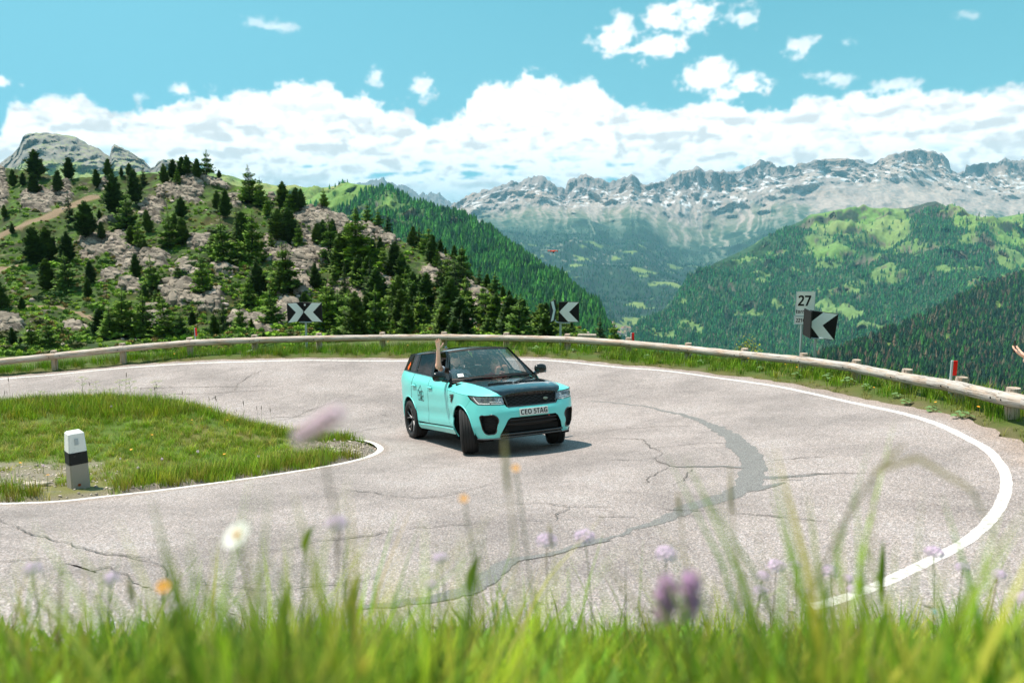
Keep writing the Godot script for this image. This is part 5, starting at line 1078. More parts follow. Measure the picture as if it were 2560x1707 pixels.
	for crack in [[Vector3(1.23, -3.67, -11.8), Vector3(1.69, -3.57, -11.48), Vector3(2.09, -3.51, -11.31), Vector3(2.13, -3.46, -10.97), Vector3(2.25, -3.38, -10.54), Vector3(2.51, -3.35, -10.45), Vector3(2.85, -3.29, -10.31), Vector3(3.01, -3.24, -10.03)],
		[Vector3(1.47, -4.02, -14.19), Vector3(1.93, -3.91, -13.85), Vector3(2.29, -3.79, -13.33), Vector3(2.22, -3.69, -12.62), Vector3(2.29, -3.61, -12.17), Vector3(2.25, -3.54, -11.63), Vector3(2.09, -3.51, -11.34)],
		[Vector3(2.19, -3.65, -12.34), Vector3(2.6, -3.6, -12.3), Vector3(3.06, -3.53, -12.24), Vector3(3.48, -3.42, -11.86)],
		[Vector3(3.39, -3.22, -10.25), Vector3(3.66, -3.2, -10.32), Vector3(4.17, -3.12, -10.2)],
		[Vector3(3.23, -3.14, -9.41), Vector3(3.6, -3.1, -9.35), Vector3(3.97, -3.05, -9.27), Vector3(4.35, -2.98, -9.06)],
		[Vector3(3.11, -3.14, -9.23), Vector3(3.3, -3.11, -9.18), Vector3(3.46, -3.08, -9.06)],
		[Vector3(1.54, -3.33, -9.69), Vector3(1.71, -3.32, -9.69), Vector3(1.75, -3.34, -9.88), Vector3(1.91, -3.37, -10.2), Vector3(2.17, -3.4, -10.59)],
		[Vector3(2.4, -3.34, -10.31), Vector3(2.2, -3.29, -9.79), Vector3(2.01, -3.25, -9.39)],
		[Vector3(0.85, -3.14, -8.08), Vector3(1.27, -3.12, -8.02)],
		[Vector3(1.6, -3.14, -8.33), Vector3(1.73, -3.12, -8.21), Vector3(1.97, -3.1, -8.12), Vector3(2.19, -3.09, -8.19)],
		[Vector3(2.33, -3.06, -7.99), Vector3(2.65, -3.01, -7.77), Vector3(2.88, -2.98, -7.63), Vector3(3.15, -2.94, -7.42)],
		[Vector3(1.54, -4.1, -14.91), Vector3(1.99, -4.03, -14.88), Vector3(2.6, -3.9, -14.58), Vector3(3.26, -3.74, -14.07)],
		[Vector3(-11.23, -4.65, -21.37), Vector3(-8.7, -4.52, -21.1), Vector3(-6.17, -4.43, -20.73)],
		[Vector3(-11.05, -4.71, -20.63), Vector3(-9.91, -4.66, -20.56), Vector3(-8.86, -4.6, -20.55), Vector3(-7.82, -4.54, -20.46), Vector3(-6.99, -4.5, -20.43), Vector3(-6.08, -4.46, -20.42)],
		[Vector3(-7.34, -4.51, -20.52), Vector3(-7.43, -4.44, -21.18), Vector3(-7.32, -4.36, -21.85), Vector3(-7.13, -4.3, -22.41)],
		[Vector3(-7.76, -4.61, -19.79), Vector3(-7.61, -4.56, -20.23), Vector3(-7.34, -4.51, -20.52)],
		[Vector3(-6.77, -4.65, -18.18), Vector3(-5.69, -4.59, -17.96), Vector3(-4.93, -4.56, -18.04), Vector3(-4.47, -4.55, -18.04), Vector3(-4.07, -4.55, -17.82), Vector3(-3.64, -4.54, -17.77)],
		[Vector3(-5.49, -4.58, -17.46), Vector3(-5.01, -4.57, -18.05), Vector3(-4.77, -4.54, -18.65), Vector3(-4.26, -4.48, -19.45)],
		[Vector3(-3.64, -4.4, -15.73), Vector3(-3.13, -4.51, -16.63), Vector3(-2.64, -4.54, -17.02)],
		[Vector3(-3.07, -4.54, -18.03), Vector3(-2.79, -4.53, -18.02)],
		[Vector3(-5.33, -3.11, -7.91), Vector3(-4.77, -3.02, -7.4), Vector3(-4.4, -2.97, -7.11), Vector3(-4.01, -2.93, -6.88), Vector3(-3.61, -2.88, -6.57), Vector3(-3.35, -2.87, -6.48), Vector3(-3.03, -2.83, -6.27), Vector3(-2.81, -2.8, -6.05), Vector3(-2.67, -2.77, -5.86), Vector3(-2.49, -2.73, -5.64)],
		[Vector3(-3.61, -2.88, -6.57), Vector3(-3.19, -2.87, -6.45), Vector3(-3.09, -2.89, -6.55)],
		[Vector3(-4.2, -2.79, -6.17), Vector3(-4.05, -2.81, -6.28), Vector3(-3.76, -2.85, -6.44)],
		[Vector3(-3.52, -2.75, -5.89), Vector3(-3.34, -2.78, -6), Vector3(-3.27, -2.8, -6.11), Vector3(-2.97, -2.75, -5.81), Vector3(-2.82, -2.73, -5.67)],
		[Vector3(-2.47, -2.9, -6.57), Vector3(-2.06, -2.95, -6.79), Vector3(-1.86, -3, -7.07), Vector3(-1.38, -3.06, -7.38), Vector3(-1, -3.11, -7.68), Vector3(0, -3.14, -7.92)],
		[Vector3(-2.54, -3.55, -10.21), Vector3(-1.81, -3.47, -9.75), Vector3(-1.2, -3.38, -9.3), Vector3(-0.81, -3.39, -9.43), Vector3(-0.43, -3.47, -9.97), Vector3(-0.15, -3.52, -10.33)],
		[Vector3(-2.44, -2.76, -5.79), Vector3(-2.02, -2.73, -5.56), Vector3(-1.41, -2.77, -5.71), Vector3(-1.04, -2.81, -5.96)],
		[Vector3(0, -3.28, -8.86), Vector3(0.28, -3.27, -8.82), Vector3(0.61, -3.22, -8.59), Vector3(1.05, -3.19, -8.5), Vector3(1.26, -3.18, -8.5)],
		[Vector3(0, -3.14, -7.97), Vector3(0.41, -3.13, -7.94), Vector3(0.55, -3.18, -8.28), Vector3(0.61, -3.22, -8.57)],
		[Vector3(-2.99, -4.37, -20.35), Vector3(-2.63, -4.37, -20.17)]]:
		a = Acc.new()
		var l := resample(flat(crack), 0.05, 0.05, 400 + n * 3)
		ribbon(a, l, func(f: float): return 0.0025 + 0.0075 * pow(absf(sin(f * 9.0 + n * 2.0)) * sin(PI * f), 0.7), 0.0075 + n * 0.0003, 0.9, n)
		put(road, "crack", a.mesh(), dark)
		n += 1

# ---------------------------------------------------------------- guard rail, signs, posts
func along(d: Vector3, at: Vector3) -> Transform3D:
	# x along d, y up
	var x := d.normalized()
	var z := x.cross(Vector3.UP).normalized()
	return Transform3D(Basis(x, z.cross(x), z), at)

func wood_picture(sd: int) -> ImageTexture:
	var w := 512; var h := 256
	var img := Image.create(w, h, false, Image.FORMAT_RGB8)
	var g := noise(0.012, 4, sd); var f := noise(0.05, 3, sd + 5); var big := noise(0.006, 3, sd + 9)
	for y in h:
		for x in w:
			var s := g.get_noise_2d(x * 0.35, y * 6.0) + f.get_noise_2d(x * 0.25, y * 5.0) * 0.6
			var b := big.get_noise_2d(x, y * 2.0)
			var c := Color(0.71, 0.665, 0.63).lerp(Color(0.81, 0.765, 0.73), clampf(s + 0.3, 0, 1)).lerp(Color(0.76, 0.62, 0.51), clampf(b * 1.6 + 0.1, 0, 1) * 0.5)
			if s < -0.42: c = c.lerp(Color(0.34, 0.29, 0.25), 0.75)
			img.set_pixel(x, y, c)
	return ImageTexture.create_from_image(img)

func log_mesh(length: float, r0: float, r1: float, sd: int) -> ArrayMesh:
	# a peeled log along x, a little bowed and lumpy, with sawn ends
	var v := PackedVector3Array(); var n := PackedVector3Array(); var uv := PackedVector2Array(); var t := PackedInt32Array()
	var w := noise(1.4, 3, sd)
	var segs := 22; var sides := 18
	for i in segs + 1:
		var f := float(i) / segs
		for k in sides + 1:
			var a := TAU * k / sides
			var r := lerpf(r0, r1, f) * (1.0 + 0.10 * w.get_noise_3d(f * length * 1.2, cos(a) * 0.6, sin(a) * 0.6))
			if i == 0 or i == segs: r *= 0.93
			v.append(Vector3((f - 0.5) * length, cos(a) * r, sin(a) * r))
			n.append(Vector3(0, cos(a), sin(a)))
			uv.append(Vector2(f * length * 0.35 + sd * 0.37, float(k) / sides + sd * 0.21))
	for i in segs:
		for k in sides:
			var a := i * (sides + 1) + k
			t.append_array([a, a + sides + 1, a + sides + 2, a, a + sides + 2, a + 1])
	for e in 2:
		var o := v.size()
		var x := (e - 0.5) * length
		v.append(Vector3(x, 0, 0)); n.append(Vector3(e * 2 - 1, 0, 0)); uv.append(Vector2(0.5, 0.5))
		for k in sides + 1:
			var q := v[(segs if e else 0) * (sides + 1) + k]
			v.append(q); n.append(Vector3(e * 2 - 1, 0, 0)); uv.append(Vector2(0.5 + q.y, 0.5 + q.z))
		for k in sides:
			if e: t.append_array([o, o + k + 2, o + k + 1])
			else: t.append_array([o, o + k + 1, o + k + 2])
	for k in range(0, t.size(), 3):
		var q := (v[t[k + 2]] - v[t[k]]).cross(v[t[k + 1]] - v[t[k]])
		if q.dot(n[t[k]]) < 0:
			var z := t[k + 1]; t[k + 1] = t[k + 2]; t[k + 2] = z
	var arr := []
	arr.resize(Mesh.ARRAY_MAX)
	arr[Mesh.ARRAY_VERTEX] = v; arr[Mesh.ARRAY_NORMAL] = n; arr[Mesh.ARRAY_TEX_UV] = uv; arr[Mesh.ARRAY_INDEX] = t
	var m := ArrayMesh.new()
	m.add_surface_from_arrays(Mesh.PRIMITIVE_TRIANGLES, arr)
	return m

func guard_rail() -> void:
	var wood := []
	for k in 2:
		var m := paint("log%d" % k, Color(1, 1, 1) if k == 0 else Color(0.93, 0.95, 0.96), 0.85)
		m.albedo_texture = wood_picture(900 + k * 31)
		wood.append(m)
	var post_wood := paint("post_wood", Color(0.95, 0.93, 0.90), 0.9)
	post_wood.albedo_texture = wood_picture(977)
	var iron := paint("bolt", Color(0.16, 0.14, 0.13), 0.6, 0.5)
	var g := thing("timber_guard_rail", "weathered timber guard rail of peeled logs on short posts round the bend", "guard rail")
	var n := post_tops.size()
	var pts := PackedVector3Array()
	pts.append(post_tops[0] + (post_tops[0] - post_tops[1]))
	pts.append_array(post_tops)
	pts.append(post_tops[n - 1] + Vector3(-0.20, 0.26, 1.94))
	for i in pts.size():
		var top := pts[i]
		var b: Vector3 = post_bases[clampi(i - 1, 0, n - 1)]
		var lower := top.y - 0.62
		if i >= 1 and i <= n: lower = b.y
		# the post stands on the far side of the log
		var out := Vector3(top.x + 3.0, 0, top.z + 13.5).normalized()
		var h := top.y - lower + 0.45
		var lean := Vector3(out.x, 0, out.z) * 0.04 * sin(i * 2.3)
		var tr := Transform3D(Basis(Vector3(0, -1, 0) + lean, Vector3(1, 0, 0), Vector3(0, 0, 1)).orthonormalized(), top + out * 0.10 - Vector3(0, h / 2, 0))
		put(g, "post", log_mesh(h, 0.094, 0.10, 40 + i), post_wood, tr)
	for i in pts.size() - 1:
		var a := pts[i] - Vector3(0, 0.155, 0); var b := pts[i + 1] - Vector3(0, 0.155, 0)
		var out := Vector3(a.x + b.x + 6.0, 0, a.z + b.z + 27.0).normalized()
		var mid := (a + b) / 2 - out * 0.04
		var rad := 0.102
		var rail := put(g, "rail", log_mesh(a.distance_to(b) - 0.012, rad, rad * 0.97, 70 + i * 3), wood[0 if i < 12 else 1], along(b - a, mid))
		for s in [-1.0, 1.0]:
			var q := Acc.new()
			q.ball(Vector3(s * (a.distance_to(b) / 2 - 0.16), -0.01, (-1.0 if (along(b - a, mid).basis.z).dot(out) > 0 else 1.0) * rad), Vector3(0.016, 0.016, 0.010), 8, 5)
			put(rail, "bolt", q.mesh(), iron)

func chevron_panel(parent: Node3D, tr: Transform3D, size: float, points_left: bool) -> void:
	# a square board, black with a white arrow, in its frame; its face looks along +z
	var a := Acc.new()
	a.box(Vector3.ZERO, Vector3(size, size, 0.02), 0.004)
	var b := put(parent, "board", a.mesh(), paint("sign_black", Color(0.02, 0.02, 0.024), 0.85), tr)
	a = Acc.new()
	var s := size / 2; var m := -1.0 if points_left else 1.0
	var z := 0.0125
	var tip := Vector3(m * s * 0.97, 0, z); var notch := Vector3(-m * s * 0.02, 0, z)
	for y in [1.0, -1.0]:
		var o := Vector3(-m * s * 0.98, y * s * 0.98, z); var i := Vector3(m * s * 0.06, y * s * 0.98, z)
		a.quad(tip, i, o, notch)
	put(b, "arrow", a.mesh(), paint("sign_white", Color(0.86, 0.90, 0.90), 0.5))
	a = Acc.new()
	for y in [-1.0, 1.0]: a.box(Vector3(0, y * s, 0), Vector3(size + 0.02, 0.012, 0.03), 0.003)
	for x in [-1.0, 1.0]: a.box(Vector3(x * s, 0, 0), Vector3(0.012, size - 0.012, 0.03), 0.003)
	put(b, "rim", a.mesh(), paint("sign_rim", Color(0.17, 0.17, 0.18), 0.5, 0.4))

func pole(parent: Node3D, from: Vector3, to: Vector3, r := 0.03) -> void:
	var a := Acc.new()
	a.tube(PackedVector3Array([from, to]), [r], 12)
	put(parent, "pole", a.mesh(), paint("galvanised", Color(0.62, 0.69, 0.70), 0.45, 0.35))

func turned(y: float, x := 0.0) -> Basis:
	return Basis(Vector3.UP, deg_to_rad(y)) * Basis(Vector3.RIGHT, deg_to_rad(x))

func signs() -> void:
	var steel := paint("galvanised", Color(0.62, 0.69, 0.70), 0.45, 0.35)
	# left: two boards with their arrows tip to tip, at an angle like an open book
	var s := thing("chevron_sign", "pair of black boards whose white arrows point at each other, before the rocky hill", "road sign", Transform3D(Basis(), Vector3(-6.733, -4.7, -25.75)))
	pole(s, Vector3.ZERO, Vector3(0, 1.95, 0), 0.034)
	chevron_panel(s, Transform3D(turned(48), Vector3(-0.247, 1.67, 0.22)), 0.62, false)
	chevron_panel(s, Transform3D(turned(-8), Vector3(0.266, 1.66, 0.08)), 0.62, true)
	var a := Acc.new()
	a.box(Vector3(0.02, 1.335, 0.08), Vector3(0.4, 0.03, 0.1), 0.01)
	put(s, "bracket", a.mesh(), steel)
	a = Acc.new()
	a.tube(PackedVector3Array([Vector3(0.03, 1.90, 0.128), Vector3(0.03, 1.90, 0.14)]), [0.03], 12)
	put(s, "reflector", a.mesh(), paint("sign_white", Color(0.86, 0.90, 0.90), 0.5))
	# middle: one board square on, the other nearly edge on
	s = thing("chevron_sign", "black arrow board with a second board nearly edge on, beside the wooden marker", "road sign", Transform3D(Basis(), Vector3(1.535, -4.75, -24.98)))
	pole(s, Vector3.ZERO, Vector3(0, 1.46, 0), 0.034)
	chevron_panel(s, Transform3D(turned(-6), Vector3(0.256, 1.808, 0.08)), 0.63, true)
	chevron_panel(s, Transform3D(turned(73), Vector3(-0.244, 1.837, 0.0)), 0.63, false)
	a = Acc.new()
	a.tube(PackedVector3Array([Vector3(-0.17, 1.54, 0.0), Vector3(-0.14, 1.48, 0.02), Vector3(0, 1.455, 0.04), Vector3(0.3, 1.46, 0.08)]), [0.022], 8)
	put(s, "bracket", a.mesh(), steel)
	# right: a single board, with the edge of another behind it
	s = thing("chevron_sign", "black board with a white arrow pointing left, tilted, in front of the white 27 sign", "road sign", Transform3D(Basis(), Vector3(7.33, -4.1, -18.95)))
	pole(s, Vector3.ZERO, Vector3(-0.02, 1.24, 0), 0.032)
	chevron_panel(s, Transform3D(turned(-22) * Basis(Vector3.BACK, deg_to_rad(-5)), Vector3(0.10, 1.548, 0.06)), 0.63, true)
	chevron_panel(s, Transform3D(turned(84), Vector3(-0.27, 1.60, 0.10)), 0.63, false)
	a = Acc.new()
	a.box(Vector3(0.0, 1.225, 0.04), Vector3(0.30, 0.03, 0.12), 0.012)
	put(s, "bracket", a.mesh(), steel)
	# the hairpin's number
	var white := paint("sign_plate_white", Color(0.94, 0.94, 0.92), 0.5); var ink := paint("ink", Color(0.04, 0.04, 0.045), 0.6)
	s = thing("hairpin_sign", "white plate reading 27 tornante 2210 on a grey pole behind the guard rail", "road sign", Transform3D(Basis(), Vector3(7.18, -4.43, -19.50)))
	pole(s, Vector3.ZERO, Vector3(-0.02, 2.3, 0), 0.032)
	for q in [[Vector3(0.025, 2.33, 0.05), Vector3(0.46, 0.60, 0.02)], [Vector3(0.005, 1.925, 0.05), Vector3(0.46, 0.20, 0.02)]]:
		a = Acc.new()
		a.box(q[0], q[1], 0.008)
		var pl := put(s, "plate", a.mesh(), white)
		a = Acc.new()
		var w: Vector3 = q[1]
		for y in [-1.0, 1.0]: a.box(q[0] + Vector3(0, y * w.y / 2, 0.004), Vector3(w.x + 0.016, 0.012, 0.026), 0.004)
		for x in [-1.0, 1.0]: a.box(q[0] + Vector3(x * w.x / 2, 0, 0.004), Vector3(0.012, w.y - 0.012, 0.026), 0.004)
		put(pl, "rim", a.mesh(), steel)
		if w.y > 0.3:
			lettering(pl, "number", "27", 0.255, ink, Transform3D(Basis(), q[0] + Vector3(-0.03, 0.075, 0.012)), true, 0.86)
			lettering(pl, "lettering", "tornante", 0.098, ink, Transform3D(Basis(), q[0] + Vector3(0.0, -0.185, 0.012)), true, 0.78)
			a = Acc.new()
			a.tube(PackedVector3Array([q[0] + Vector3(0.165, 0.16, 0.011), q[0] + Vector3(0.165, 0.16, 0.016)]), [0.022], 12)
			put(pl, "stud", a.mesh(), paint("sign_white", Color(0.86, 0.90, 0.90), 0.5))
		else:
			lettering(pl, "lettering", "2210", 0.088, ink, Transform3D(Basis(), q[0] + Vector3(-0.085, 0.0, 0.012)), true, 0.85)
			lettering(pl, "lettering", "m s.l.m.", 0.046, ink, Transform3D(Basis(), q[0] + Vector3(0.135, -0.018, 0.012)), false, 0.9)
	# a wooden marker board behind the rail, its number half hidden
	s = thing("wooden_marker", "pale wooden board painted with a white field and a black 27, low behind the rail", "marker board", Transform3D(turned(-6), Vector3(2.33, -4.62, -24.45)))
	a = Acc.new()
	a.box(Vector3(0, 0.52, 0), Vector3(0.58, 1.04, 0.16), 0.02)
	put(s, "board", a.mesh(), triplanar(paint("marker_wood", Color(0.78, 0.72, 0.66), 0.9), noise_tex(0.03, 4, Color(0.75, 0.75, 0.75), Color(1, 1, 1), 256, 6), 0.8))
	a = Acc.new()
	a.box(Vector3(-0.04, 0.62, 0.081), Vector3(0.42, 0.34, 0.01), 0.003)
	var field := put(s, "painted_field", a.mesh(), paint("field_white", Color(0.86, 0.88, 0.89), 0.6))
	lettering(field, "number", "27", 0.30, ink, Transform3D(Basis(), Vector3(-0.03, 0.62, 0.087)), true, 0.9)
	# red and white snow markers on the rail posts
	var list := [[Vector3(-9.98, -3.62, -24.85), 0.26, -28.0, "red and white marker plate behind the third post from the left end of the rail"], [Vector3(3.56, -3.55, -23.3), 0.30, 12.0, "red marker plate on a thin post above the village in the valley"], [Vector3(7.33, -2.52, -12.98), 0.30, 4.0, "red marker plate on a bracket at the near right guard rail post"]]
	for q in list:
		s = thing("delineator", q[3], "road marker", Transform3D(turned(q[2]), q[0]), "red marker plates along the guard rail")
		a = Acc.new()
		a.box(Vector3(-0.035, -0.1, 0), Vector3(0.035, 0.56, 0.03), 0.005)
		put(s, "upright", a.mesh(), paint("marker_grey", Color(0.70, 0.74, 0.75), 0.5, 0.2))
		a = Acc.new()
		a.box(Vector3(0.022, 0.05, 0.004), Vector3(0.075, 0.25, 0.012), 0.004)
		put(s, "red_plate", a.mesh(), paint("marker_red", Color(0.93, 0.04, 0.04), 0.45))
		if q[1] == 0.30 and q[0].x > 6:
			a = Acc.new()
			a.box(Vector3(0.0, -0.36, 0.05), Vector3(0.09, 0.16, 0.012), 0.004)
			a.box(Vector3(0.0, -0.44, 0.10), Vector3(0.09, 0.012, 0.10), 0.004)
			put(s, "bracket", a.mesh(), steel)
	# concrete kerb post in the inside of the bend
	var at := Vector3(-5.66, 0, -9.98)
	at.y = road_y(at.x, at.z) - 0.02
	s = thing("concrete_post", "square concrete post with a white top and a peeling black band", "bollard", Transform3D(turned(44), at))
	var conc := triplanar(paint("post_concrete", Color(0.82, 0.775, 0.73), 0.95), noise_tex(0.16, 4, Color(0.5, 0.5, 0.5), Color(1, 1, 1), 512, 61), 0.35)
	var white_worn := triplanar(paint("post_white", Color(0.90, 0.90, 0.89), 0.8), noise_tex(0.03, 5, Color(0.62, 0.60, 0.58), Color(1, 1, 1), 512, 62, 0.25), 0.5)
	var black_worn := triplanar(paint("post_black", Color(1, 1, 1), 0.7), noise_tex(0.02, 5, Color(0.66, 0.63, 0.60), Color(0.05, 0.055, 0.07), 512, 63, 0.30), 0.55)
	var w0 := 0.225; var w1 := 0.20
	var prism := func(y0: float, y1: float, k0: float, k1: float, cap: bool) -> ArrayMesh:
		var p := Acc.new()
		var q := []
		for e in [[y0, k0], [y1, k1]]:
			var h: float = e[1] / 2; var ch := h * 0.86
			for c in [Vector2(h, -ch), Vector2(h, ch), Vector2(ch, h), Vector2(-ch, h), Vector2(-h, ch), Vector2(-h, -ch), Vector2(-ch, -h), Vector2(ch, -h)]: q.append(Vector3(c.x, e[0], c.y))
		for k in 8: p.quad(q[k], q[(k + 1) % 8], q[8 + (k + 1) % 8], q[8 + k])
		if cap:
			for k in 8:
				var m := Vector3(0, y1 + 0.02, 0)
				var a0: Vector3 = q[8 + k]; var a1: Vector3 = q[8 + (k + 1) % 8]
				var b0 := Vector3(a0.x * 0.8, y1 + 0.018, a0.z * 0.8); var b1 := Vector3(a1.x * 0.8, y1 + 0.018, a1.z * 0.8)
				p.quad(a0, a1, b1, b0)
				p.tri(b0, b1, m)
		return p.mesh()
	put(s, "concrete_base", prism.call(-0.15, 0.40, w0 * 1.02, w0 * 0.97, false), conc)
	put(s, "black_band", prism.call(0.40, 0.56, w0 * 1.0, w0 * 0.975, false), black_worn)
	put(s, "white_top", prism.call(0.56, 0.80, w0 * 0.95, w1 * 0.94, true), white_worn)
	a = Acc.new()
	a.box(Vector3(-0.01, 0.70, w0 * 0.475), Vector3(0.045, 0.085, 0.006), 0.002)
	put(s, "reflector", a.mesh(), paint("reflector_grey", Color(0.66, 0.70, 0.72), 0.35))
	a = Acc.new()
	a.tube(PackedVector3Array([Vector3(-0.02, 0.13, w0 * 0.5), Vector3(-0.02, 0.13, w0 * 0.5 + 0.008)]), [0.018], 12)
	put(s, "rust_stain", a.mesh(), paint("rust", Color(0.56, 0.24, 0.10), 0.9))
	# drone over the valley
	s = thing("drone", "small orange quadcopter drone hovering over the valley", "drone", Transform3D(turned(20), Vector3(1.63, -1.35, -32.0)))
	var orange := paint("drone_orange", Color(0.93, 0.30, 0.16), 0.4)
	a = Acc.new()
	a.box(Vector3(0, 0.015, 0), Vector3(0.11, 0.055, 0.20), 0.02)
	put(s, "body", a.mesh(), orange)
	a = Acc.new()
	a.ball(Vector3(0, -0.035, 0.08), Vector3(0.028, 0.026, 0.028))
	put(s, "camera", a.mesh(), paint("ink", Color(0.04, 0.04, 0.045), 0.6))
	for k in 4:
		var c := Vector3(-1 if k % 2 else 1, 0, -1 if k < 2 else 1)
		a = Acc.new()
		a.tube(PackedVector3Array([c * Vector3(0.04, 0, 0.06) + Vector3(0, 0.02, 0), c * Vector3(0.15, 0, 0.13) + Vector3(0, 0.04, 0)]), [0.013, 0.011], 8)
		a.tube(PackedVector3Array([c * Vector3(0.15, 0, 0.13) + Vector3(0, -0.03, 0), c * Vector3(0.15, 0, 0.13) + Vector3(0, 0.055, 0)]), [0.009, 0.016], 8)
		var arm := put(s, "arm", a.mesh(), orange)
		a = Acc.new()
		a.box(c * Vector3(0.15, 0, 0.13) + Vector3(0, 0.062, 0), Vector3(0.20, 0.004, 0.018), 0.001)
		put(arm, "propeller", a.mesh(), paint("prop", Color(0.85, 0.83, 0.80), 0.5))

# ---------------------------------------------------------------- the car. In its own axes x is forward from the front axle, y up, z to its right
var plan := Curve2D.new()
var plan_len := 0.0
var side_sign := 1.0
const OFF_Y := [0.20, 0.28, 0.40, 0.55, 0.70, 0.85, 0.95, 1.02, 1.08, 1.14]
const OFF_V := [0.10, 0.05, 0.012, 0.0, 0.0, 0.008, 0.018, 0.030, 0.050, 0.085]

func table(x: float, xs: Array, ys: Array) -> float:
	if x <= xs[0]: return ys[0]
	for i in xs.size() - 1:
		if x <= xs[i + 1]: return lerpf(ys[i], ys[i + 1], (x - xs[i]) / (xs[i + 1] - xs[i]))
	return ys[ys.size() - 1]

func car_plan() -> void:
	var p := [[0.905, 0], [0.895, 0.30], [0.865, 0.52], [0.80, 0.70], [0.69, 0.83], [0.55, 0.915], [0.38, 0.962], [0.15, 0.985], [-0.1, 0.99], [-0.45, 0.975], [-0.9, 0.968], [-1.6, 0.968], [-2.2, 0.975], [-2.7, 0.99], [-3.0, 0.99], [-3.3, 0.97], [-3.6, 0.92], [-3.82, 0.82], [-3.93, 0.6], [-3.97, 0.3], [-3.98, 0]]
	var l := PackedVector2Array()
	for q in p: l.append(Vector2(q[0], q[1]))
	for q in smooth_line(l, 8): plan.add_point(q)
	plan.bake_interval = 0.01
	plan_len = plan.get_baked_length()

func skin(p: Vector2, inset := 0.0) -> Vector3:
	# p.x: metres round the outline from the middle of the nose, p.y: height
	var s := absf(p.x)
	var sg := 1.0 if p.x >= 0 else -1.0
	if s > plan_len:
		s = 2.0 * plan_len - s; sg = -sg
	var q := plan.sample_baked(s)
	var t := (plan.sample_baked(minf(s + 0.02, plan_len)) - plan.sample_baked(maxf(s - 0.02, 0.0))).normalized()
	if s < 0.02: t = Vector2(0, 1)
	if s > plan_len - 0.02: t = Vector2(0, -1)
	var n := Vector2(t.y, -t.x)
	var rise := clampf((-0.7 - q.x) * 0.0846, 0.0, 0.24)
	var y := p.y - rise * smoothstep(0.88, 1.12, p.y)
	var o := table(y, OFF_Y, OFF_V)
	if y > 1.14: o += (y - 1.14) * 0.5
	var fr := clampf((0.9 - s) / 0.5, 0.0, 1.0)
	o += fr * table(p.y, [0.25, 0.40, 0.55, 0.66, 0.72, 0.95, 1.02], [0.03, 0.0, 0.0, 0.0, 0.03, 0.07, 0.10])
	# flared arches and a waist between them
	if y < 0.95:
		var f := maxf(exp(-pow((s - 1.61) / 0.46, 2.0)), exp(-pow((s - 4.53) / 0.50, 2.0)))
		o += 0.022 * (1.0 - f) * smoothstep(0.95, 0.8, y) * smoothstep(1.0, 1.3, s)
		if s > 2.0 and s < 4.1: o += 0.02 * exp(-pow((y - 0.56) / 0.10, 2.0)) 
	q -= n * (o + inset)
	return Vector3(q.x, p.y, q.y * sg)

func mirrored(poly: PackedVector2Array) -> PackedVector2Array:
	var o := PackedVector2Array()
	for p in poly: o.append(Vector2(-p.x, p.y))
	o.reverse()
	return o

func vecs(a: Array) -> PackedVector2Array:
	var o := PackedVector2Array()
	for p in a: o.append(Vector2(p[0], p[1]))
	return o

func arc(c: Vector2, r: float, from: float, to: float, n: int) -> Array:
	var o := []
	for i in n + 1:
		var a := deg_to_rad(lerpf(from, to, float(i) / n))
		o.append([c.x + cos(a) * r, c.y + sin(a) * r])
	return o

func rounded(l: Array, r: float) -> PackedVector2Array:
	var p := vecs(l); var o := PackedVector2Array()
	for i in p.size():
		var a := p[(i + p.size() - 1) % p.size()]; var b := p[i]; var c := p[(i + 1) % p.size()]
		var d1 := minf(r, a.distance_to(b) * 0.45); var d2 := minf(r, c.distance_to(b) * 0.45)
		var s := b + (a - b).normalized() * d1; var e := b + (c - b).normalized() * d2
		for k in 5:
			var f := k / 4.0
			o.append(s.lerp(b, f).lerp(b.lerp(e, f), f))
	return o

func panel(parent: Node, called: String, poly: PackedVector2Array, mat: Material, cell := 0.06, inset := 0.0, holes := [], gap := 0.004) -> MeshInstance3D:
	if gap > 0:
		var g := Geometry2D.offset_polygon(poly, -gap)
		if g.size(): poly = g[0]
	var a := Acc.new()
	a.patch(poly, cell, func(p): return skin(p, inset), holes)
	return put(parent, called, a.mesh(), mat)

func hood_edge(s: float) -> float:
	return table(s, [0.5, 0.65, 0.8, 1.0, 1.22, 1.5, 1.8, 2.05, 2.3, 2.5], [0.890, 0.905, 0.918, 0.930, 0.945, 0.965, 0.990, 1.01, 1.03, 1.05])

func hood_at(s: float, t: float, lift := 0.0) -> Vector3:
	# s: station along the shut line, t: -1 left shut line, 1 right one
	var e := skin(Vector2(s, hood_edge(s) - 0.005))
	var crown := table(s, [0.5, 0.56, 0.65, 0.8, 1.0, 1.3, 1.7, 2.1, 2.4], [0.004, 0.014, 0.032, 0.060, 0.088, 0.115, 0.128, 0.133, 0.128])
	var bow := table(s, [0.5, 0.65, 0.8, 1.0, 1.3, 1.7, 2.1, 2.4], [0.012, 0.05, 0.09, 0.14, 0.20, 0.24, 0.24, 0.22])
	var k := 1.0 - pow(absf(t), lerpf(2.6, 4.2, smoothstep(0.6, 1.4, s)))
	var y := e.y + crown * k
	# a soft crease on either side of the middle
	y += 0.010 * exp(-pow((absf(t) - 0.66) / 0.06, 2.0)) * smoothstep(0.7, 1.0, s)
	return Vector3(e.x + bow * (1.0 - t * t), y + lift, e.z * t)

func strip_mesh(pts: PackedVector3Array, w: Vector3, h: float) -> ArrayMesh:
	var a := Acc.new()
	a.tube(pts, [h], 6)
	return a.mesh()

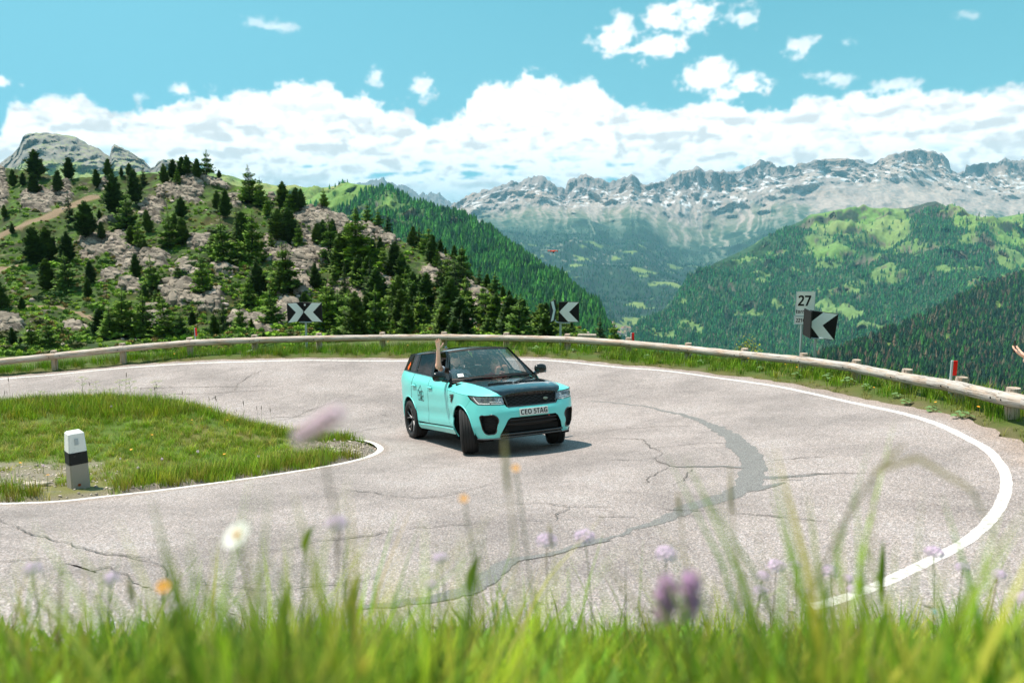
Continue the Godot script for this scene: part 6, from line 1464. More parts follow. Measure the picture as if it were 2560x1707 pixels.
func wheel(called: String, parent: Node3D, at: Vector3, steer: float, sg: float) -> void:
	var w := Node3D.new()
	w.name = called
	w.transform = Transform3D(Basis(Vector3.UP, deg_to_rad(-steer)), at)
	parent.add_child(w, true)
	var turn := Basis(Vector3.RIGHT, PI / 2 * sg)   # the lathe's axis becomes z, its top outwards
	var a := Acc.new()
	var R := 0.392; var h := 0.142
	var prof := PackedVector2Array([Vector2(0.275, -h + 0.01), Vector2(0.30, -h - 0.004), Vector2(0.345, -h - 0.006), Vector2(0.378, -h + 0.012), Vector2(R - 0.004, -h + 0.034)])
	# tread: ribs between grooves
	var gx := [-0.092, -0.047, 0.0, 0.047, 0.092]
	prof.append(Vector2(R, -h + 0.038))
	for g in gx:
		prof.append(Vector2(R + 0.002, g - 0.007)); prof.append(Vector2(R + 0.002, g - 0.007))
		prof.append(Vector2(R - 0.010, g - 0.005)); prof.append(Vector2(R - 0.010, g + 0.005))
		prof.append(Vector2(R + 0.002, g + 0.007)); prof.append(Vector2(R + 0.002, g + 0.007))
	prof.append_array(PackedVector2Array([Vector2(R, h - 0.038), Vector2(R - 0.004, h - 0.034), Vector2(0.378, h - 0.012), Vector2(0.345, h + 0.006), Vector2(0.30, h + 0.004), Vector2(0.275, h - 0.01)]))
	a.lathe(prof, 56, turn)
	# blocks across the ribs
	for i in 64:
		var b := TAU * i / 64
		var c := Vector3(cos(b), sin(b), 0)
		for q in 2:
			var z0 := (q * 2 - 1) * 0.118
			var sv := Vector3(-sin(b), cos(b), 0) * 0.004
			var o := c * (R + 0.003)
			a.quad(o + Vector3(0, 0, z0 - 0.016) - sv, o + Vector3(0, 0, z0 + 0.016) - sv, o + Vector3(0, 0, z0 + 0.016) + sv, o + Vector3(0, 0, z0 - 0.016) + sv)
	put(w, "tyre", a.mesh(), paint("rubber", Color(0.14, 0.14, 0.145), 0.85))
	a = Acc.new()
	a.lathe(PackedVector2Array([Vector2(0.276, -0.12), Vector2(0.262, -0.10), Vector2(0.255, 0.09), Vector2(0.268, 0.122), Vector2(0.282, 0.130), Vector2(0.286, 0.122)]), 48, turn)
	a.lathe(PackedVector2Array([Vector2(0.0, 0.085), Vector2(0.035, 0.085), Vector2(0.04, 0.07), Vector2(0.075, 0.06), Vector2(0.08, -0.02)]), 24, turn)
	var rim := put(w, "rim", a.mesh(), paint("rim_grey", Color(0.17, 0.17, 0.175), 0.35, 0.7))
	for k in 5:
		a = Acc.new()
		for d in [-1.0, 1.0]:
			var b: float = TAU * k / 5 + 0.3
			var p0 := Vector3(cos(b) * 0.05, sin(b) * 0.05, 0.07 * sg)
			var b2: float = b + d * 0.27
			var p1 := Vector3(cos(b + d * 0.12) * 0.15, sin(b + d * 0.12) * 0.15, 0.088 * sg)
			var p2 := Vector3(cos(b2) * 0.262, sin(b2) * 0.262, 0.108 * sg)
			a.tube(PackedVector3Array([p0, p1, p2]), [0.017, 0.014, 0.013], 6)
		put(rim, "spoke", a.mesh(), paint("spoke_grey", Color(0.50, 0.50, 0.505), 0.4, 0.5))
	a = Acc.new()
	a.lathe(PackedVector2Array([Vector2(0.0, 0.0), Vector2(0.19, 0.0), Vector2(0.19, -0.02)]), 32, turn)
	put(w, "brake_disc", a.mesh(), paint("disc", Color(0.10, 0.10, 0.10), 0.4, 0.6))

func loop_tube(pts: Array, r: float) -> ArrayMesh:
	var l := PackedVector3Array(pts)
	l.append(l[0]); l.append(l[1])
	var a := Acc.new()
	a.tube(l, [r], 6, false)
	return a.mesh()

func car() -> void:
	car_plan()
	var X := Vector3(0.4159, 0.1825, 0.8909).normalized(); var Y := Vector3(-0.0719, 0.9832, -0.1678)
	Y = (Y - X * X.dot(Y)).normalized()
	var tr := Transform3D(Basis(X, Y, X.cross(Y)), Vector3(0.031, -3.956, -13.66))
	var c := thing("car", "turquoise off-road car with black bonnet and roof turning in the bend", "car", tr)
	var body := paint("turquoise", Color(0.42, 0.845, 0.83), 0.42)
	body.clearcoat_enabled = true; body.clearcoat = 0.6; body.clearcoat_roughness = 0.22
	var gloss := paint("black_gloss", Color(0.022, 0.028, 0.036), 0.10)
	gloss.clearcoat_enabled = true; gloss.clearcoat = 1.0; gloss.clearcoat_roughness = 0.03
	var pillar_black := paint("pillar_black", Color(0.02, 0.022, 0.026), 0.22)
	pillar_black.metallic_specular = 0.25
	var carbon := triplanar(paint("carbon", Color(0.10, 0.105, 0.11), 0.22), noise_tex(0.2, 2, Color(0.7, 0.7, 0.7), Color(1, 1, 1), 128, 4), 0.05)
	carbon.uv1_world_triplanar = false
	var dull := paint("black_dull", Color(0.045, 0.046, 0.05), 0.7)
	var inside := paint("interior", Color(0.055, 0.058, 0.06), 0.85)
	var chrome := paint("chrome", Color(0.75, 0.76, 0.77), 0.15, 0.95)

	var fa := Vector2(1.61, 0.33); var ra := Vector2(4.53, 0.38)      # wheel arches on the skin
	# --- nose
	var bumper := [[0.62, 0.205], [0.605, 0.26], [0.47, 0.50], [0.42, 0.535], [-0.42, 0.535], [-0.47, 0.50], [-0.605, 0.26], [-0.62, 0.205], [-1.20, 0.205]]
	var left := []
	for q in arc(fa, 0.445, 196.0, 122.0, 10): left.append([-q[0], q[1]])
	var l2 := []
	for q in arc(fa, 0.445, 197.0, 121.0, 10): l2.append([-q[0], q[1]])
	bumper.append_array(l2)
	bumper.append_array([[-1.165, 0.868], [-0.98, 0.775], [-0.50, 0.752], [-0.47, 0.712], [0.47, 0.712], [0.50, 0.752], [0.98, 0.775], [1.165, 0.868]])
	var r2 := arc(fa, 0.445, 121.0, 197.0, 10)
	bumper.append_array(r2)
	bumper.append([1.20, 0.205])
	var intake := rounded([[0.965, 0.60], [0.69, 0.605], [0.615, 0.53], [0.685, 0.285], [0.86, 0.275], [0.92, 0.33]], 0.05)
	var hub_holes := [intake, mirrored(intake)]
	var nose := panel(c, "front_bumper", vecs(bumper), body, 0.05, 0.0, hub_holes, 0.0)
	# a lip along the bottom, chipped and grey
	var a := Acc.new()
	for sg in [-1.0, 1.0]:
		var lip := PackedVector3Array()
		for i in 14: lip.append(skin(Vector2(sg * lerpf(0.60, 1.22, i / 13.0), 0.208), -0.002) - Vector3(0, 0.006, 0))
		a.tube(lip, [0.011], 6)
	put(nose, "lower_lip", a.mesh(), paint("lip", Color(0.50, 0.52, 0.53), 0.6))
	# side air intakes: rim, dark back, and a comb of bars
	for sg in [1.0, -1.0]:
		var pl := intake if sg > 0 else mirrored(intake)
		var n := panel(c, "air_intake", pl, dull, 0.05, 0.07, [], -0.02)
		var rim := PackedVector3Array()
		for q in pl: rim.append(skin(q, 0.006))
		rim.append(rim[0]); rim.append(rim[1])
		a = Acc.new(); a.tube(rim, [0.012], 6, false)
		put(n, "rim", a.mesh(), gloss)
		a = Acc.new()
		for k in 9:
			var y := 0.32 + k * 0.032
			var l := PackedVector3Array()
			for i in 7: l.append(skin(Vector2(sg * lerpf(0.66 if y > 0.4 else 0.70, 0.93 if y > 0.4 else 0.86, i / 6.0), y), 0.045))
			a.tube(l, [0.005], 4)
		put(n, "grille_bar", a.mesh(), dull)
		# dark tunnel walls
		a = Acc.new()
		for i in pl.size():
			var q0 := pl[i]; var q1 := pl[(i + 1) % pl.size()]
			a.quad(skin(q0), skin(q1), skin(q1, 0.075), skin(q0, 0.075))
		put(n, "duct", a.mesh(), dull)
	# lower opening with its blades
	var low := vecs([[0.60, 0.205], [0.60, 0.26], [0.47, 0.50], [0.42, 0.535], [-0.42, 0.535], [-0.47, 0.50], [-0.60, 0.26], [-0.60, 0.205]])
	var lo := panel(c, "lower_intake", low, dull, 0.06, 0.09, [], -0.02)
	for q in [[0.445, 0.49, 0.02, 0.013, "blade"], [0.475, 0.43, 0.045, 0.010, "blade"], [0.60, 0.262, -0.012, 0.020, "splitter"], [0.60, 0.215, -0.020, 0.022, "splitter"]]:
		var l := PackedVector3Array()
		for i in 15: l.append(skin(Vector2(lerpf(-q[0], q[0], i / 14.0), q[1]), q[2]))
		a = Acc.new(); a.tube(l, [q[3]], 8)
		put(lo, q[4], a.mesh(), gloss if q[4] == "splitter" else carbon)
	a = Acc.new()
	a.grid(14, 2, func(u: float, v: float): return skin(Vector2(lerpf(-0.60, 0.60, u), lerpf(0.222, 0.262, v)), -0.004 + 0.01 * v))
	put(lo, "splitter_plate", a.mesh(), gloss)
	a = Acc.new()
	a.tube(PackedVector3Array([skin(Vector2(-0.30, 0.515), 0.03), skin(Vector2(-0.30, 0.515), 0.018)]), [0.012], 8)
	put(lo, "small_badge", a.mesh(), paint("badge_red", Color(0.70, 0.22, 0.16), 0.4))
	# number plate, standing flat
	var pn := Transform3D(Basis(Vector3(0, 0, -1), Vector3(-0.06, 0.998, 0), Vector3(0.998, 0.06, 0)).orthonormalized(), Vector3(0.918, 0.61, 0.0))
	a = Acc.new()
	a.box(Vector3.ZERO, Vector3(0.525, 0.118, 0.012), 0.004)
	var plate := put(c, "number_plate", a.mesh(), paint("plate_white", Color(0.84, 0.84, 0.82), 0.5), pn)
	lettering(plate, "lettering", "CEO 5TAG", 0.083, paint("ink", Color(0.04, 0.04, 0.045), 0.6), Transform3D(Basis(), Vector3(0, 0.0, 0.007)), true, 0.93, 0.002)
	# grille between the lamps
	var gp := vecs([[0.50, 0.885], [-0.50, 0.885], [-0.455, 0.712], [0.455, 0.712]])
	var gr := panel(c, "grille", gp, dull, 0.06, 0.045, [], 0.0)
	for row in 6:
		a = Acc.new()
		var l := PackedVector3Array()
		for i in 61:
			var s := lerpf(-0.46, 0.46, i / 60.0) * (1.0 - row * 0.006)
			l.append(skin(Vector2(s, 0.735 + row * 0.027 + 0.0065 * clampf(sin(s * 54.0 + (PI if row % 2 else 0.0)) * 1.6, -1, 1)), 0.014))
		a.tube(l, [0.0042], 4)
		put(gr, "grille_bar", a.mesh(), paint("grille_grey", Color(0.24, 0.245, 0.25), 0.3, 0.6))
	var fl := PackedVector3Array()
	for q in [[0.50, 0.885], [0.475, 0.80], [0.45, 0.716], [0.25, 0.712], [0.0, 0.712], [-0.25, 0.712], [-0.45, 0.716], [-0.475, 0.80], [-0.50, 0.885]]: fl.append(skin(Vector2(q[0], q[1]), 0.006))
	a = Acc.new(); a.tube(fl, [0.017], 6)
	put(gr, "grille_frame", a.mesh(), gloss)
	a = Acc.new()
	a.ball(skin(Vector2(-0.27, 0.80), 0.004), Vector3(0.012, 0.022, 0.045), 14, 8)
	put(gr, "badge", a.mesh(), paint("badge_green", Color(0.50, 0.56, 0.50), 0.3, 0.5))
	# headlamps
	var hp := [[1.215, 0.928], [1.0, 0.922], [0.75, 0.906], [0.53, 0.884], [0.505, 0.76], [0.98, 0.782], [1.03, 0.81], [1.09, 0.86]]
	for sg in [1.0, -1.0]:
		var pl := vecs(hp) if sg > 0 else mirrored(vecs(hp))
		var lamp := panel(c, "headlight", pl, paint("lamp_back", Color(0.50, 0.53, 0.56), 0.25, 0.8), 0.05, 0.035, [], 0.0)
		var white := paint("lamp_white", Color(0.95, 0.95, 0.95), 0.3)
		var led := PackedVector3Array()
		for q in [[1.09, 0.905], [1.02, 0.84], [0.965, 0.797], [0.86, 0.79], [0.76, 0.786], [0.76, 0.815], [0.565, 0.805], [0.54, 0.772], [0.74, 0.784]]: led.append(skin(Vector2(q[0] * sg, q[1]), 0.008))
		a = Acc.new(); a.tube(led, [0.0085], 6)
		a.tube(PackedVector3Array([skin(Vector2(0.585 * sg, 0.872), 0.008), skin(Vector2(0.60 * sg, 0.825), 0.008)]), [0.008], 6)
		put(lamp, "light_strip", a.mesh(), white)
		for k in 3:
			a = Acc.new()
			a.ball(skin(Vector2(sg * (0.70 + k * 0.10), 0.852), 0.022), Vector3(0.02, 0.026, 0.03), 10, 6)
			put(lamp, "lamp_lens", a.mesh(), paint("lamp_dark", Color(0.10, 0.20, 0.26), 0.08, 0.6))
		a = Acc.new()
		a.patch(vecs([[1.235, 0.930], [1.09, 0.905], [1.02, 0.835], [0.97, 0.792], [0.97, 0.778], [1.04, 0.808], [1.10, 0.855]]) if sg > 0 else mirrored(vecs([[1.235, 0.930], [1.09, 0.905], [1.02, 0.835], [0.97, 0.792], [0.97, 0.778], [1.04, 0.808], [1.10, 0.855]])), 0.04, func(p): return skin(p, 0.004))
		put(lamp, "amber_edge", a.mesh(), paint("lamp_brown", Color(0.26, 0.17, 0.16), 0.25))
		var glass := paint("lamp_glass", Color(0.9, 0.95, 1.0, 0.10), 0.03)
		glass.transparency = BaseMaterial3D.TRANSPARENCY_ALPHA
		panel(lamp, "cover", pl, glass, 0.05, -0.002, [], 0.0)
		# black line over the lamp
		var bl := PackedVector3Array()
		for i in 12: bl.append(skin(Vector2(sg * lerpf(0.50, 1.24, i / 11.0), hood_edge(lerpf(0.50, 1.24, i / 11.0)) - 0.008), 0.002))
		a = Acc.new(); a.tube(bl, [0.008], 6)
		put(lamp, "upper_seal", a.mesh(), dull)
	# --- flanks, once for each side
	var arch_f := arc(fa, 0.445, -20.0, 121.0, 18)
	for sg in [1.0, -1.0]:
		var side := func(l: Array) -> PackedVector2Array: return vecs(l) if sg > 0 else mirrored(vecs(l))
		var fen := [[1.165, 0.868], [1.245, 0.935]]
		for i in 9: fen.append([lerpf(1.30, 2.25, i / 8.0), hood_edge(lerpf(1.30, 2.25, i / 8.0)) - 0.006])
		fen.append([2.25, 0.36])
		for q in arc(fa, 0.445, 3.0, 121.0, 16): fen.append(q)
		var fender := panel(c, "front_fender", side.call(fen), body, 0.05)
		# vent behind the wheel
		var vent := [[1.86, 0.955], [2.10, 0.945], [2.10, 0.925], [2.02, 0.922], [2.10, 0.90], [2.10, 0.885], [2.03, 0.885], [2.09, 0.82], [2.02, 0.80], [1.90, 0.90]]
		var ve := panel(fender, "side_vent", side.call(vent), paint("vent_bronze", Color(0.30, 0.27, 0.25), 0.35, 0.6), 0.04, -0.008, [], 0.0)
		panel(ve, "vent_slot", side.call([[1.93, 0.935], [1.99, 0.932], [2.05, 0.83], [2.02, 0.82], [1.93, 0.90]]), dull, 0.04, -0.011, [], 0.0)
		var door := [[2.25, 0.365], [2.26, 1.148], [2.6, 1.178], [3.29, 1.252], [3.33, 1.0], [3.45, 0.365]]
		var fd := panel(c, "front_door", side.call(door), body, 0.06)
		var rear := [[3.455, 0.365], [3.335, 1.0], [3.295, 1.252], [3.8, 1.296], [4.22, 1.332], [4.30, 0.98], [4.30, 0.86]]
		for q in arc(ra, 0.49, 112.0, 180.0, 9): rear.append(q)
		var rd := panel(c, "rear_door", side.call(rear), body, 0.06)
		var quarter := [[4.31, 0.86], [4.31, 0.98], [4.23, 1.333], [4.95, 1.393], [5.62, 1.40], [5.62, 0.40]]
		for q in arc(ra, 0.49, 6.0, 111.0, 14): quarter.append(q)
		panel(c, "rear_quarter", side.call(quarter), body, 0.06)
		var sill := [[2.03, 0.355], [4.03, 0.355], [4.04, 0.27], [3.98, 0.235], [2.10, 0.225], [2.04, 0.25]]
		var si := panel(c, "sill", side.call(sill), body, 0.05, -0.02, [], 0.0)
		a = Acc.new()
		var sl := PackedVector3Array()
		for i in 12: sl.append(skin(Vector2(sg * lerpf(2.06, 4.02, i / 11.0), 0.325), -0.016))
		a.tube(sl, [0.012], 6)
		put(si, "sill_trim", a.mesh(), body)
		# handles
		for h in [[fd, 3.19, 1.045], [rd, 4.10, 1.085]]:
			a = Acc.new()
			a.tube(PackedVector3Array([skin(Vector2(sg * (h[1] - 0.11), h[2] + 0.004), -0.012), skin(Vector2(sg * (h[1] + 0.11), h[2] - 0.004 + 0.012), -0.012)]), [0.018], 8)
			var hd := put(h[0], "handle", a.mesh(), body)
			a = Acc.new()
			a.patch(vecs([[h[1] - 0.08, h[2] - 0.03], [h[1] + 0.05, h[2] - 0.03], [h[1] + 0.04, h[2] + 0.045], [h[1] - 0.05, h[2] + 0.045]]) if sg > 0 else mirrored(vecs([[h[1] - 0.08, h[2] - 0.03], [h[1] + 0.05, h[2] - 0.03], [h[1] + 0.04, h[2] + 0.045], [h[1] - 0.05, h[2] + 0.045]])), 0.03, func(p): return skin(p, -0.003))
			put(hd, "recess_shade", a.mesh(), paint("turquoise_shaded", Color(0.30, 0.66, 0.64), 0.5))  # flat patch of darker turquoise, the shade behind the handle painted on
		# the firm's mark on the rear door: a mountain over two rows of letters
		if sg > 0:
			var ink := paint("decal_ink", Color(0.03, 0.12, 0.13), 0.6)
			a = Acc.new()
			var line := func(pts: Array, r: float) -> void:
				var l := PackedVector3Array()
				for i in pts.size() - 1:
					for k in 6: l.append(skin(Vector2(lerpf(pts[i][0], pts[i + 1][0], k / 6.0), lerpf(pts[i][1], pts[i + 1][1], k / 6.0)), -0.001))
				l.append(skin(Vector2(pts[pts.size() - 1][0], pts[pts.size() - 1][1]), -0.001))
				a.tube(l, [r], 4)
			line.call([[3.92, 1.0], [3.87, 1.0], [3.82, 1.055], [3.805, 1.045], [3.77, 1.10], [3.715, 1.03], [3.69, 0.985], [3.64, 0.98]], 0.004)
			line.call([[3.93, 0.995], [3.62, 0.975]], 0.004)
			line.call([[3.93, 0.905], [3.62, 0.885]], 0.005)
			line.call([[3.93, 0.815], [3.62, 0.795]], 0.007)
			line.call([[3.93, 0.995], [3.93, 0.815]], 0.0025)
			line.call([[3.62, 0.975], [3.62, 0.795]], 0.0025)
			var mark := put(rd, "door_mark", a.mesh(), ink)
			var face := Transform3D(Basis(Vector3(1, 0, 0), Vector3(0, 1, 0), Vector3(0, 0, 1)), skin(Vector2(3.775, 0.94), -0.002))
			lettering(mark, "lettering", "PICO", 0.066, ink, face, false, 0.9, 0.003)
			face.origin = skin(Vector2(3.775, 0.848), -0.002)
			lettering(mark, "lettering", "PARK", 0.066, ink, face, false, 0.9, 0.003)
		# arch liners, inner walls
		for q in [[Vector3(0, 0.33, 0), 0.455, "wheel_arch_liner"], [Vector3(-2.92, 0.38, 0), 0.50, "wheel_arch_liner"]]:
			a = Acc.new()
			var o: Vector3 = q[0]; var r: float = q[1]
			a.grid(20, 1, func(u: float, v: float):
				var b := lerpf(-0.45, PI + 0.45, u)
				return o + Vector3(cos(b) * r, sin(b) * r, sg * lerpf(0.90, 0.55, v)))
			a.grid(20, 1, func(u: float, v: float):
				var b := lerpf(-0.45, PI + 0.45, u)
				return o + Vector3(cos(b) * r * v, sin(b) * r * v, sg * 0.55))
			put(c, q[2], a.mesh(), paint("liner", Color(0.02, 0.02, 0.022), 0.95))
			# the arch's rolled edge
			a = Acc.new()
			var rr: float = 0.445 if o.x > -1 else 0.49
			var ce := fa if o.x > -1 else ra
			var lip := PackedVector3Array()
			for p in arc(ce, rr, -18.0, 198.0, 30): lip.append(skin(Vector2(p[0] * sg, p[1]), 0.004))
			a.tube(lip, [0.012], 6)
			put(c, "arch_lip", a.mesh(), body)
		# glasshouse: black frame with the panes set in
		var outline := [[2.29, 1.152], [2.6, 1.178], [3.29, 1.252], [4.22, 1.332], [4.95, 1.393], [5.28, 1.40], [5.12, 1.725], [4.4, 1.74], [3.6, 1.738], [2.93, 1.722]]
		var w1 := rounded([[2.62, 1.205], [3.22, 1.270], [3.46, 1.695], [2.98, 1.69]], 0.04)
		var w2 := rounded([[3.37, 1.287], [4.17, 1.352], [4.30, 1.70], [3.60, 1.70]], 0.04)
		var w3 := rounded([[4.27, 1.360], [4.93, 1.412], [4.74, 1.695], [4.40, 1.70]], 0.04)
		var holes := []
		for w in [w1, w2, w3]: holes.append(w if sg > 0 else mirrored(w))
		var fr := panel(c, "window_frame", side.call(outline), pillar_black, 0.06, 0.0, holes, 0.0)
		var tint := paint("tinted_glass", Color(0.012, 0.015, 0.014, 0.93), 0.03)
		tint.transparency = BaseMaterial3D.TRANSPARENCY_ALPHA
		tint.metallic_specular = 0.22
		var clear := paint("clear_glass", Color(0.5, 0.62, 0.60, 0.16), 0.02)
		clear.transparency = BaseMaterial3D.TRANSPARENCY_ALPHA
		for k in 3:
			if k == 0 and sg > 0: continue      # the driver's window is down
			panel(c, "side_window", holes[k], clear if k == 0 else tint, 0.08, 0.008, [], -0.006)
		if sg > 0:
			a = Acc.new()
			for q in [[4.80, 1.44], [4.85, 1.47], [4.80, 1.50], [4.84, 1.53]]:
				a.patch(rounded([[q[0] - 0.04, q[1] - 0.03], [q[0] + 0.05, q[1] - 0.025], [q[0] + 0.04, q[1] + 0.035], [q[0] - 0.05, q[1] + 0.03]], 0.02), 0.03, func(p): return skin(p, 0.004))
			put(fr, "orange_sticker", a.mesh(), paint("sticker_orange", Color(0.93, 0.40, 0.08), 0.6))
		# bright strip along the waist
		a = Acc.new()
		var bl := PackedVector3Array()
		for i in 18: bl.append(skin(Vector2(sg * lerpf(2.35, 5.0, i / 17.0), table(lerpf(2.35, 5.0, i / 17.0), [2.29, 2.6, 3.29, 4.22, 4.95], [1.155, 1.181, 1.255, 1.335, 1.396])), -0.003))
		a.tube(bl, [0.008], 6)
		put(fr, "waist_seal", a.mesh(), gloss)
		# mirror: arm, shell, lower half
		var mirror := Node3D.new()
		mirror.name = "wing_mirror"
		mirror.position = Vector3(-0.80, 1.265, sg * 1.03)
		c.add_child(mirror, true)
		a = Acc.new()
		a.grid(16, 10, func(u: float, v: float):
			var b := TAU * u; var e := PI * v
			var k := Vector3(sin(e) * sin(b), cos(e), sin(e) * cos(b))
			return Vector3((0.075 if k.x > 0 else 0.035) * k.x, 0.088 * signf(k.y) * pow(absf(k.y), 0.75), 0.128 * signf(k.z) * pow(absf(k.z), 0.7)))
		put(mirror, "shell", a.mesh(), carbon)
		a = Acc.new()
		a.box(Vector3(0.015, -0.062, -sg * 0.02), Vector3(0.10, 0.035, 0.25), 0.016)
		put(mirror, "lower_trim", a.mesh(), gloss)
		a = Acc.new()
		a.tube(PackedVector3Array([Vector3(0.01, -0.075, -sg * 0.05), Vector3(0.03, -0.095, -sg * 0.17)]), [0.024, 0.03], 8)
		put(mirror, "arm", a.mesh(), gloss)
		a = Acc.new()
		a.box(Vector3(0.058, -0.058, sg * 0.02), Vector3(0.012, 0.010, 0.16), 0.004)
		put(mirror, "indicator", a.mesh(), chrome)
	# --- bonnet: black middle, turquoise shoulders
	var tb := func(s: float) -> float: return table(s, [0.5, 0.58, 0.7, 0.85, 1.05, 1.4, 1.9, 2.4], [1.0, 0.93, 0.83, 0.745, 0.70, 0.68, 0.68, 0.70])
	var st := func(u: float) -> float: return 0.5 + 1.90 * pow(u, 1.35)
	a = Acc.new()
	a.grid(40, 44, func(u: float, v: float):
		var s: float = st.call(v)
		return hood_at(s, lerpf(-1, 1, u) * tb.call(s)))
	var bonnet := put(c, "bonnet", a.mesh(), gloss)
	for sg in [1.0, -1.0]:
		a = Acc.new()
		a.grid(14, 44, func(u: float, v: float):
			var s: float = st.call(v)
			return hood_at(s, sg * lerpf(tb.call(s), 1.0, u), 0.001))
		put(c, "bonnet_shoulder", a.mesh(), body)
		# scoops
		a = Acc.new()
		a.grid(10, 3, func(u: float, v: float): return hood_at(lerpf(1.36, 1.54, v), sg * lerpf(0.09, 0.50, u), 0.003 - 0.014 * sin(v * PI)))
		var sc := put(bonnet, "scoop", a.mesh(), paint("scoop_dark", Color(0.02, 0.06, 0.075), 0.35))
		a = Acc.new()
		var rl := PackedVector3Array()
		for i in 12: rl.append(hood_at(1.56, sg * lerpf(0.07, 0.52, i / 11.0), 0.008))
		a.tube(rl, [0.013], 6)
		put(sc, "scoop_rim", a.mesh(), carbon)
	# the grey lip of the bonnet with its raised letters
	a = Acc.new()
	a.grid(40, 5, func(u: float, v: float):
		var s := lerpf(0.502, 0.60, v)
		return hood_at(s, lerpf(-1, 1, u) * tb.call(s), 0.003) + Vector3(0.003, 0, 0))
	var lipm := put(bonnet, "bonnet_lip", a.mesh(), carbon)
	var word := "RANGE ROVER"
	for i in word.length():
		if word[i] == " ": continue
		var t := lerpf(0.70, -0.72, i / 10.0)
		var p := hood_at(0.548, t * 0.96, 0.004); var q := hood_at(0.575, t * 0.93, 0.004)
		var up := (q - p).normalized()
		var across := Vector3(0, 0, -1)
		var nn := across.cross(up).normalized()
		lettering(lipm, "letter", word[i], 0.040, paint("letter_dark", Color(0.02, 0.02, 0.022), 0.4), Transform3D(Basis(across, up, nn), p + Vector3(0.004, 0.002, 0)), true, 1.25, 0.004)
	# --- windscreen, pillars, roof
	var base := func(u: float) -> Vector3:
		var t := lerpf(-1, 1, u)
		return Vector3(-0.58 - 0.30 * pow(absf(t), 2.2), 1.172 - 0.012 * t * t, t * 0.80)
	var head := func(u: float) -> Vector3:
		var t := lerpf(-1, 1, u)
		return Vector3(-1.30 - 0.13 * t * t, 1.742 - 0.032 * t * t, t * 0.635)
	var screen := paint("windscreen_glass", Color(0.30, 0.40, 0.40, 0.34), 0.015)  # teal-grey tint and opacity paint in a haze of sky reflection
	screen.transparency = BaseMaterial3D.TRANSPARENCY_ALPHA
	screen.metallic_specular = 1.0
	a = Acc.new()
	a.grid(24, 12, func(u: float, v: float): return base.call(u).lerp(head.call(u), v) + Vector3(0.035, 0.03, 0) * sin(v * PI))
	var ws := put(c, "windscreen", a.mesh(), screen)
	a = Acc.new()
	a.grid(24, 2, func(u: float, v: float): return base.call(u).lerp(head.call(u), v * 0.07) + Vector3(0.012, 0.010, 0))
	a.grid(24, 2, func(u: float, v: float): return base.call(u).lerp(head.call(u), 1.0 - v * 0.06) + Vector3(0.012, 0.010, 0))
	a.grid(8, 4, func(u: float, v: float): return base.call(0.5 + (u - 0.5) * lerpf(0.20, 0.12, v)).lerp(head.call(0.5 + (u - 0.5) * lerpf(0.20, 0.12, v)), 0.95 - v * 0.15) + Vector3(0.004, 0.0, 0))
	put(ws, "black_border", a.mesh(), dull)
	a = Acc.new()
	a.grid(4, 4, func(u: float, v: float): return base.call(0.86 + 0.06 * u).lerp(head.call(0.86 + 0.06 * u), 0.07 + v * 0.10) + Vector3(0.030, 0.028, 0))
	put(ws, "paper_sticker", a.mesh(), paint("paper", Color(0.88, 0.89, 0.88), 0.7))
	a = Acc.new()
	for k in 2:
		var l := PackedVector3Array()
		for i in 8: l.append(base.call(lerpf(0.88 - k * 0.42, 0.48 - k * 0.36, i / 7.0)).lerp(head.call(0.5), 0.03 + 0.02 * sin(i * 0.4)) + Vector3(0.04, 0.022, 0))
		a.tube(l, [0.008], 5)
	put(ws, "wiper", a.mesh(), dull)
	for sg in [1.0, -1.0]:
		a = Acc.new()
		a.grid(4, 12, func(u: float, v: float):
			var p0: Vector3 = base.call(0.5 + 0.5 * sg).lerp(head.call(0.5 + 0.5 * sg), v) + Vector3(0.035, 0.03, 0) * sin(v * PI)
			var p1 := skin(Vector2(sg * lerpf(2.36, 3.02, v), lerpf(1.155, 1.725, v)))
			return p0.lerp(p1, u) + Vector3(0.012, 0.0, sg * 0.014) * sin(u * PI))
		put(c, "windscreen_pillar", a.mesh(), gloss)
		a = Acc.new()
		a.grid(4, 8, func(u: float, v: float):
			var e := hood_at(lerpf(2.18, 2.40, u), sg, 0.002)
			var b: Vector3 = base.call(0.5 + 0.5 * sg)
			return e.lerp(b + Vector3(0.05 - 0.1 * u, -0.01, sg * 0.09 * (u)), v))
		put(c, "cowl_corner", a.mesh(), body)
	a = Acc.new()
	a.grid(24, 3, func(u: float, v: float): return hood_at(2.40, lerpf(-0.97, 0.97, u), 0.0).lerp(base.call(u), v) - Vector3(0, 0.03 * sin(v * PI), 0))
	put(c, "cowl", a.mesh(), dull)
	a = Acc.new()
	a.grid(24, 30, func(u: float, v: float):
		var t := lerpf(-1, 1, u)
		var h: Vector3 = head.call(u)
		var x := lerpf(h.x, -3.62, v)
		var edge_z := table(-x, [1.3, 2.0, 2.8, 3.4, 3.62], [0.655, 0.678, 0.675, 0.65, 0.63])
		var mid_y := table(-x, [1.3, 1.6, 2.2, 2.8, 3.3, 3.62], [1.742, 1.772, 1.796, 1.795, 1.775, 1.745])
		var edge_y := table(-x, [1.3, 1.6, 2.2, 2.8, 3.3, 3.62], [1.712, 1.728, 1.738, 1.738, 1.728, 1.715])
		var w := lerpf(absf(h.z / t) if absf(t) > 0.01 else 0.635, edge_z, smoothstep(0.0, 0.12, v))
		return Vector3(x, lerpf(mid_y, edge_y, pow(absf(t), 2.4)), t * w))
	var roof := put(c, "roof", a.mesh(), gloss)
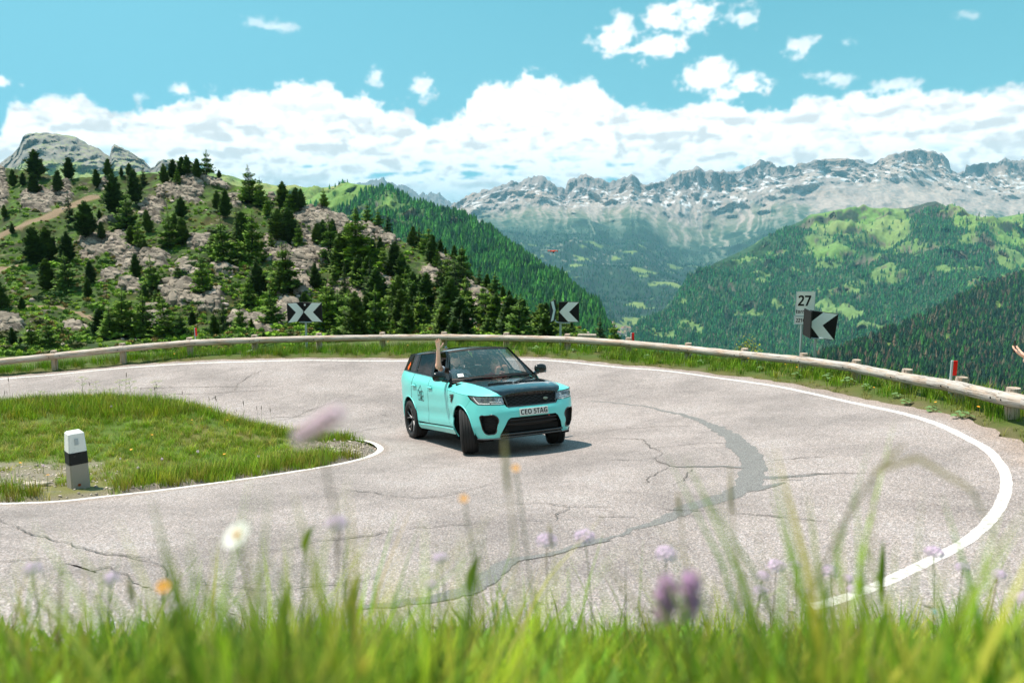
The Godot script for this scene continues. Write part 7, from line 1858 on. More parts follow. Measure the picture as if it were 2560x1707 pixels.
	for sg in [1.0, -1.0]:
		a = Acc.new()
		a.grid(24, 4, func(u: float, v: float):
			var x := lerpf(-1.43, -3.62, u)
			var edge_z := table(-x, [1.3, 2.0, 2.8, 3.4, 3.62], [0.655, 0.678, 0.675, 0.65, 0.63])
			var edge_y := table(-x, [1.3, 1.6, 2.2, 2.8, 3.3, 3.62], [1.712, 1.728, 1.738, 1.738, 1.728, 1.715])
			var p1 := skin(Vector2(sg * (1.61 - x), edge_y - 0.03))
			return Vector3(x, edge_y, sg * edge_z).lerp(p1, v) + Vector3(0, 0.006, sg * 0.010) * sin(v * PI))
		put(roof, "roof_rail", a.mesh(), gloss)
	a = Acc.new()
	a.grid(6, 4, func(u: float, v: float): return Vector3(-3.05 - 0.24 * u, 1.785 + 0.065 * sin(pow(u, 0.7) * PI) * (1.0 - v), 0.02 + 0.02 * v - 0.02))
	a.grid(6, 4, func(u: float, v: float): return Vector3(-3.05 - 0.24 * u, 1.785 + 0.065 * sin(pow(u, 0.7) * PI) * (1.0 - v), -0.02 - 0.02 * v + 0.02))
	a.ball(Vector3(-3.18, 1.80, 0), Vector3(0.10, 0.045, 0.022), 10, 6)
	put(c, "antenna_fin", a.mesh(), gloss)
	# --- tail
	panel(c, "tailgate", vecs([[5.63, 0.40], [5.63, 1.40], [2 * plan_len - 5.63, 1.40], [2 * plan_len - 5.63, 0.40]]), body, 0.08)
	panel(c, "rear_window", vecs([[5.13, 1.40], [5.30, 1.725], [2 * plan_len - 5.30, 1.725], [2 * plan_len - 5.13, 1.40]]), paint("tinted_glass", Color(0.012, 0.015, 0.014, 0.93), 0.03), 0.08, 0.0, [], 0.0)
	# --- underneath and inside
	a = Acc.new()
	a.box(Vector3(-1.46, 0.34, 0), Vector3(4.5, 0.16, 1.05), 0.04)
	a.box(Vector3(-1.46, 0.33, 0), Vector3(1.9, 0.12, 1.78), 0.03)
	a.box(Vector3(0.55, 0.45, 0), Vector3(0.35, 0.44, 1.2), 0.04)
	a.box(Vector3(-3.6, 0.5, 0), Vector3(0.5, 0.4, 1.5), 0.04)
	put(c, "underbody", a.mesh(), paint("liner", Color(0.02, 0.02, 0.022), 0.95))
	a = Acc.new()
	a.box(Vector3(-2.0, 0.58, 0), Vector3(3.0, 0.05, 1.66), 0.0)
	a.box(Vector3(-0.55, 0.82, 0), Vector3(0.06, 0.6, 1.60), 0.0)
	put(c, "cabin_floor", a.mesh(), inside)
	for sg in [1.0, -1.0]:
		a = Acc.new()
		a.box(Vector3(-2.0, 0.86, sg * 0.86), Vector3(2.7, 0.60, 0.03), 0.0)
		put(c, "door_lining", a.mesh(), inside)
	a = Acc.new()
	a.grid(16, 8, func(u: float, v: float):
		var z := lerpf(-0.80, 0.80, u)
		return Vector3(-0.72 - 0.50 * v - 0.10 * pow(absf(z), 2.0), 1.135 + 0.02 * sin(v * PI) - 0.22 * pow(v, 6.0) + 0.05 * exp(-pow((z - 0.38) / 0.2, 2.0)) * smoothstep(0.5, 0.9, v), z))
	put(c, "dashboard", a.mesh(), paint("dash", Color(0.12, 0.13, 0.13), 0.8))
	var ring := []
	var tilt := Basis(Vector3.BACK, deg_to_rad(-66))
	for i in 28:
		var b := TAU * i / 28
		ring.append(Vector3(-1.19, 1.10, 0.385) + tilt * Vector3(cos(b) * 0.185, 0, sin(b) * 0.185))
	var sw := put(c, "steering_wheel", loop_tube(ring, 0.016), paint("wheel_rim_black", Color(0.09, 0.09, 0.095), 0.5))
	a = Acc.new()
	for k in 3:
		var b: float = [PI, 0.0, PI / 2][k] + PI / 2
		a.tube(PackedVector3Array([Vector3(-1.20, 1.09, 0.385), Vector3(-1.19, 1.10, 0.385) + tilt * Vector3(cos(b) * 0.18, 0, sin(b) * 0.18)]), [0.03, 0.014], 6)
	put(sw, "spoke", a.mesh(), paint("grille_grey", Color(0.24, 0.245, 0.25), 0.3, 0.6))
	for q in [Vector3(-1.62, 0, 0.40), Vector3(-1.62, 0, -0.40), Vector3(-2.5, 0, 0.40), Vector3(-2.5, 0, -0.40)]:
		a = Acc.new()
		a.box(q + Vector3(0.12, 0.70, 0), Vector3(0.52, 0.16, 0.50), 0.06)
		var seat := put(c, "seat", a.mesh(), inside)
		a = Acc.new()
		a.xf = Transform3D(Basis(Vector3.BACK, deg_to_rad(16)), q + Vector3(-0.15, 0.72, 0))
		a.box(Vector3(0, 0.34, 0), Vector3(0.16, 0.66, 0.50), 0.06)
		put(seat, "seat_back", a.mesh(), inside)
		a = Acc.new()
		a.xf = Transform3D(Basis(Vector3.BACK, deg_to_rad(14)), q + Vector3(-0.33, 1.41, 0))
		a.box(Vector3(0, 0.07, 0), Vector3(0.10, 0.18, 0.27), 0.05)
		put(seat, "headrest", a.mesh(), inside)
	a = Acc.new()
	a.box(Vector3(-1.16, 1.60, -0.02), Vector3(0.04, 0.07, 0.24), 0.02)
	put(c, "rear_view_mirror", a.mesh(), dull)
	# --- wheels
	wheel("wheel", c, Vector3(0.0, 0.318, 0.83), 22.0, 1.0)
	wheel("wheel", c, Vector3(0.0, 0.300, -0.83), 19.0, -1.0)
	wheel("wheel", c, Vector3(-2.92, 0.392, 0.835), 0.0, 1.0)
	wheel("wheel", c, Vector3(-2.92, 0.392, -0.835), 0.0, -1.0)
	people(tr)

# ---------------------------------------------------------------- people: one surface over tapered bones
func flesh(a: Acc, bones: Array, cell: float, k: float) -> void:
	# a bone is [from, to, radius there, radius here]; surface nets over the smooth union
	var lo := Vector3.INF; var hi := -Vector3.INF
	for b in bones:
		var r: float = maxf(b[2], b[3])
		for e in 2:
			lo = lo.min(b[e] - Vector3.ONE * (r + cell * 3 + k)); hi = hi.max(b[e] + Vector3.ONE * (r + cell * 3 + k))
	var n := Vector3i(((hi - lo) / cell).ceil()) + Vector3i.ONE
	var f := PackedFloat32Array()
	f.resize(n.x * n.y * n.z)
	f.fill(9.0)
	for b in bones:
		var p: Vector3 = b[0]; var d: Vector3 = b[1] - p
		var dd := maxf(d.length_squared(), 1e-9)
		var r0: float = b[2]; var r1: float = b[3]
		var m := Vector3.ONE * (maxf(r0, r1) + k + cell * 2)
		var i0 := Vector3i(((p.min(b[1]) - m - lo) / cell).floor()).clamp(Vector3i.ZERO, n - Vector3i.ONE)
		var i1 := Vector3i(((p.max(b[1]) + m - lo) / cell).ceil()).clamp(Vector3i.ZERO, n - Vector3i.ONE)
		for z in range(i0.z, i1.z + 1):
			for y in range(i0.y, i1.y + 1):
				var o := (z * n.y + y) * n.x
				for x in range(i0.x, i1.x + 1):
					var q := lo + Vector3(x, y, z) * cell - p
					var t := clampf(q.dot(d) / dd, 0.0, 1.0)
					var v := (q - d * t).length() - lerpf(r0, r1, t)
					var w := f[o + x]
					var h := clampf(0.5 + 0.5 * (w - v) / k, 0.0, 1.0)
					f[o + x] = lerpf(w, v, h) - k * h * (1.0 - h)
	var at := PackedInt32Array()
	at.resize(f.size())
	at.fill(-1)
	var step := [1, n.x, n.x * n.y]
	for z in n.z - 1:
		for y in n.y - 1:
			for x in n.x - 1:
				var o := (z * n.y + y) * n.x + x
				var s := Vector3.ZERO; var c := 0
				var inside := 0
				for e in 8:
					if f[o + (e & 1) * step[0] + ((e >> 1) & 1) * step[1] + ((e >> 2) & 1) * step[2]] < 0: inside += 1
				if inside == 0 or inside == 8: continue
				for ax in 3:
					for g in 4:
						var p0 := Vector3i.ZERO
						p0[(ax + 1) % 3] = g & 1; p0[(ax + 2) % 3] = g >> 1
						var o0: int = o + p0.x * step[0] + p0.y * step[1] + p0.z * step[2]
						var v0 := f[o0]; var v1 := f[o0 + step[ax]]
						if (v0 < 0) != (v1 < 0):
							var p := Vector3(p0)
							p[ax] = v0 / (v0 - v1)
							s += p; c += 1
				at[o] = a.pt(lo + (Vector3(x, y, z) + s / c) * cell)
	for z in range(1, n.z - 1):
		for y in range(1, n.y - 1):
			for x in range(1, n.x - 1):
				var o := (z * n.y + y) * n.x + x
				for ax in 3:
					var v0 := f[o]; var v1 := f[o + step[ax]]
					if (v0 < 0) == (v1 < 0): continue
					var s1: int = step[(ax + 1) % 3]; var s2: int = step[(ax + 2) % 3]
					var q := [at[o], at[o - s1], at[o - s1 - s2], at[o - s2]]
					if q.min() < 0: continue
					if v0 < 0: a.t.append_array([q[0], q[2], q[1], q[0], q[3], q[2]])
					else: a.t.append_array([q[0], q[1], q[2], q[0], q[2], q[3]])

func hand_bones(wrist: Vector3, palm_dir: Vector3, thumb_side: Vector3, normal: Vector3, spread: float, curl: float) -> Array:
	# palm_dir from the wrist to the fingers, normal out of the palm
	var o := []
	var up := palm_dir.normalized(); var s := (thumb_side - up * thumb_side.dot(up)).normalized(); var nn := normal.normalized()
	for k in 4: o.append([wrist + s * (0.018 - k * 0.012), wrist + up * 0.085 + s * (0.030 - k * 0.0205), 0.017, 0.0125])
	var lens := [0.084, 0.096, 0.089, 0.070]
	for k in 4:
		var b := wrist + up * 0.088 + s * (0.030 - k * 0.0205)
		var d := (up + s * spread * (1.4 - k)).normalized()
		var d2 := (d + nn * curl).normalized(); var d3 := (d + nn * curl * 2.2).normalized()
		var m: Vector3 = b + d * lens[k] * 0.48; var e: Vector3 = m + d2 * lens[k] * 0.3; var g: Vector3 = e + d3 * lens[k] * 0.24
		o.append([b, m, 0.0098, 0.0090]); o.append([m, e, 0.0090, 0.0083]); o.append([e, g, 0.0083, 0.0072])
	var tb := wrist + up * 0.022 + s * 0.028 + nn * 0.008
	var t1 := tb + (up * 0.55 + s * 0.75 + nn * 0.2).normalized() * 0.045
	var t2 := t1 + (up * 0.72 + s * 0.62 + nn * curl).normalized() * 0.034
	o.append([wrist + up * 0.01 + s * 0.01, tb, 0.018, 0.016]); o.append([tb, t1, 0.0145, 0.0115]); o.append([t1, t2, 0.011, 0.0095]); o.append([t2, t2 + (up * 0.8 + s * 0.45 + nn * curl).normalized() * 0.024, 0.0095, 0.008])
	return o

func head_bones(c: Vector3, fwd: Vector3, up: Vector3) -> Array:
	var r := fwd.cross(up).normalized()
	var o := [[c + up * 0.045 - fwd * 0.02, c + up * 0.03 + fwd * 0.02, 0.088, 0.085], [c - up * 0.01 + fwd * 0.03, c - up * 0.085 + fwd * 0.055, 0.068, 0.046], [c - up * 0.02 - fwd * 0.03, c - up * 0.15 - fwd * 0.035, 0.06, 0.056],
		[c + up * 0.02 + fwd * 0.098, c - up * 0.022 + fwd * 0.122, 0.010, 0.014]]
	for s in [-1.0, 1.0]:
		o.append([c + r * s * 0.083 + up * 0.02 - fwd * 0.01, c + r * s * 0.083 - up * 0.03 - fwd * 0.004, 0.016, 0.011])
		o.append([c + r * s * 0.035 - up * 0.012 + fwd * 0.075, c + r * s * 0.045 - up * 0.03 + fwd * 0.06, 0.026, 0.026])
		o.append([c + r * s * 0.014 + up * 0.04 + fwd * 0.095, c + r * s * 0.045 + up * 0.04 + fwd * 0.08, 0.012, 0.012])
	return o

func face(parent: Node3D, c: Vector3, fwd: Vector3, up: Vector3, hair: Material, beard: bool) -> void:
	var r := fwd.cross(up).normalized()
	for s in [-1.0, 1.0]:
		var a := Acc.new()
		a.ball(c + r * s * 0.034 + up * 0.018 + fwd * 0.088, Vector3(0.013, 0.010, 0.013), 8, 6)
		put(parent, "eye", a.mesh(), paint("eye", Color(0.10, 0.08, 0.07), 0.2))
		a = Acc.new()
		a.tube(PackedVector3Array([c + r * s * 0.016 + up * 0.042 + fwd * 0.106, c + r * s * 0.052 + up * 0.044 + fwd * 0.086]), [0.006, 0.004], 5)
		put(parent, "eyebrow", a.mesh(), hair)
	var a := Acc.new()
	a.tube(PackedVector3Array([c - r * 0.030 - up * 0.048 + fwd * 0.094, c - up * 0.058 + fwd * 0.107, c + r * 0.030 - up * 0.048 + fwd * 0.094]), [0.004, 0.006, 0.004], 5)
	put(parent, "mouth", a.mesh(), paint("teeth", Color(0.86, 0.80, 0.76), 0.4))
	a = Acc.new()
	flesh(a, [[c + up * 0.075 - fwd * 0.03, c + up * 0.065 + fwd * 0.035, 0.076, 0.060], [c + up * 0.04 - fwd * 0.06, c - up * 0.05 - fwd * 0.06, 0.058, 0.045], [c + r * 0.06 + up * 0.05 - fwd * 0.01, c + r * 0.07 + up * 0.0 - fwd * 0.02, 0.034, 0.022], [c - r * 0.06 + up * 0.05 - fwd * 0.01, c - r * 0.07 + up * 0.0 - fwd * 0.02, 0.034, 0.022]], 0.009, 0.02)
	put(parent, "hair", a.mesh(), hair)
	if beard:
		a = Acc.new()
		flesh(a, [[c - r * 0.05 - up * 0.06 + fwd * 0.04, c - up * 0.098 + fwd * 0.072, 0.028, 0.026], [c + r * 0.05 - up * 0.06 + fwd * 0.04, c - up * 0.098 + fwd * 0.072, 0.028, 0.026]], 0.007, 0.02)
		put(parent, "beard", a.mesh(), hair)

func people(tr: Transform3D) -> void:
	var skin_m := paint("skin", Color(1.0, 0.77, 0.67), 0.6)
	skin_m.subsurf_scatter_enabled = true; skin_m.subsurf_scatter_strength = 0.1
	# the driver: right arm out of the window, hand up, palm forward
	var d := thing("person", "driver smiling and waving with a bare arm out of the side window, striped shirt", "person", tr)
	var sh := Vector3(-1.52, 1.26, 0.60); var el := Vector3(-1.20, 1.455, 0.885); var wr := Vector3(-1.075, 1.775, 0.905)
	var hc := Vector3(-1.55, 1.50, 0.405)
	var a := Acc.new()
	var bones := [[Vector3(-1.56, 1.25, 0.40), Vector3(-1.62, 0.80, 0.40), 0.13, 0.14], [Vector3(-1.56, 1.25, 0.28), Vector3(-1.56, 1.25, 0.54), 0.075, 0.075], [sh, el, 0.062, 0.050], [el, wr, 0.051, 0.032],
		[Vector3(-1.52, 1.25, 0.22), Vector3(-1.40, 1.00, 0.16), 0.056, 0.044], [Vector3(-1.40, 1.0, 0.16), Vector3(-1.20, 1.12, 0.26), 0.044, 0.030], [Vector3(-1.56, 0.80, 0.32), Vector3(-1.15, 0.84, 0.28), 0.085, 0.07], [Vector3(-1.56, 0.80, 0.48), Vector3(-1.15, 0.84, 0.50), 0.085, 0.07]]
	flesh(a, bones, 0.016, 0.04)
	var b := Acc.new()
	var hb := hand_bones(wr, Vector3(0.08, 0.985, 0.02), Vector3(0.1, 0, -1), Vector3(1, -0.05, 0.25), 0.13, 0.10)
	hb.append([el.lerp(wr, 0.75), wr, 0.030, 0.026])
	flesh(b, hb, 0.0045, 0.010)
	var o := a.v.size()
	for i in b.v.size(): a.pt(b.v[i])
	for i in b.t: a.t.append(i + o)
	b = Acc.new()
	flesh(b, head_bones(hc, Vector3(0.97, -0.05, 0.22).normalized(), Vector3(0.05, 1, 0).normalized()), 0.008, 0.022)
	o = a.v.size()
	for i in b.v.size(): a.pt(b.v[i])
	for i in b.t: a.t.append(i + o)
	put(d, "body", a.mesh(), skin_m)
	a = Acc.new()
	flesh(a, [[Vector3(-1.56, 1.24, 0.40), Vector3(-1.62, 0.82, 0.40), 0.155, 0.16], [Vector3(-1.56, 1.25, 0.26), Vector3(-1.56, 1.25, 0.56), 0.092, 0.092], [sh, sh.lerp(el, 0.62), 0.082, 0.072], [Vector3(-1.52, 1.25, 0.22), Vector3(-1.44, 1.06, 0.17), 0.078, 0.066]], 0.014, 0.05)
	var shirt := paint("striped_shirt", Color(1, 1, 1), 0.9)
	var img := Image.create(64, 64, false, Image.FORMAT_RGB8)
	img.fill(Color(0.78, 0.84, 0.90))
	for x in 4: img.fill_rect(Rect2i(x * 16, 0, 7, 64), Color(0.24, 0.33, 0.45))
	triplanar(shirt, ImageTexture.create_from_image(img), 0.10)
	shirt.uv1_world_triplanar = false
	put(d, "shirt", a.mesh(), shirt)
	face(d, hc, Vector3(0.97, -0.05, 0.22).normalized(), Vector3.UP, paint("dark_hair", Color(0.09, 0.07, 0.06), 0.7), true)
	# the passenger, leaning forward
	var p := thing("person", "passenger in a red top leaning forward behind the windscreen, fair hair", "person", tr)
	hc = Vector3(-1.42, 1.36, -0.36)
	a = Acc.new()
	flesh(a, [[Vector3(-1.52, 1.14, -0.38), Vector3(-1.66, 0.80, -0.40), 0.12, 0.14], [Vector3(-1.50, 1.14, -0.24), Vector3(-1.50, 1.14, -0.52), 0.07, 0.07], [Vector3(-1.48, 1.14, -0.20), Vector3(-1.28, 1.02, -0.16), 0.05, 0.042], [Vector3(-1.28, 1.02, -0.16), Vector3(-1.14, 1.20, -0.26), 0.042, 0.03], [Vector3(-1.48, 1.14, -0.56), Vector3(-1.26, 1.04, -0.60), 0.05, 0.042], [Vector3(-1.26, 1.04, -0.60), Vector3(-1.13, 1.22, -0.48), 0.042, 0.03]], 0.016, 0.04)
	b = Acc.new()
	flesh(b, head_bones(hc, Vector3(0.93, -0.28, 0.2).normalized(), Vector3(0.28, 0.96, 0).normalized()), 0.009, 0.022)
	var hl := hand_bones(Vector3(-1.14, 1.20, -0.26), Vector3(0.1, 0.9, -0.3), Vector3(0, 0.2, -1), Vector3(-0.6, 0, -0.7), 0.05, 0.5)
	flesh(b, hl, 0.006, 0.010)
	var hr := hand_bones(Vector3(-1.13, 1.22, -0.48), Vector3(0.1, 0.9, 0.3), Vector3(0, 0.2, 1), Vector3(-0.6, 0, 0.7), 0.05, 0.5)
	flesh(b, hr, 0.006, 0.010)
	o = a.v.size()
	for i in b.v.size(): a.pt(b.v[i])
	for i in b.t: a.t.append(i + o)
	put(p, "body", a.mesh(), skin_m)
	a = Acc.new()
	flesh(a, [[Vector3(-1.52, 1.13, -0.38), Vector3(-1.66, 0.80, -0.40), 0.15, 0.16], [Vector3(-1.50, 1.14, -0.22), Vector3(-1.50, 1.14, -0.54), 0.088, 0.088], [Vector3(-1.48, 1.14, -0.20), Vector3(-1.28, 1.02, -0.16), 0.072, 0.06], [Vector3(-1.48, 1.14, -0.56), Vector3(-1.26, 1.04, -0.60), 0.072, 0.06]], 0.016, 0.05)
	put(p, "red_top", a.mesh(), paint("red_top", Color(0.80, 0.24, 0.20), 0.9))
	face(p, hc, Vector3(0.93, -0.28, 0.2).normalized(), Vector3(0.28, 0.96, 0).normalized(), paint("fair_hair", Color(0.70, 0.58, 0.42), 0.7), false)
	# someone at the right edge of the picture who films the car
	var gx := Vector3(6.49, ground_y(6.49, -8.9), -8.9)
	var f := thing("person", "person holding up a dark phone at the right edge, only the fingers in view", "person", Transform3D(Basis(), gx))
	var hy := -1.53 - gx.y
	a = Acc.new()
	var w2 := Vector3(-0.67, hy - 0.03, 0.0)
	flesh(a, [[Vector3(0, 1.36, 0), Vector3(0, 0.95, 0), 0.13, 0.13], [Vector3(0, 1.38, -0.16), Vector3(0, 1.38, 0.16), 0.07, 0.07], [Vector3(0, 0.95, -0.09), Vector3(-0.02, 0.50, -0.10), 0.095, 0.06], [Vector3(-0.02, 0.50, -0.10), Vector3(0.02, 0.06, -0.11), 0.058, 0.038], [Vector3(0.02, 0.05, -0.11), Vector3(-0.14, 0.03, -0.12), 0.04, 0.03],
		[Vector3(0, 0.95, 0.09), Vector3(-0.02, 0.50, 0.10), 0.095, 0.06], [Vector3(-0.02, 0.50, 0.10), Vector3(0.02, 0.06, 0.11), 0.058, 0.038], [Vector3(0.02, 0.05, 0.11), Vector3(-0.14, 0.03, 0.12), 0.04, 0.03],
		[Vector3(0, 1.36, 0.20), Vector3(-0.24, 1.18, 0.20), 0.052, 0.042], [Vector3(-0.24, 1.18, 0.20), w2 + Vector3(0.02, -0.02, 0.02), 0.042, 0.028], [Vector3(0, 1.36, -0.20), Vector3(-0.26, 1.16, -0.20), 0.052, 0.042], [Vector3(-0.26, 1.16, -0.20), w2 + Vector3(0.05, -0.06, -0.05), 0.042, 0.028]], 0.016, 0.04)
	b = Acc.new()
	flesh(b, hand_bones(w2, Vector3(-0.85, 0.5, 0.1), Vector3(0.2, 0.4, -1), Vector3(0.3, 0.7, -0.6), 0.02, 0.55), 0.0055, 0.010)
	flesh(b, head_bones(Vector3(-0.02, 1.60, 0), Vector3(-1, -0.05, 0.1).normalized(), Vector3.UP), 0.012, 0.022)
	o = a.v.size()
	for i in b.v.size(): a.pt(b.v[i])
	for i in b.t: a.t.append(i + o)
	put(f, "body", a.mesh(), skin_m)
	a = Acc.new()
	flesh(a, [[Vector3(0, 1.34, 0), Vector3(0, 0.95, 0), 0.155, 0.15], [Vector3(0, 1.38, -0.17), Vector3(0, 1.38, 0.17), 0.09, 0.09], [Vector3(0, 1.36, 0.20), Vector3(-0.15, 1.25, 0.20), 0.075, 0.065], [Vector3(0, 1.36, -0.20), Vector3(-0.15, 1.25, -0.20), 0.075, 0.065]], 0.018, 0.05)
	put(f, "shirt", a.mesh(), paint("navy_shirt", Color(0.12, 0.15, 0.22), 0.9))
	a = Acc.new()
	flesh(a, [[Vector3(0, 0.98, -0.07), Vector3(-0.02, 0.45, -0.10), 0.115, 0.085], [Vector3(0, 0.98, 0.07), Vector3(-0.02, 0.45, 0.10), 0.115, 0.085]], 0.018, 0.04)
	put(f, "shorts", a.mesh(), paint("shorts", Color(0.35, 0.32, 0.28), 0.9))
	face(f, Vector3(-0.02, 1.60, 0), Vector3(-1, -0.05, 0.1).normalized(), Vector3.UP, paint("dark_hair", Color(0.09, 0.07, 0.06), 0.7), false)
	var ph := thing("phone", "dark phone held upright by the fingers at the right edge", "phone", Transform3D(turned(70), gx + Vector3(-0.79, hy + 0.085, -0.01)))
	a = Acc.new()
	a.box(Vector3.ZERO, Vector3(0.075, 0.15, 0.009), 0.004)
	put(ph, "case", a.mesh(), paint("phone_black", Color(0.05, 0.05, 0.055), 0.4))
	a = Acc.new()
	a.box(Vector3(0.018, 0.048, -0.0055), Vector3(0.026, 0.036, 0.003), 0.001)
	put(ph, "lens_block", a.mesh(), paint("black_gloss", Color(0.022, 0.028, 0.036), 0.10))

# ---------------------------------------------------------------- plants
func tuft_mesh(sd: int, blades: int, radius: float, width: float, bend: float) -> ArrayMesh:
	# a tuft of grass one metre tall: tapering blades that bow outwards
	var r := RandomNumberGenerator.new()
	r.seed = 3000 + sd
	var a := Acc.new()
	for k in blades:
		var b := r.randf() * TAU; var q := sqrt(r.randf()) * radius
		var root := Vector3(cos(b) * q, 0, sin(b) * q)
		var h := r.randf_range(0.45, 1.0)
		var b2 := b + r.randf_range(-1.0, 1.0)
		var out := Vector3(cos(b2), 0, sin(b2)) * bend * h * r.randf_range(0.3, 1.3)
		var side := Vector3(-sin(b2), 0, cos(b2)).rotated(Vector3.UP, r.randf_range(-0.8, 0.8)) * width * r.randf_range(0.6, 1.3)
		a.col = Color.WHITE.lerp(Color(0.95, 0.85, 0.62), r.randf() * 0.5) * r.randf_range(0.65, 1.15)
		var o := a.v.size()
		for i in 4:
			var f := i / 3.0
			var p := root + Vector3(0, h * (f - 0.12 * f * f * (bend + 0.2)), 0) + out * f * f
			var w := side * (1.0 - pow(f, 1.6)) if i < 3 else Vector3.ZERO
			if i < 3:
				a.pt(p - w); a.pt(p + w)
			else: a.pt(p)
		a.t.append_array([o, o + 1, o + 3, o, o + 3, o + 2, o + 2, o + 3, o + 5, o + 2, o + 5, o + 4, o + 4, o + 5, o + 6])
	return a.mesh()

func grass_field(called: String, label: String, m: Mesh, spots: Array, size: Vector2, hues: Array, leafy: Material) -> void:
	var where := []; var tints := []
	var clump := noise(0.8, 3, 88)
	for p in spots:
		var h := rng.randf_range(size.x, size.y)
		if size.y < 0.0: h *= -(0.84 + 0.22 * smoothstep(2.4, 0.9, -p.z)) * (0.90 + 0.95 * clump.get_noise_2d(p.x * 2.2, p.z * 2.2))
		var w := h * rng.randf_range(0.8, 1.3)
		where.append(Transform3D(Basis(Vector3.UP, rng.randf() * TAU).scaled(Vector3(w, h, w)), p))
		tints.append((hues[rng.randi() % hues.size()] as Color) * rng.randf_range(0.8, 1.2))
	tag(copies(called, m, leafy, where, tints), label, "grass")

func leaf_paint(key: String, through := 0.5) -> StandardMaterial3D:
	var m := paint(key, Color.WHITE, 0.7, 0.0, true)
	m.backlight_enabled = true
	m.backlight = Color(through, through, through * 0.6)
	return m

func stem(a: Acc, from: Vector3, to: Vector3, bow: Vector3, r0: float, r1: float) -> void:
	var l := PackedVector3Array()
	for i in 7:
		var f := i / 6.0
		l.append(from.lerp(to, f) + bow * sin(PI * f))
	a.tube(l, [r0, r0, r0, lerpf(r0, r1, 0.5), r1, r1, r1], 5, false)

func cluster(a: Acc, at: Vector3, r: Vector3, n: int, size: float, sd: int, dome := true) -> void:
	# florets over a dome
	var g := RandomNumberGenerator.new()
	g.seed = sd
	var base := a.col
	for k in n:
		var y := 1.0 - (k + 0.5) / n * (1.15 if dome else 2.0)
		var b := k * 2.39996
		var q := sqrt(maxf(0.0, 1.0 - y * y))
		var d := Vector3(cos(b) * q, y, sin(b) * q)
		var p := at + d * r * g.randf_range(0.8, 1.1)
		a.col = base * g.randf_range(0.8, 1.12)
		var u := d.cross(Vector3(0.3, 0.2, 0.9)).normalized() * size; var w := d.cross(u.normalized()) * size
		for e in 5:
			var b0 := TAU * e / 5; var b1 := TAU * (e + 0.75) / 5
			a.tri(p, p + u * cos(b0) + w * sin(b0) + d * size * 0.5, p + u * cos(b1) + w * sin(b1) + d * size * 0.5)
	a.col = base

func daisy(parent: Node3D, at: Vector3, n: Vector3, r: float, petals: int, petal: Material, eye: Material) -> void:
	var u := n.cross(Vector3(0.2, 0.1, 1)).normalized(); var w := n.cross(u)
	for k in petals:
		var a := Acc.new()
		var b := TAU * k / petals
		var d := u * cos(b) + w * sin(b); var s := u * -sin(b) + w * cos(b)
		var pw := r * 2.6 / petals
		a.quad(at + d * r * 0.18, at + d * r * 0.7 + s * pw + n * r * 0.16, at + d * r + n * r * 0.12, at + d * r * 0.7 - s * pw + n * r * 0.16)
		put(parent, "petal", a.mesh(), petal)
	var a := Acc.new()
	a.ball(at + n * r * 0.08, Vector3.ONE * r * 0.26, 8, 5)
	put(parent, "flower_eye", a.mesh(), eye)

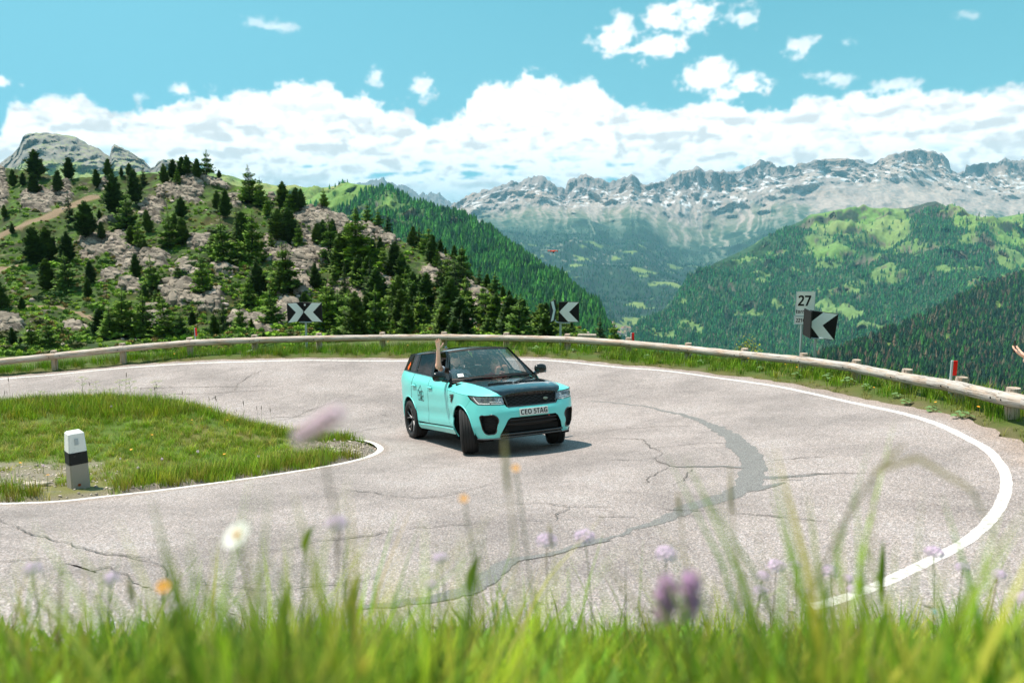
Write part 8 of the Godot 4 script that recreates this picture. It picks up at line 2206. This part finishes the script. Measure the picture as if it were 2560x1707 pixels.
func plants() -> void:
	var grass_m := leaf_paint("grass_blades", 0.55)
	var fine := tuft_mesh(1, 16, 0.30, 0.016, 0.35)
	var rough := tuft_mesh(2, 20, 0.45, 0.018, 0.6)
	# verge along the rail
	var greens := [Color(0.50, 0.70, 0.12), Color(0.44, 0.63, 0.11), Color(0.57, 0.70, 0.16), Color(0.40, 0.57, 0.12), Color(0.62, 0.65, 0.25)]
	var spots := []
	var spots2 := []
	var patchy := noise(0.5, 3, 61)
	for k in 26000:
		var x := rng.randf_range(-18, 9); var z := rng.randf_range(-28, -8.5)
		var e := near_on(rail_line, Vector2(x, z)).x
		if e < -3.4 or e > 2.2: continue
		var ro := near_on(road_edge, Vector2(x, z)).x
		if ro < 0.42: continue
		var keep := 0.45 + patchy.get_noise_2d(x, z) * 0.8
		if ro < 0.75: keep *= 0.8
		if rng.randf() > keep + 0.3: continue
		var p := Vector3(x, ground_y(x, z) - 0.01, z)
		if ro < 0.70: spots2.append(p)
		else: spots.append(p)
	grass_field("verge_grass", "bright tall grass growing along the guard rail", fine, spots, Vector2(0.20, 0.40), greens, grass_m)
	grass_field("verge_grass", "short yellowish grass at the outer rim of the road", rough, spots2, Vector2(0.06, 0.16), [Color(0.60, 0.62, 0.25), Color(0.52, 0.60, 0.19), Color(0.66, 0.62, 0.34)], grass_m)
	# the island inside the bend
	spots = []; spots2 = []
	for k in 42000:
		var x := rng.randf_range(-15, -2.5); var z := rng.randf_range(-18.6, -7.5)
		if not Geometry2D.is_point_in_polygon(Vector2(x, z), island): continue
		var d := absf(near_on(inner_poly, Vector2(x, z)).x)
		var bare := smoothstep(2.0, 0.9, Vector2(x + 7.0, (z + 10.4) * 1.2).length() + patchy.get_noise_2d(x * 2, z * 2) * 1.2)
		var tip := smoothstep(1.3, 0.6, Vector2(x + 3.0, z + 13.9).length())
		if Vector2(x + 5.55, (z + 9.75) * 0.9).length() < 0.42 or d < 0.16 + 0.22 * patchy.get_noise_2d(x * 3, z * 3) or rng.randf() < bare * 0.96 or rng.randf() < tip * 0.97: continue
		if rng.randf() > 0.72 + 0.6 * patchy.get_noise_2d(x + 30, z): continue
		var p := Vector3(x, ground_y(x, z) - 0.01, z)
		if z < -14.0 - (x + 9) * 0.05 or d < 0.8: spots.append(p)
		else: spots2.append(p)
	var mixed := [Color(0.60, 0.72, 0.18), Color(0.54, 0.66, 0.17), Color(0.70, 0.73, 0.26), Color(0.52, 0.70, 0.15), Color(0.72, 0.68, 0.34)]
	grass_field("island_grass", "longer green grass along the far rim of the grassy island", fine, spots, Vector2(0.14, 0.32), mixed, grass_m)
	grass_field("island_grass", "short mown-looking turf over the middle of the grassy island", rough, spots2, Vector2(0.06, 0.17), mixed, grass_m)
	# the meadow at the camera's feet
	spots = []; spots2 = []
	for k in 9000:
		var z := -pow(rng.randf_range(0.5, 3.65), 1.3); var x := rng.randf_range(-0.85, 0.85) * (-z + 0.4)
		if bank_y(x, z) < road_y(x, z) - 0.02: continue
		if patchy.get_noise_2d(x * 2.0 + 70.0, z * 2.0) < -0.25 * rng.randf(): continue
		var p := Vector3(x, ground_y(x, z) - 0.02, z)
		if rng.randf() < 0.5: spots.append(p)
		else: spots2.append(p)
	var lush := [Color(0.53, 0.67, 0.09), Color(0.45, 0.61, 0.08), Color(0.63, 0.71, 0.13), Color(0.38, 0.55, 0.09), Color(0.68, 0.68, 0.26), Color(0.55, 0.65, 0.18)]
	grass_field("meadow_grass", "lush out of focus meadow grass on the near bank", tuft_mesh(5, 12, 0.25, 0.016, 0.35), spots, Vector2(-0.15, -0.32), lush, grass_m)
	var spots3 := []
	for k in 330:
		var z := -rng.randf_range(0.75, 3.6); var x := rng.randf_range(-0.72, 0.72) * -z
		if patchy.get_noise_2d(x * 3.0, z * 3.0) < -0.1: continue
		spots3.append(Vector3(x, ground_y(x, z) - 0.02, z))
	grass_field("meadow_grass", "thin taller blades and stalks standing out of the meadow on the near bank", tuft_mesh(7, 5, 0.3, 0.008, 0.4), spots3, Vector2(0.26, 0.50), [Color(0.52, 0.62, 0.22), Color(0.60, 0.60, 0.30), Color(0.45, 0.58, 0.16), Color(0.66, 0.60, 0.38)], grass_m)
	grass_field("meadow_grass", "finer meadow grass on the near bank", tuft_mesh(6, 16, 0.3, 0.010, 0.5), spots2, Vector2(-0.13, -0.30), lush, grass_m)
	# leafy herbs between the grasses
	var herb := Acc.new()
	for k in 9:
		var b := k * 2.4; var h := 0.35 + 0.07 * k
		var d := Vector3(cos(b), 0.9, sin(b)).normalized(); var s := Vector3(-sin(b), 0, cos(b))
		var q := Vector3(cos(b) * 0.05, h * 0.55, sin(b) * 0.05)
		herb.col = Color.WHITE * (0.8 + 0.05 * k)
		herb.quad(q, q + d * 0.16 + s * 0.06, q + d * 0.36 + Vector3(0, 0.05, 0), q + d * 0.16 - s * 0.06)
		herb.tube(PackedVector3Array([Vector3.ZERO, q]), [0.008, 0.006], 4, false)
	var spots4 := []
	for k in 520:
		var z := -rng.randf_range(0.7, 4.2); var x := rng.randf_range(-0.75, 0.75) * -z
		if patchy.get_noise_2d(x * 2.5 + 11.0, z * 2.5) < 0.0: continue
		spots4.append(Vector3(x, ground_y(x, z) - 0.02, z))
	grass_field("meadow_herbs", "broad-leaved herbs among the grasses of the near bank", herb.mesh(), spots4, Vector2(0.16, 0.30), [Color(0.36, 0.52, 0.11), Color(0.44, 0.58, 0.14), Color(0.30, 0.46, 0.12)], grass_m)
	flowers()
	gravel()
	weeds()

func flowers() -> void:
	var green := paint("stem_green", Color(0.36, 0.44, 0.16), 0.7); var brown := paint("stem_brown", Color(0.50, 0.43, 0.30), 0.8)
	var lilac := paint("lilac", Color(0.86, 0.76, 0.86), 0.7, 0.0, false); var yellow := paint("yellow_petal", Color(0.96, 0.66, 0.05), 0.6); var white := paint("white_petal", Color(0.92, 0.92, 0.90), 0.6)
	var pale := paint("pale_pink", Color(0.86, 0.74, 0.80), 0.7); var violet := paint("violet", Color(0.72, 0.52, 0.70), 0.7)
	for m in [lilac, white, pale, violet, yellow]:
		m.backlight_enabled = true
		m.backlight = Color(0.7, 0.7, 0.7)
	# lilac heads on thin stems; each stands where its stem leaves the bank
	var heads := [Vector3(0.12, -1.1, -2.6), Vector3(0.26, -1.13, -2.7), Vector3(0.49, -1.06, -2.4), Vector3(1.02, -1.33, -2.9), Vector3(1.13, -1.37, -3), Vector3(0.97, -1.37, -2.9), Vector3(0.93, -1.38, -2.8), Vector3(1.27, -1.4, -3), Vector3(1.34, -1.43, -3), Vector3(1.18, -1.49, -3), Vector3(1.68, -1.32, -3), Vector3(1.68, -1.29, -2.8), Vector3(1.75, -1.27, -2.7), Vector3(1.5, -1.11, -2.2), Vector3(-0.18, -0.85, -1.9), Vector3(-0.3, -0.52, -1.3), Vector3(-1.02, -0.74, -1.6), Vector3(-0.91, -0.81, -1.7), Vector3(-0.8, -0.93, -1.8), Vector3(-0.22, -0.97, -2), Vector3(1.28, -1.38, -2.8)]
	var words := ["leftmost of the lilac heads before the tar seam", "broad lilac head right of the tar seam's foot", "roundest lilac head, alone on its stem in the middle", "upper of the pair of lilac heads close together", "small lilac head beside the upper pair", "lilac head just left of the pair", "lowest lilac head of the left trio", "broad lilac head under the thin dry stalk", "lilac head half behind the broad one", "lilac head low between the two groups",
		"lilac head touching the white edge line on the right", "small lilac head beyond the tall seed blade", "tiny lilac head near the right margin", "lilac head cut by the right margin", "flat lilac head near the middle of the grass", "pale lilac head left of the leaning flower stem", "pinkish head at the far left in the grass", "lilac head among stems left of the orange flower", "lilac head low beside the orange flower", "faint lilac head low in the middle grass", "small lilac head below the dry stalk"]
	for i in heads.size():
		var h: Vector3 = heads[i]
		var root := Vector3(h.x + 0.04 * sin(i * 2.0), 0, h.z + 0.03 * cos(i * 3.0))
		root.y = ground_y(root.x, root.z)
		var o := thing("lilac_flower", words[i], "flower", Transform3D(Basis(), root), "lilac meadow flowers")
		var a := Acc.new()
		var top := h - root
		stem(a, Vector3.ZERO, top, Vector3(0.012 * sin(i), 0, 0.012), 0.0022, 0.0016)
		put(o, "stem", a.mesh(), green if i % 3 else brown)
		a = Acc.new()
		var r := 0.032 if i in [0, 2, 3, 7, 10] else 0.023
		if i in [1, 14]: r = 0.034
		if h.z > -2.2: r = 0.017
		cluster(a, top, Vector3(r, r * 0.7, r), 46, r * 0.26, i + 5)
		put(o, "flower_head", a.mesh(), lilac)
		if i % 2 == 0:
			a = Acc.new()
			for s in [-1.0, 1.0]:
				var b := top * 0.55
				a.quad(b, b + Vector3(s * 0.02, 0.012, 0.008), b + Vector3(s * 0.05, 0.016, 0.0), b + Vector3(s * 0.022, -0.002, -0.008))
			put(o, "leaf", a.mesh(), green)
	# the large blurred ones close to the lens
	var near := [
		["bistort_flower", "large blurred pale pink flower spike leaning over the island's tip", Vector3(-0.190, -0.205, -0.76), pale],
		["sage_flower", "blurred purple double flower in the grass at the lower right", Vector3(0.205, -0.465, -0.93), violet],
		["daisy", "blurred white daisy with a yellow eye at the left", Vector3(-0.345, -0.395, -0.95), white],
		["hawkbit_flower", "bright orange flower low in the grass at the left", Vector3(-0.55, -0.575, -1.18), yellow],
		["hawkbit_flower", "single yellow flower in front of the road left of the car", Vector3(-0.075, -0.43, -1.18), yellow],
		["hawkbit_flower", "tiny yellow bud beneath the car's bonnet", Vector3(0.006, -0.42, -1.30), yellow],
		["forget_me_not", "small bright blue flower in the grass at the lower right", Vector3(1.02, -0.94, -1.80), paint("blue_petal", Color(0.15, 0.62, 0.75), 0.6)]]
	for e in near:
		var h: Vector3 = e[2]
		var root := Vector3(h.x + 0.05, 0, h.z + 0.02)
		root.y = ground_y(root.x, root.z)
		var o := thing(e[0], e[1], "flower", Transform3D(Basis(), root))
		var top := h - root
		var a := Acc.new()
		stem(a, Vector3.ZERO, top, Vector3(0.01, 0, 0), 0.002, 0.0014)
		put(o, "stem", a.mesh(), brown if e[0] == "bistort_flower" else green)
		if e[0] == "bistort_flower":
			a = Acc.new()
			for k in 6: cluster(a, top + Vector3(-0.018 + k * 0.0072, -0.008 + k * 0.0044, 0), Vector3(0.0075, 0.0075, 0.0075), 16, 0.0045, k, false)
			put(o, "flower_spike", a.mesh(), pale)
		elif e[0] == "sage_flower":
			for s in 2:
				a = Acc.new()
				for k in 7: cluster(a, top + Vector3(-0.014 + s * 0.028 + 0.004 * sin(k * 2.0), 0.018 - k * 0.0075 + s * 0.010, s * 0.01), Vector3(0.0075, 0.006, 0.0075), 9, 0.0065, k + s * 9, false)
				put(o, "flower_spike", a.mesh(), violet)
		elif e[0] == "daisy":
			daisy(o, top, Vector3(-0.35, 0.72, 0.5).normalized(), 0.021, 14, white, yellow)
		else:
			daisy(o, top, Vector3(0.1, 0.75, 0.6).normalized(), 0.007 if h.z < -1.25 or h.y > -0.5 else 0.012, 12, e[3], yellow)
	# grass stalks that rise above the meadow
	var dry := paint("dry_stalk", Color(0.74, 0.66, 0.48), 0.8); var leaf := paint("blade_green", Color(0.40, 0.52, 0.10), 0.6)
	leaf.backlight_enabled = true; leaf.backlight = Color(0.5, 0.55, 0.2)
	var stalks := [
		["thin dry stalk with a brown ear in front of the car's number plate", Vector3(-0.006, -0.30, -0.95), 0.075, 0.0036, dry], ["dry stalk with a long ear in front of the tar seam", Vector3(0.36, -0.44, -1.25), 0.09, 0.0030, dry], ["short dry ear left of the dry stalk on the tar seam", Vector3(0.265, -0.445, -1.20), 0.04, 0.0035, dry],
		["tall green seed blade at the right under the edge line", Vector3(0.79, -0.745, -1.60), 0.14, 0.0075, leaf], ["brown ear low in the middle of the meadow", Vector3(0.08, -0.64, -1.55), 0.05, 0.004, dry], ["reddish ear at the far left of the meadow", Vector3(-0.62, -0.60, -1.22), 0.05, 0.005, dry]]
	for e in stalks:
		var h: Vector3 = e[1]
		var root := Vector3(h.x + 0.02, 0, h.z + 0.05)
		root.y = ground_y(root.x, root.z)
		var o := thing("grass_stalk", e[0], "grass stalk", Transform3D(Basis(), root), "stalks above the meadow")
		var top := h - root
		var a := Acc.new()
		stem(a, Vector3.ZERO, top, Vector3(0.008, 0, 0), 0.0016, 0.0012)
		put(o, "stem", a.mesh(), dry if e[4] == dry else leaf)
		a = Acc.new()
		var l := PackedVector3Array(); var rr := []
		for i in 7:
			l.append(top + Vector3(-0.004 * i / 6.0, (i / 6.0 - 0.5) * e[2], 0)); rr.append(e[3] * sin(PI * lerpf(0.12, 0.97, i / 6.0)))
		a.tube(l, rr, 6)
		put(o, "ear", a.mesh(), e[4])
	# the bent stalk at the right, with two arching leaves
	var bent := thing("bent_grass", "blurred bent stalk with two long arching leaves over the right of the road", "grass stalk", Transform3D(Basis(), Vector3(0.43, ground_y(0.43, -0.88), -0.88)))
	var g0 := bent.position
	var a := Acc.new()
	stem(a, Vector3.ZERO, Vector3(0.425, -0.30, -0.90) - g0, Vector3(0.006, 0, 0), 0.0018, 0.0012)
	put(bent, "stem", a.mesh(), dry)
	for pts in [[Vector3(0.425, -0.30, -0.90), Vector3(0.40, -0.345, -0.90), Vector3(0.375, -0.41, -0.90), Vector3(0.355, -0.47, -0.91)], [Vector3(0.425, -0.295, -0.90), Vector3(0.47, -0.275, -0.89), Vector3(0.53, -0.31, -0.88), Vector3(0.575, -0.40, -0.87)], [Vector3(0.425, -0.30, -0.90), Vector3(0.445, -0.275, -0.90), Vector3(0.46, -0.26, -0.90)]]:
		a = Acc.new()
		for i in pts.size() - 1:
			var w0 := 0.0030 * sin(PI * lerpf(0.25, 0.98, float(i) / (pts.size() - 1))); var w1 := 0.0030 * sin(PI * lerpf(0.25, 0.98, float(i + 1) / (pts.size() - 1)))
			var d: Vector3 = (pts[i + 1] - pts[i]).normalized()
			var s := Vector3(d.y, -d.x, 0.3).normalized()
			a.quad(pts[i] - g0 - s * w0, pts[i] - g0 + s * w0, pts[i + 1] - g0 + s * w1, pts[i + 1] - g0 - s * w1)
		put(bent, "leaf", a.mesh(), dry)
	# broad upright leaves in the meadow
	var blades := [["broad green leaf standing left of the middle of the meadow", Vector3(-0.40, -0.62, -1.30), 0.10, 0.009], ["dark green leaf tip right of the broad leaf", Vector3(-0.385, -0.56, -1.40), 0.05, 0.008], ["broad green leaf below the leaning pink flower's stem", Vector3(-0.265, -0.57, -1.22), 0.10, 0.009], ["dark leaf tip in the middle of the meadow", Vector3(-0.085, -0.66, -1.50), 0.08, 0.010], ["green blade at the left of the meadow", Vector3(-0.66, -0.73, -1.42), 0.09, 0.008], ["tall green blade cluster leaf at the right", Vector3(0.76, -0.80, -1.55), 0.12, 0.008]]
	for e in blades:
		var h: Vector3 = e[1]
		var root := Vector3(h.x - 0.02, ground_y(h.x - 0.02, h.z), h.z)
		var o := put(self, "meadow_leaf", null, leaf, Transform3D(Basis(), root))
		a = Acc.new()
		var top := h - root
		var ln: float = e[2]; var wd: float = e[3]
		a.grid(2, 8, func(u: float, v: float):
			var s := top + Vector3(0, -ln * (1.0 - v), 0) + Vector3(0.02 * v * v, 0, 0)
			var w: float = wd * sin(PI * lerpf(0.16, 1.0, v)) * (u - 0.5) * 2.0
			return s + Vector3(w, 0, absf(w) * 0.4))
		stem(a, Vector3.ZERO, top - Vector3(0, ln * 0.98, 0), Vector3(-0.006, 0, 0), 0.002, 0.002)
		o.mesh = a.mesh()
		tag(o, e[0], "leaf", "broad leaves in the meadow")
	# small flowers on the island and the verges: the first of each kind is built, the rest are copies
	var kinds := [["hawkbit_flower", "small yellow hawkbit flower in the turf of the island", yellow, 0.020, 0.18], ["clover_flower", "small pale clover head in the turf of the island", pale, 0.013, 0.10], ["hawkbit_flower", "yellow flower in the grass under the guard rail", yellow, 0.022, 0.24]]
	for k in 3:
		var proto: Node3D = null
		var made := 0
		var tries := 0
		while made < [34, 30, 16][k] and tries < 4000:
			tries += 1
			var p: Vector3
			if k < 2:
				var x := rng.randf_range(-12, -3.2); var z := rng.randf_range(-17.0, -9.2)
				if not Geometry2D.is_point_in_polygon(Vector2(x, z), island) or absf(near_on(inner_poly, Vector2(x, z)).x) < 0.5: continue
				p = Vector3(x, ground_y(x, z), z)
			else:
				var i := rng.randi() % 16
				var q := post_tops[i].lerp(post_tops[i + 1], rng.randf())
				var dir := Vector2(-2.5 - q.x, -14.0 - q.z).normalized()
				p = q + Vector3(dir.x, 0, dir.y) * rng.randf_range(0.1, 0.75)
				p.y = ground_y(p.x, p.z)
			made += 1
			var o: Node3D
			if proto:
				o = proto.duplicate()
				o.name = kinds[k][0]
				add_child(o, true)
			else:
				o = Node3D.new()
				o.name = kinds[k][0]
				add_child(o, true)
				var b := Acc.new()
				b.tube(PackedVector3Array([Vector3.ZERO, Vector3(0.01, kinds[k][4], 0)]), [0.003, 0.002], 4, false)
				put(o, "stem", b.mesh(), green)
				b = Acc.new()
				if k == 1: cluster(b, Vector3(0.01, kinds[k][4], 0), Vector3.ONE * kinds[k][3], 30, 0.006, 3, false)
				else:
					for q in 12:
						var t := TAU * q / 12
						var d: Vector3 = Vector3(cos(t), 0.25, sin(t)) * kinds[k][3]; var s: Vector3 = Vector3(-sin(t), 0, cos(t)) * kinds[k][3] * 0.28
						b.quad(Vector3(0.01, kinds[k][4], 0), Vector3(0.01, kinds[k][4], 0) + d * 0.7 + s, Vector3(0.01, kinds[k][4], 0) + d, Vector3(0.01, kinds[k][4], 0) + d * 0.7 - s)
				put(o, "flower_head", b.mesh(), kinds[k][2])
				proto = o
			var sc := rng.randf_range(0.75, 1.3)
			o.transform = Transform3D(Basis.from_euler(Vector3(rng.randf_range(-0.25, 0.25), rng.randf() * TAU, rng.randf_range(-0.25, 0.25))).scaled(Vector3.ONE * sc), p)
			tag(o, kinds[k][1], "flower", ["yellow flowers on the island", "pale clover on the island", "yellow flowers under the rail"][k])
	# tall umbels and seed stalks at the far rim of the island
	var ink := paint("seed_brown", Color(0.34, 0.30, 0.22), 0.9); var cream := paint("umbel", Color(0.88, 0.86, 0.72), 0.8)
	var proto: Array = [null, null]
	for i in 46:
		var umbel := i < 12
		var x := rng.randf_range(-12.0, -5.0) if not umbel else rng.randf_range(-10.6, -7.2)
		var z := -16.2 + (x + 9.0) * 0.08 + rng.randf_range(-0.7, 0.5)
		if not Geometry2D.is_point_in_polygon(Vector2(x, z), island): continue
		var o: Node3D
		var n := 0 if umbel else 1
		if proto[n]:
			o = proto[n].duplicate()
			o.name = ["umbel_plant", "seed_stalk"][n]
			add_child(o, true)
		else:
			o = Node3D.new()
			o.name = ["umbel_plant", "seed_stalk"][n]
			add_child(o, true)
			var b := Acc.new()
			if umbel:
				b.tube(PackedVector3Array([Vector3.ZERO, Vector3(0.01, 0.3, 0), Vector3(0, 0.62, 0)]), [0.004, 0.003, 0.002], 5, false)
				for q in 5: b.tube(PackedVector3Array([Vector3(0, 0.3 + q * 0.06, 0), Vector3(cos(q * 2.4) * 0.10, 0.42 + q * 0.05, sin(q * 2.4) * 0.10)]), [0.002, 0.0015], 4, false)
				put(o, "stem", b.mesh(), green)
				for q in 6:
					b = Acc.new()
					cluster(b, Vector3(0, 0.63, 0) if q == 5 else Vector3(cos(q * 2.4) * 0.10, 0.43 + q * 0.05, sin(q * 2.4) * 0.10), Vector3(0.045, 0.012, 0.045), 26, 0.009, q)
					put(o, "umbel", b.mesh(), cream)
			else:
				b.tube(PackedVector3Array([Vector3.ZERO, Vector3(0.01, 0.3, 0), Vector3(0.02, 0.52, 0)]), [0.0025, 0.002, 0.0015], 4, false)
				put(o, "stem", b.mesh(), green)
				b = Acc.new()
				b.tube(PackedVector3Array([Vector3(0.02, 0.50, 0), Vector3(0.021, 0.54, 0), Vector3(0.024, 0.60, 0)]), [0.004, 0.008, 0.003], 6)
				put(o, "ear", b.mesh(), ink)
			proto[n] = o
		var sc := rng.randf_range(0.6, 1.1)
		o.transform = Transform3D(Basis.from_euler(Vector3(rng.randf_range(-0.1, 0.1), rng.randf() * TAU, rng.randf_range(-0.1, 0.1))).scaled(Vector3.ONE * sc), Vector3(x, ground_y(x, z), z))
		if umbel: tag(o, "tall cream umbel plant at the far rim of the island", "flower", "umbels on the island")
		else: tag(o, "thin seed stalk rising above the grass at the far rim of the island", "grass stalk", "seed stalks on the island")

func gravel() -> void:
	# broken stone at the tip of the island and by its lower edge
	var stone := Acc.new()
	stone.grid(6, 4, func(u: float, v: float): return Vector3(sin(PI * v) * cos(TAU * u), cos(PI * v) * 0.6, sin(PI * v) * sin(TAU * u)) * (1.0 + 0.22 * sin(u * TAU * 2.0 + v * 5.0)))
	var where := []; var tints := []
	for k in 16000:
		var x := rng.randf_range(-12, -2.2); var z := rng.randf_range(-16, -7.8)
		if not Geometry2D.is_point_in_polygon(Vector2(x, z), island): continue
		var d := absf(near_on(inner_poly, Vector2(x, z)).x)
		var want := smoothstep(1.25, 0.4, Vector2(x + 3.0, z + 13.9).length()) + smoothstep(0.5, 0.1, d) * 0.45 + smoothstep(1.9, 0.8, Vector2(x + 7.0, (z + 10.4) * 1.2).length()) * 0.5
		if rng.randf() > want: continue
		var s := rng.randf_range(0.006, 0.02) * (2.2 if rng.randf() < 0.06 else 1.0)
		where.append(Transform3D(Basis.from_euler(Vector3(rng.randf(), rng.randf() * TAU, rng.randf())).scaled(Vector3(s * 1.3, s, s)), Vector3(x, ground_y(x, z) + s * 0.2, z)))
		tints.append(Color(0.70, 0.65, 0.60) * rng.randf_range(0.7, 1.2))
	tag(copies("gravel", stone.mesh(), paint("gravel_stone", Color.WHITE, 0.95, 0.0, true), where, tints), "pale gravel at the tip and lower rim of the island", "gravel")
	var list := [[Vector3(-6.25, 0, -10.05), 0.09, "long pale stone lying left of the concrete post"], [Vector3(-3.05, 0, -13.35), 0.07, "largest pale stone in the gravel at the island's tip"], [Vector3(-3.25, 0, -13.0), 0.05, "smaller pale stone beside the largest one at the island's tip"], [Vector3(-4.25, 0, -11.35), 0.06, "flat brown stone at the lower rim of the island"]]
	for e in list:
		var p: Vector3 = e[0]
		p.y = ground_y(p.x, p.z)
		var s: float = e[1]
		var o := put(self, "stone", stone.mesh(), paint("pale_stone", Color(0.72, 0.68, 0.63), 0.95), Transform3D(Basis(Vector3.UP, p.x * 5.0).scaled(Vector3(s * 2.0, s * 0.6, s)), p + Vector3(0, s * 0.3, 0)))
		tag(o, e[2], "stone")

func weeds() -> void:
	# broad grey-green leaves at the foot of the rail, and a bush behind it
	var leaf := paint("coltsfoot", Color(0.36, 0.48, 0.26), 0.7)
	var proto: Node3D = null
	var n := 0
	for e in [[14, 0.35], [14, 0.7], [13, 0.2], [13, 0.65], [12, 0.3], [12, 0.8], [11, 0.5], [15, 0.3], [15, 0.75], [10, 0.4], [9, 0.5], [8, 0.2], [2, 0.9], [7, 0.6]]:
		var q := post_tops[e[0]].lerp(post_tops[e[0] + 1], e[1])
		var dir := Vector2(-2.5 - q.x, -14.0 - q.z).normalized()
		var p := q + Vector3(dir.x, 0, dir.y) * (0.38 + 0.12 * sin(n * 2.0))
		p.y = ground_y(p.x, p.z)
		var o: Node3D
		if proto:
			o = proto.duplicate()
			o.name = "broad_leaf_plant"
			add_child(o, true)
		else:
			o = Node3D.new()
			o.name = "broad_leaf_plant"
			add_child(o, true)
			for k in 9:
				var b := k * 2.4; var r := 0.05 + 0.017 * k
				var c := Vector3(cos(b) * r, 0.10 + 0.012 * (9 - k), sin(b) * r)
				var out := Vector3(cos(b), -0.25, sin(b)).normalized(); var s := Vector3(-sin(b), 0.1, cos(b))
				var a := Acc.new()
				var rim := []
				for j in 8:
					var t := TAU * j / 8
					var rr := 0.062 * (1.0 + 0.15 * cos(t * 3.0))
					rim.append(c + out * cos(t) * rr + s * sin(t) * rr + Vector3(0, 0.012 * absf(sin(t)), 0))
				for j in 8: a.tri(c, rim[j], rim[(j + 1) % 8])
				a.tube(PackedVector3Array([Vector3.ZERO, c]), [0.004, 0.003], 4, false)
				put(o, "leaf", a.mesh(), leaf)
			proto = o
		var sc := 0.8 + 0.5 * fmod(n * 0.37, 1.0)
		o.transform = Transform3D(Basis(Vector3.UP, n * 1.7).scaled(Vector3.ONE * sc * 0.62), p)
		tag(o, "low broad-leaved grey-green plant at the foot of the guard rail", "plant", "broad-leaved plants under the rail")
		n += 1
	var bush := thing("bush", "small yellow-green bush poking up behind the guard rail, left of the 27 sign", "bush", Transform3D(Basis(), Vector3(6.35, -4.35, -21.2)))
	var a := Acc.new()
	for k in 7: a.tube(PackedVector3Array([Vector3.ZERO, Vector3(cos(k * 2.4) * 0.14, 0.5, sin(k * 2.4) * 0.14), Vector3(cos(k * 2.4) * 0.26, 0.95, sin(k * 2.4) * 0.26)]), [0.014, 0.009, 0.004], 5, false)
	put(bush, "stem", a.mesh(), paint("stem_brown", Color(0.50, 0.43, 0.30), 0.8))
	a = Acc.new()
	for k in 420:
		var d := Vector3(rng.randfn(), rng.randfn() * 1.2, rng.randfn()) * 0.15
		var c := Vector3(0, 0.78, 0) + d
		a.col = Color(0.50, 0.55, 0.14) * rng.randf_range(0.7, 1.2)
		var u := Vector3(rng.randf() - 0.5, rng.randf() - 0.5, rng.randf() - 0.5).normalized() * 0.035; var w := u.cross(Vector3(0.3, 1, 0.2)).normalized() * 0.018
		a.quad(c - u, c + w, c + u, c - w)
	put(bush, "foliage", a.mesh(), leaf_paint("bush_leaves", 0.4))

func _ready() -> void:
	lights_and_lens()
	rng.seed = 20240627
	near_land()
	mountains()
	hill()
	guard_rail()
	signs()
	car()
	plants()
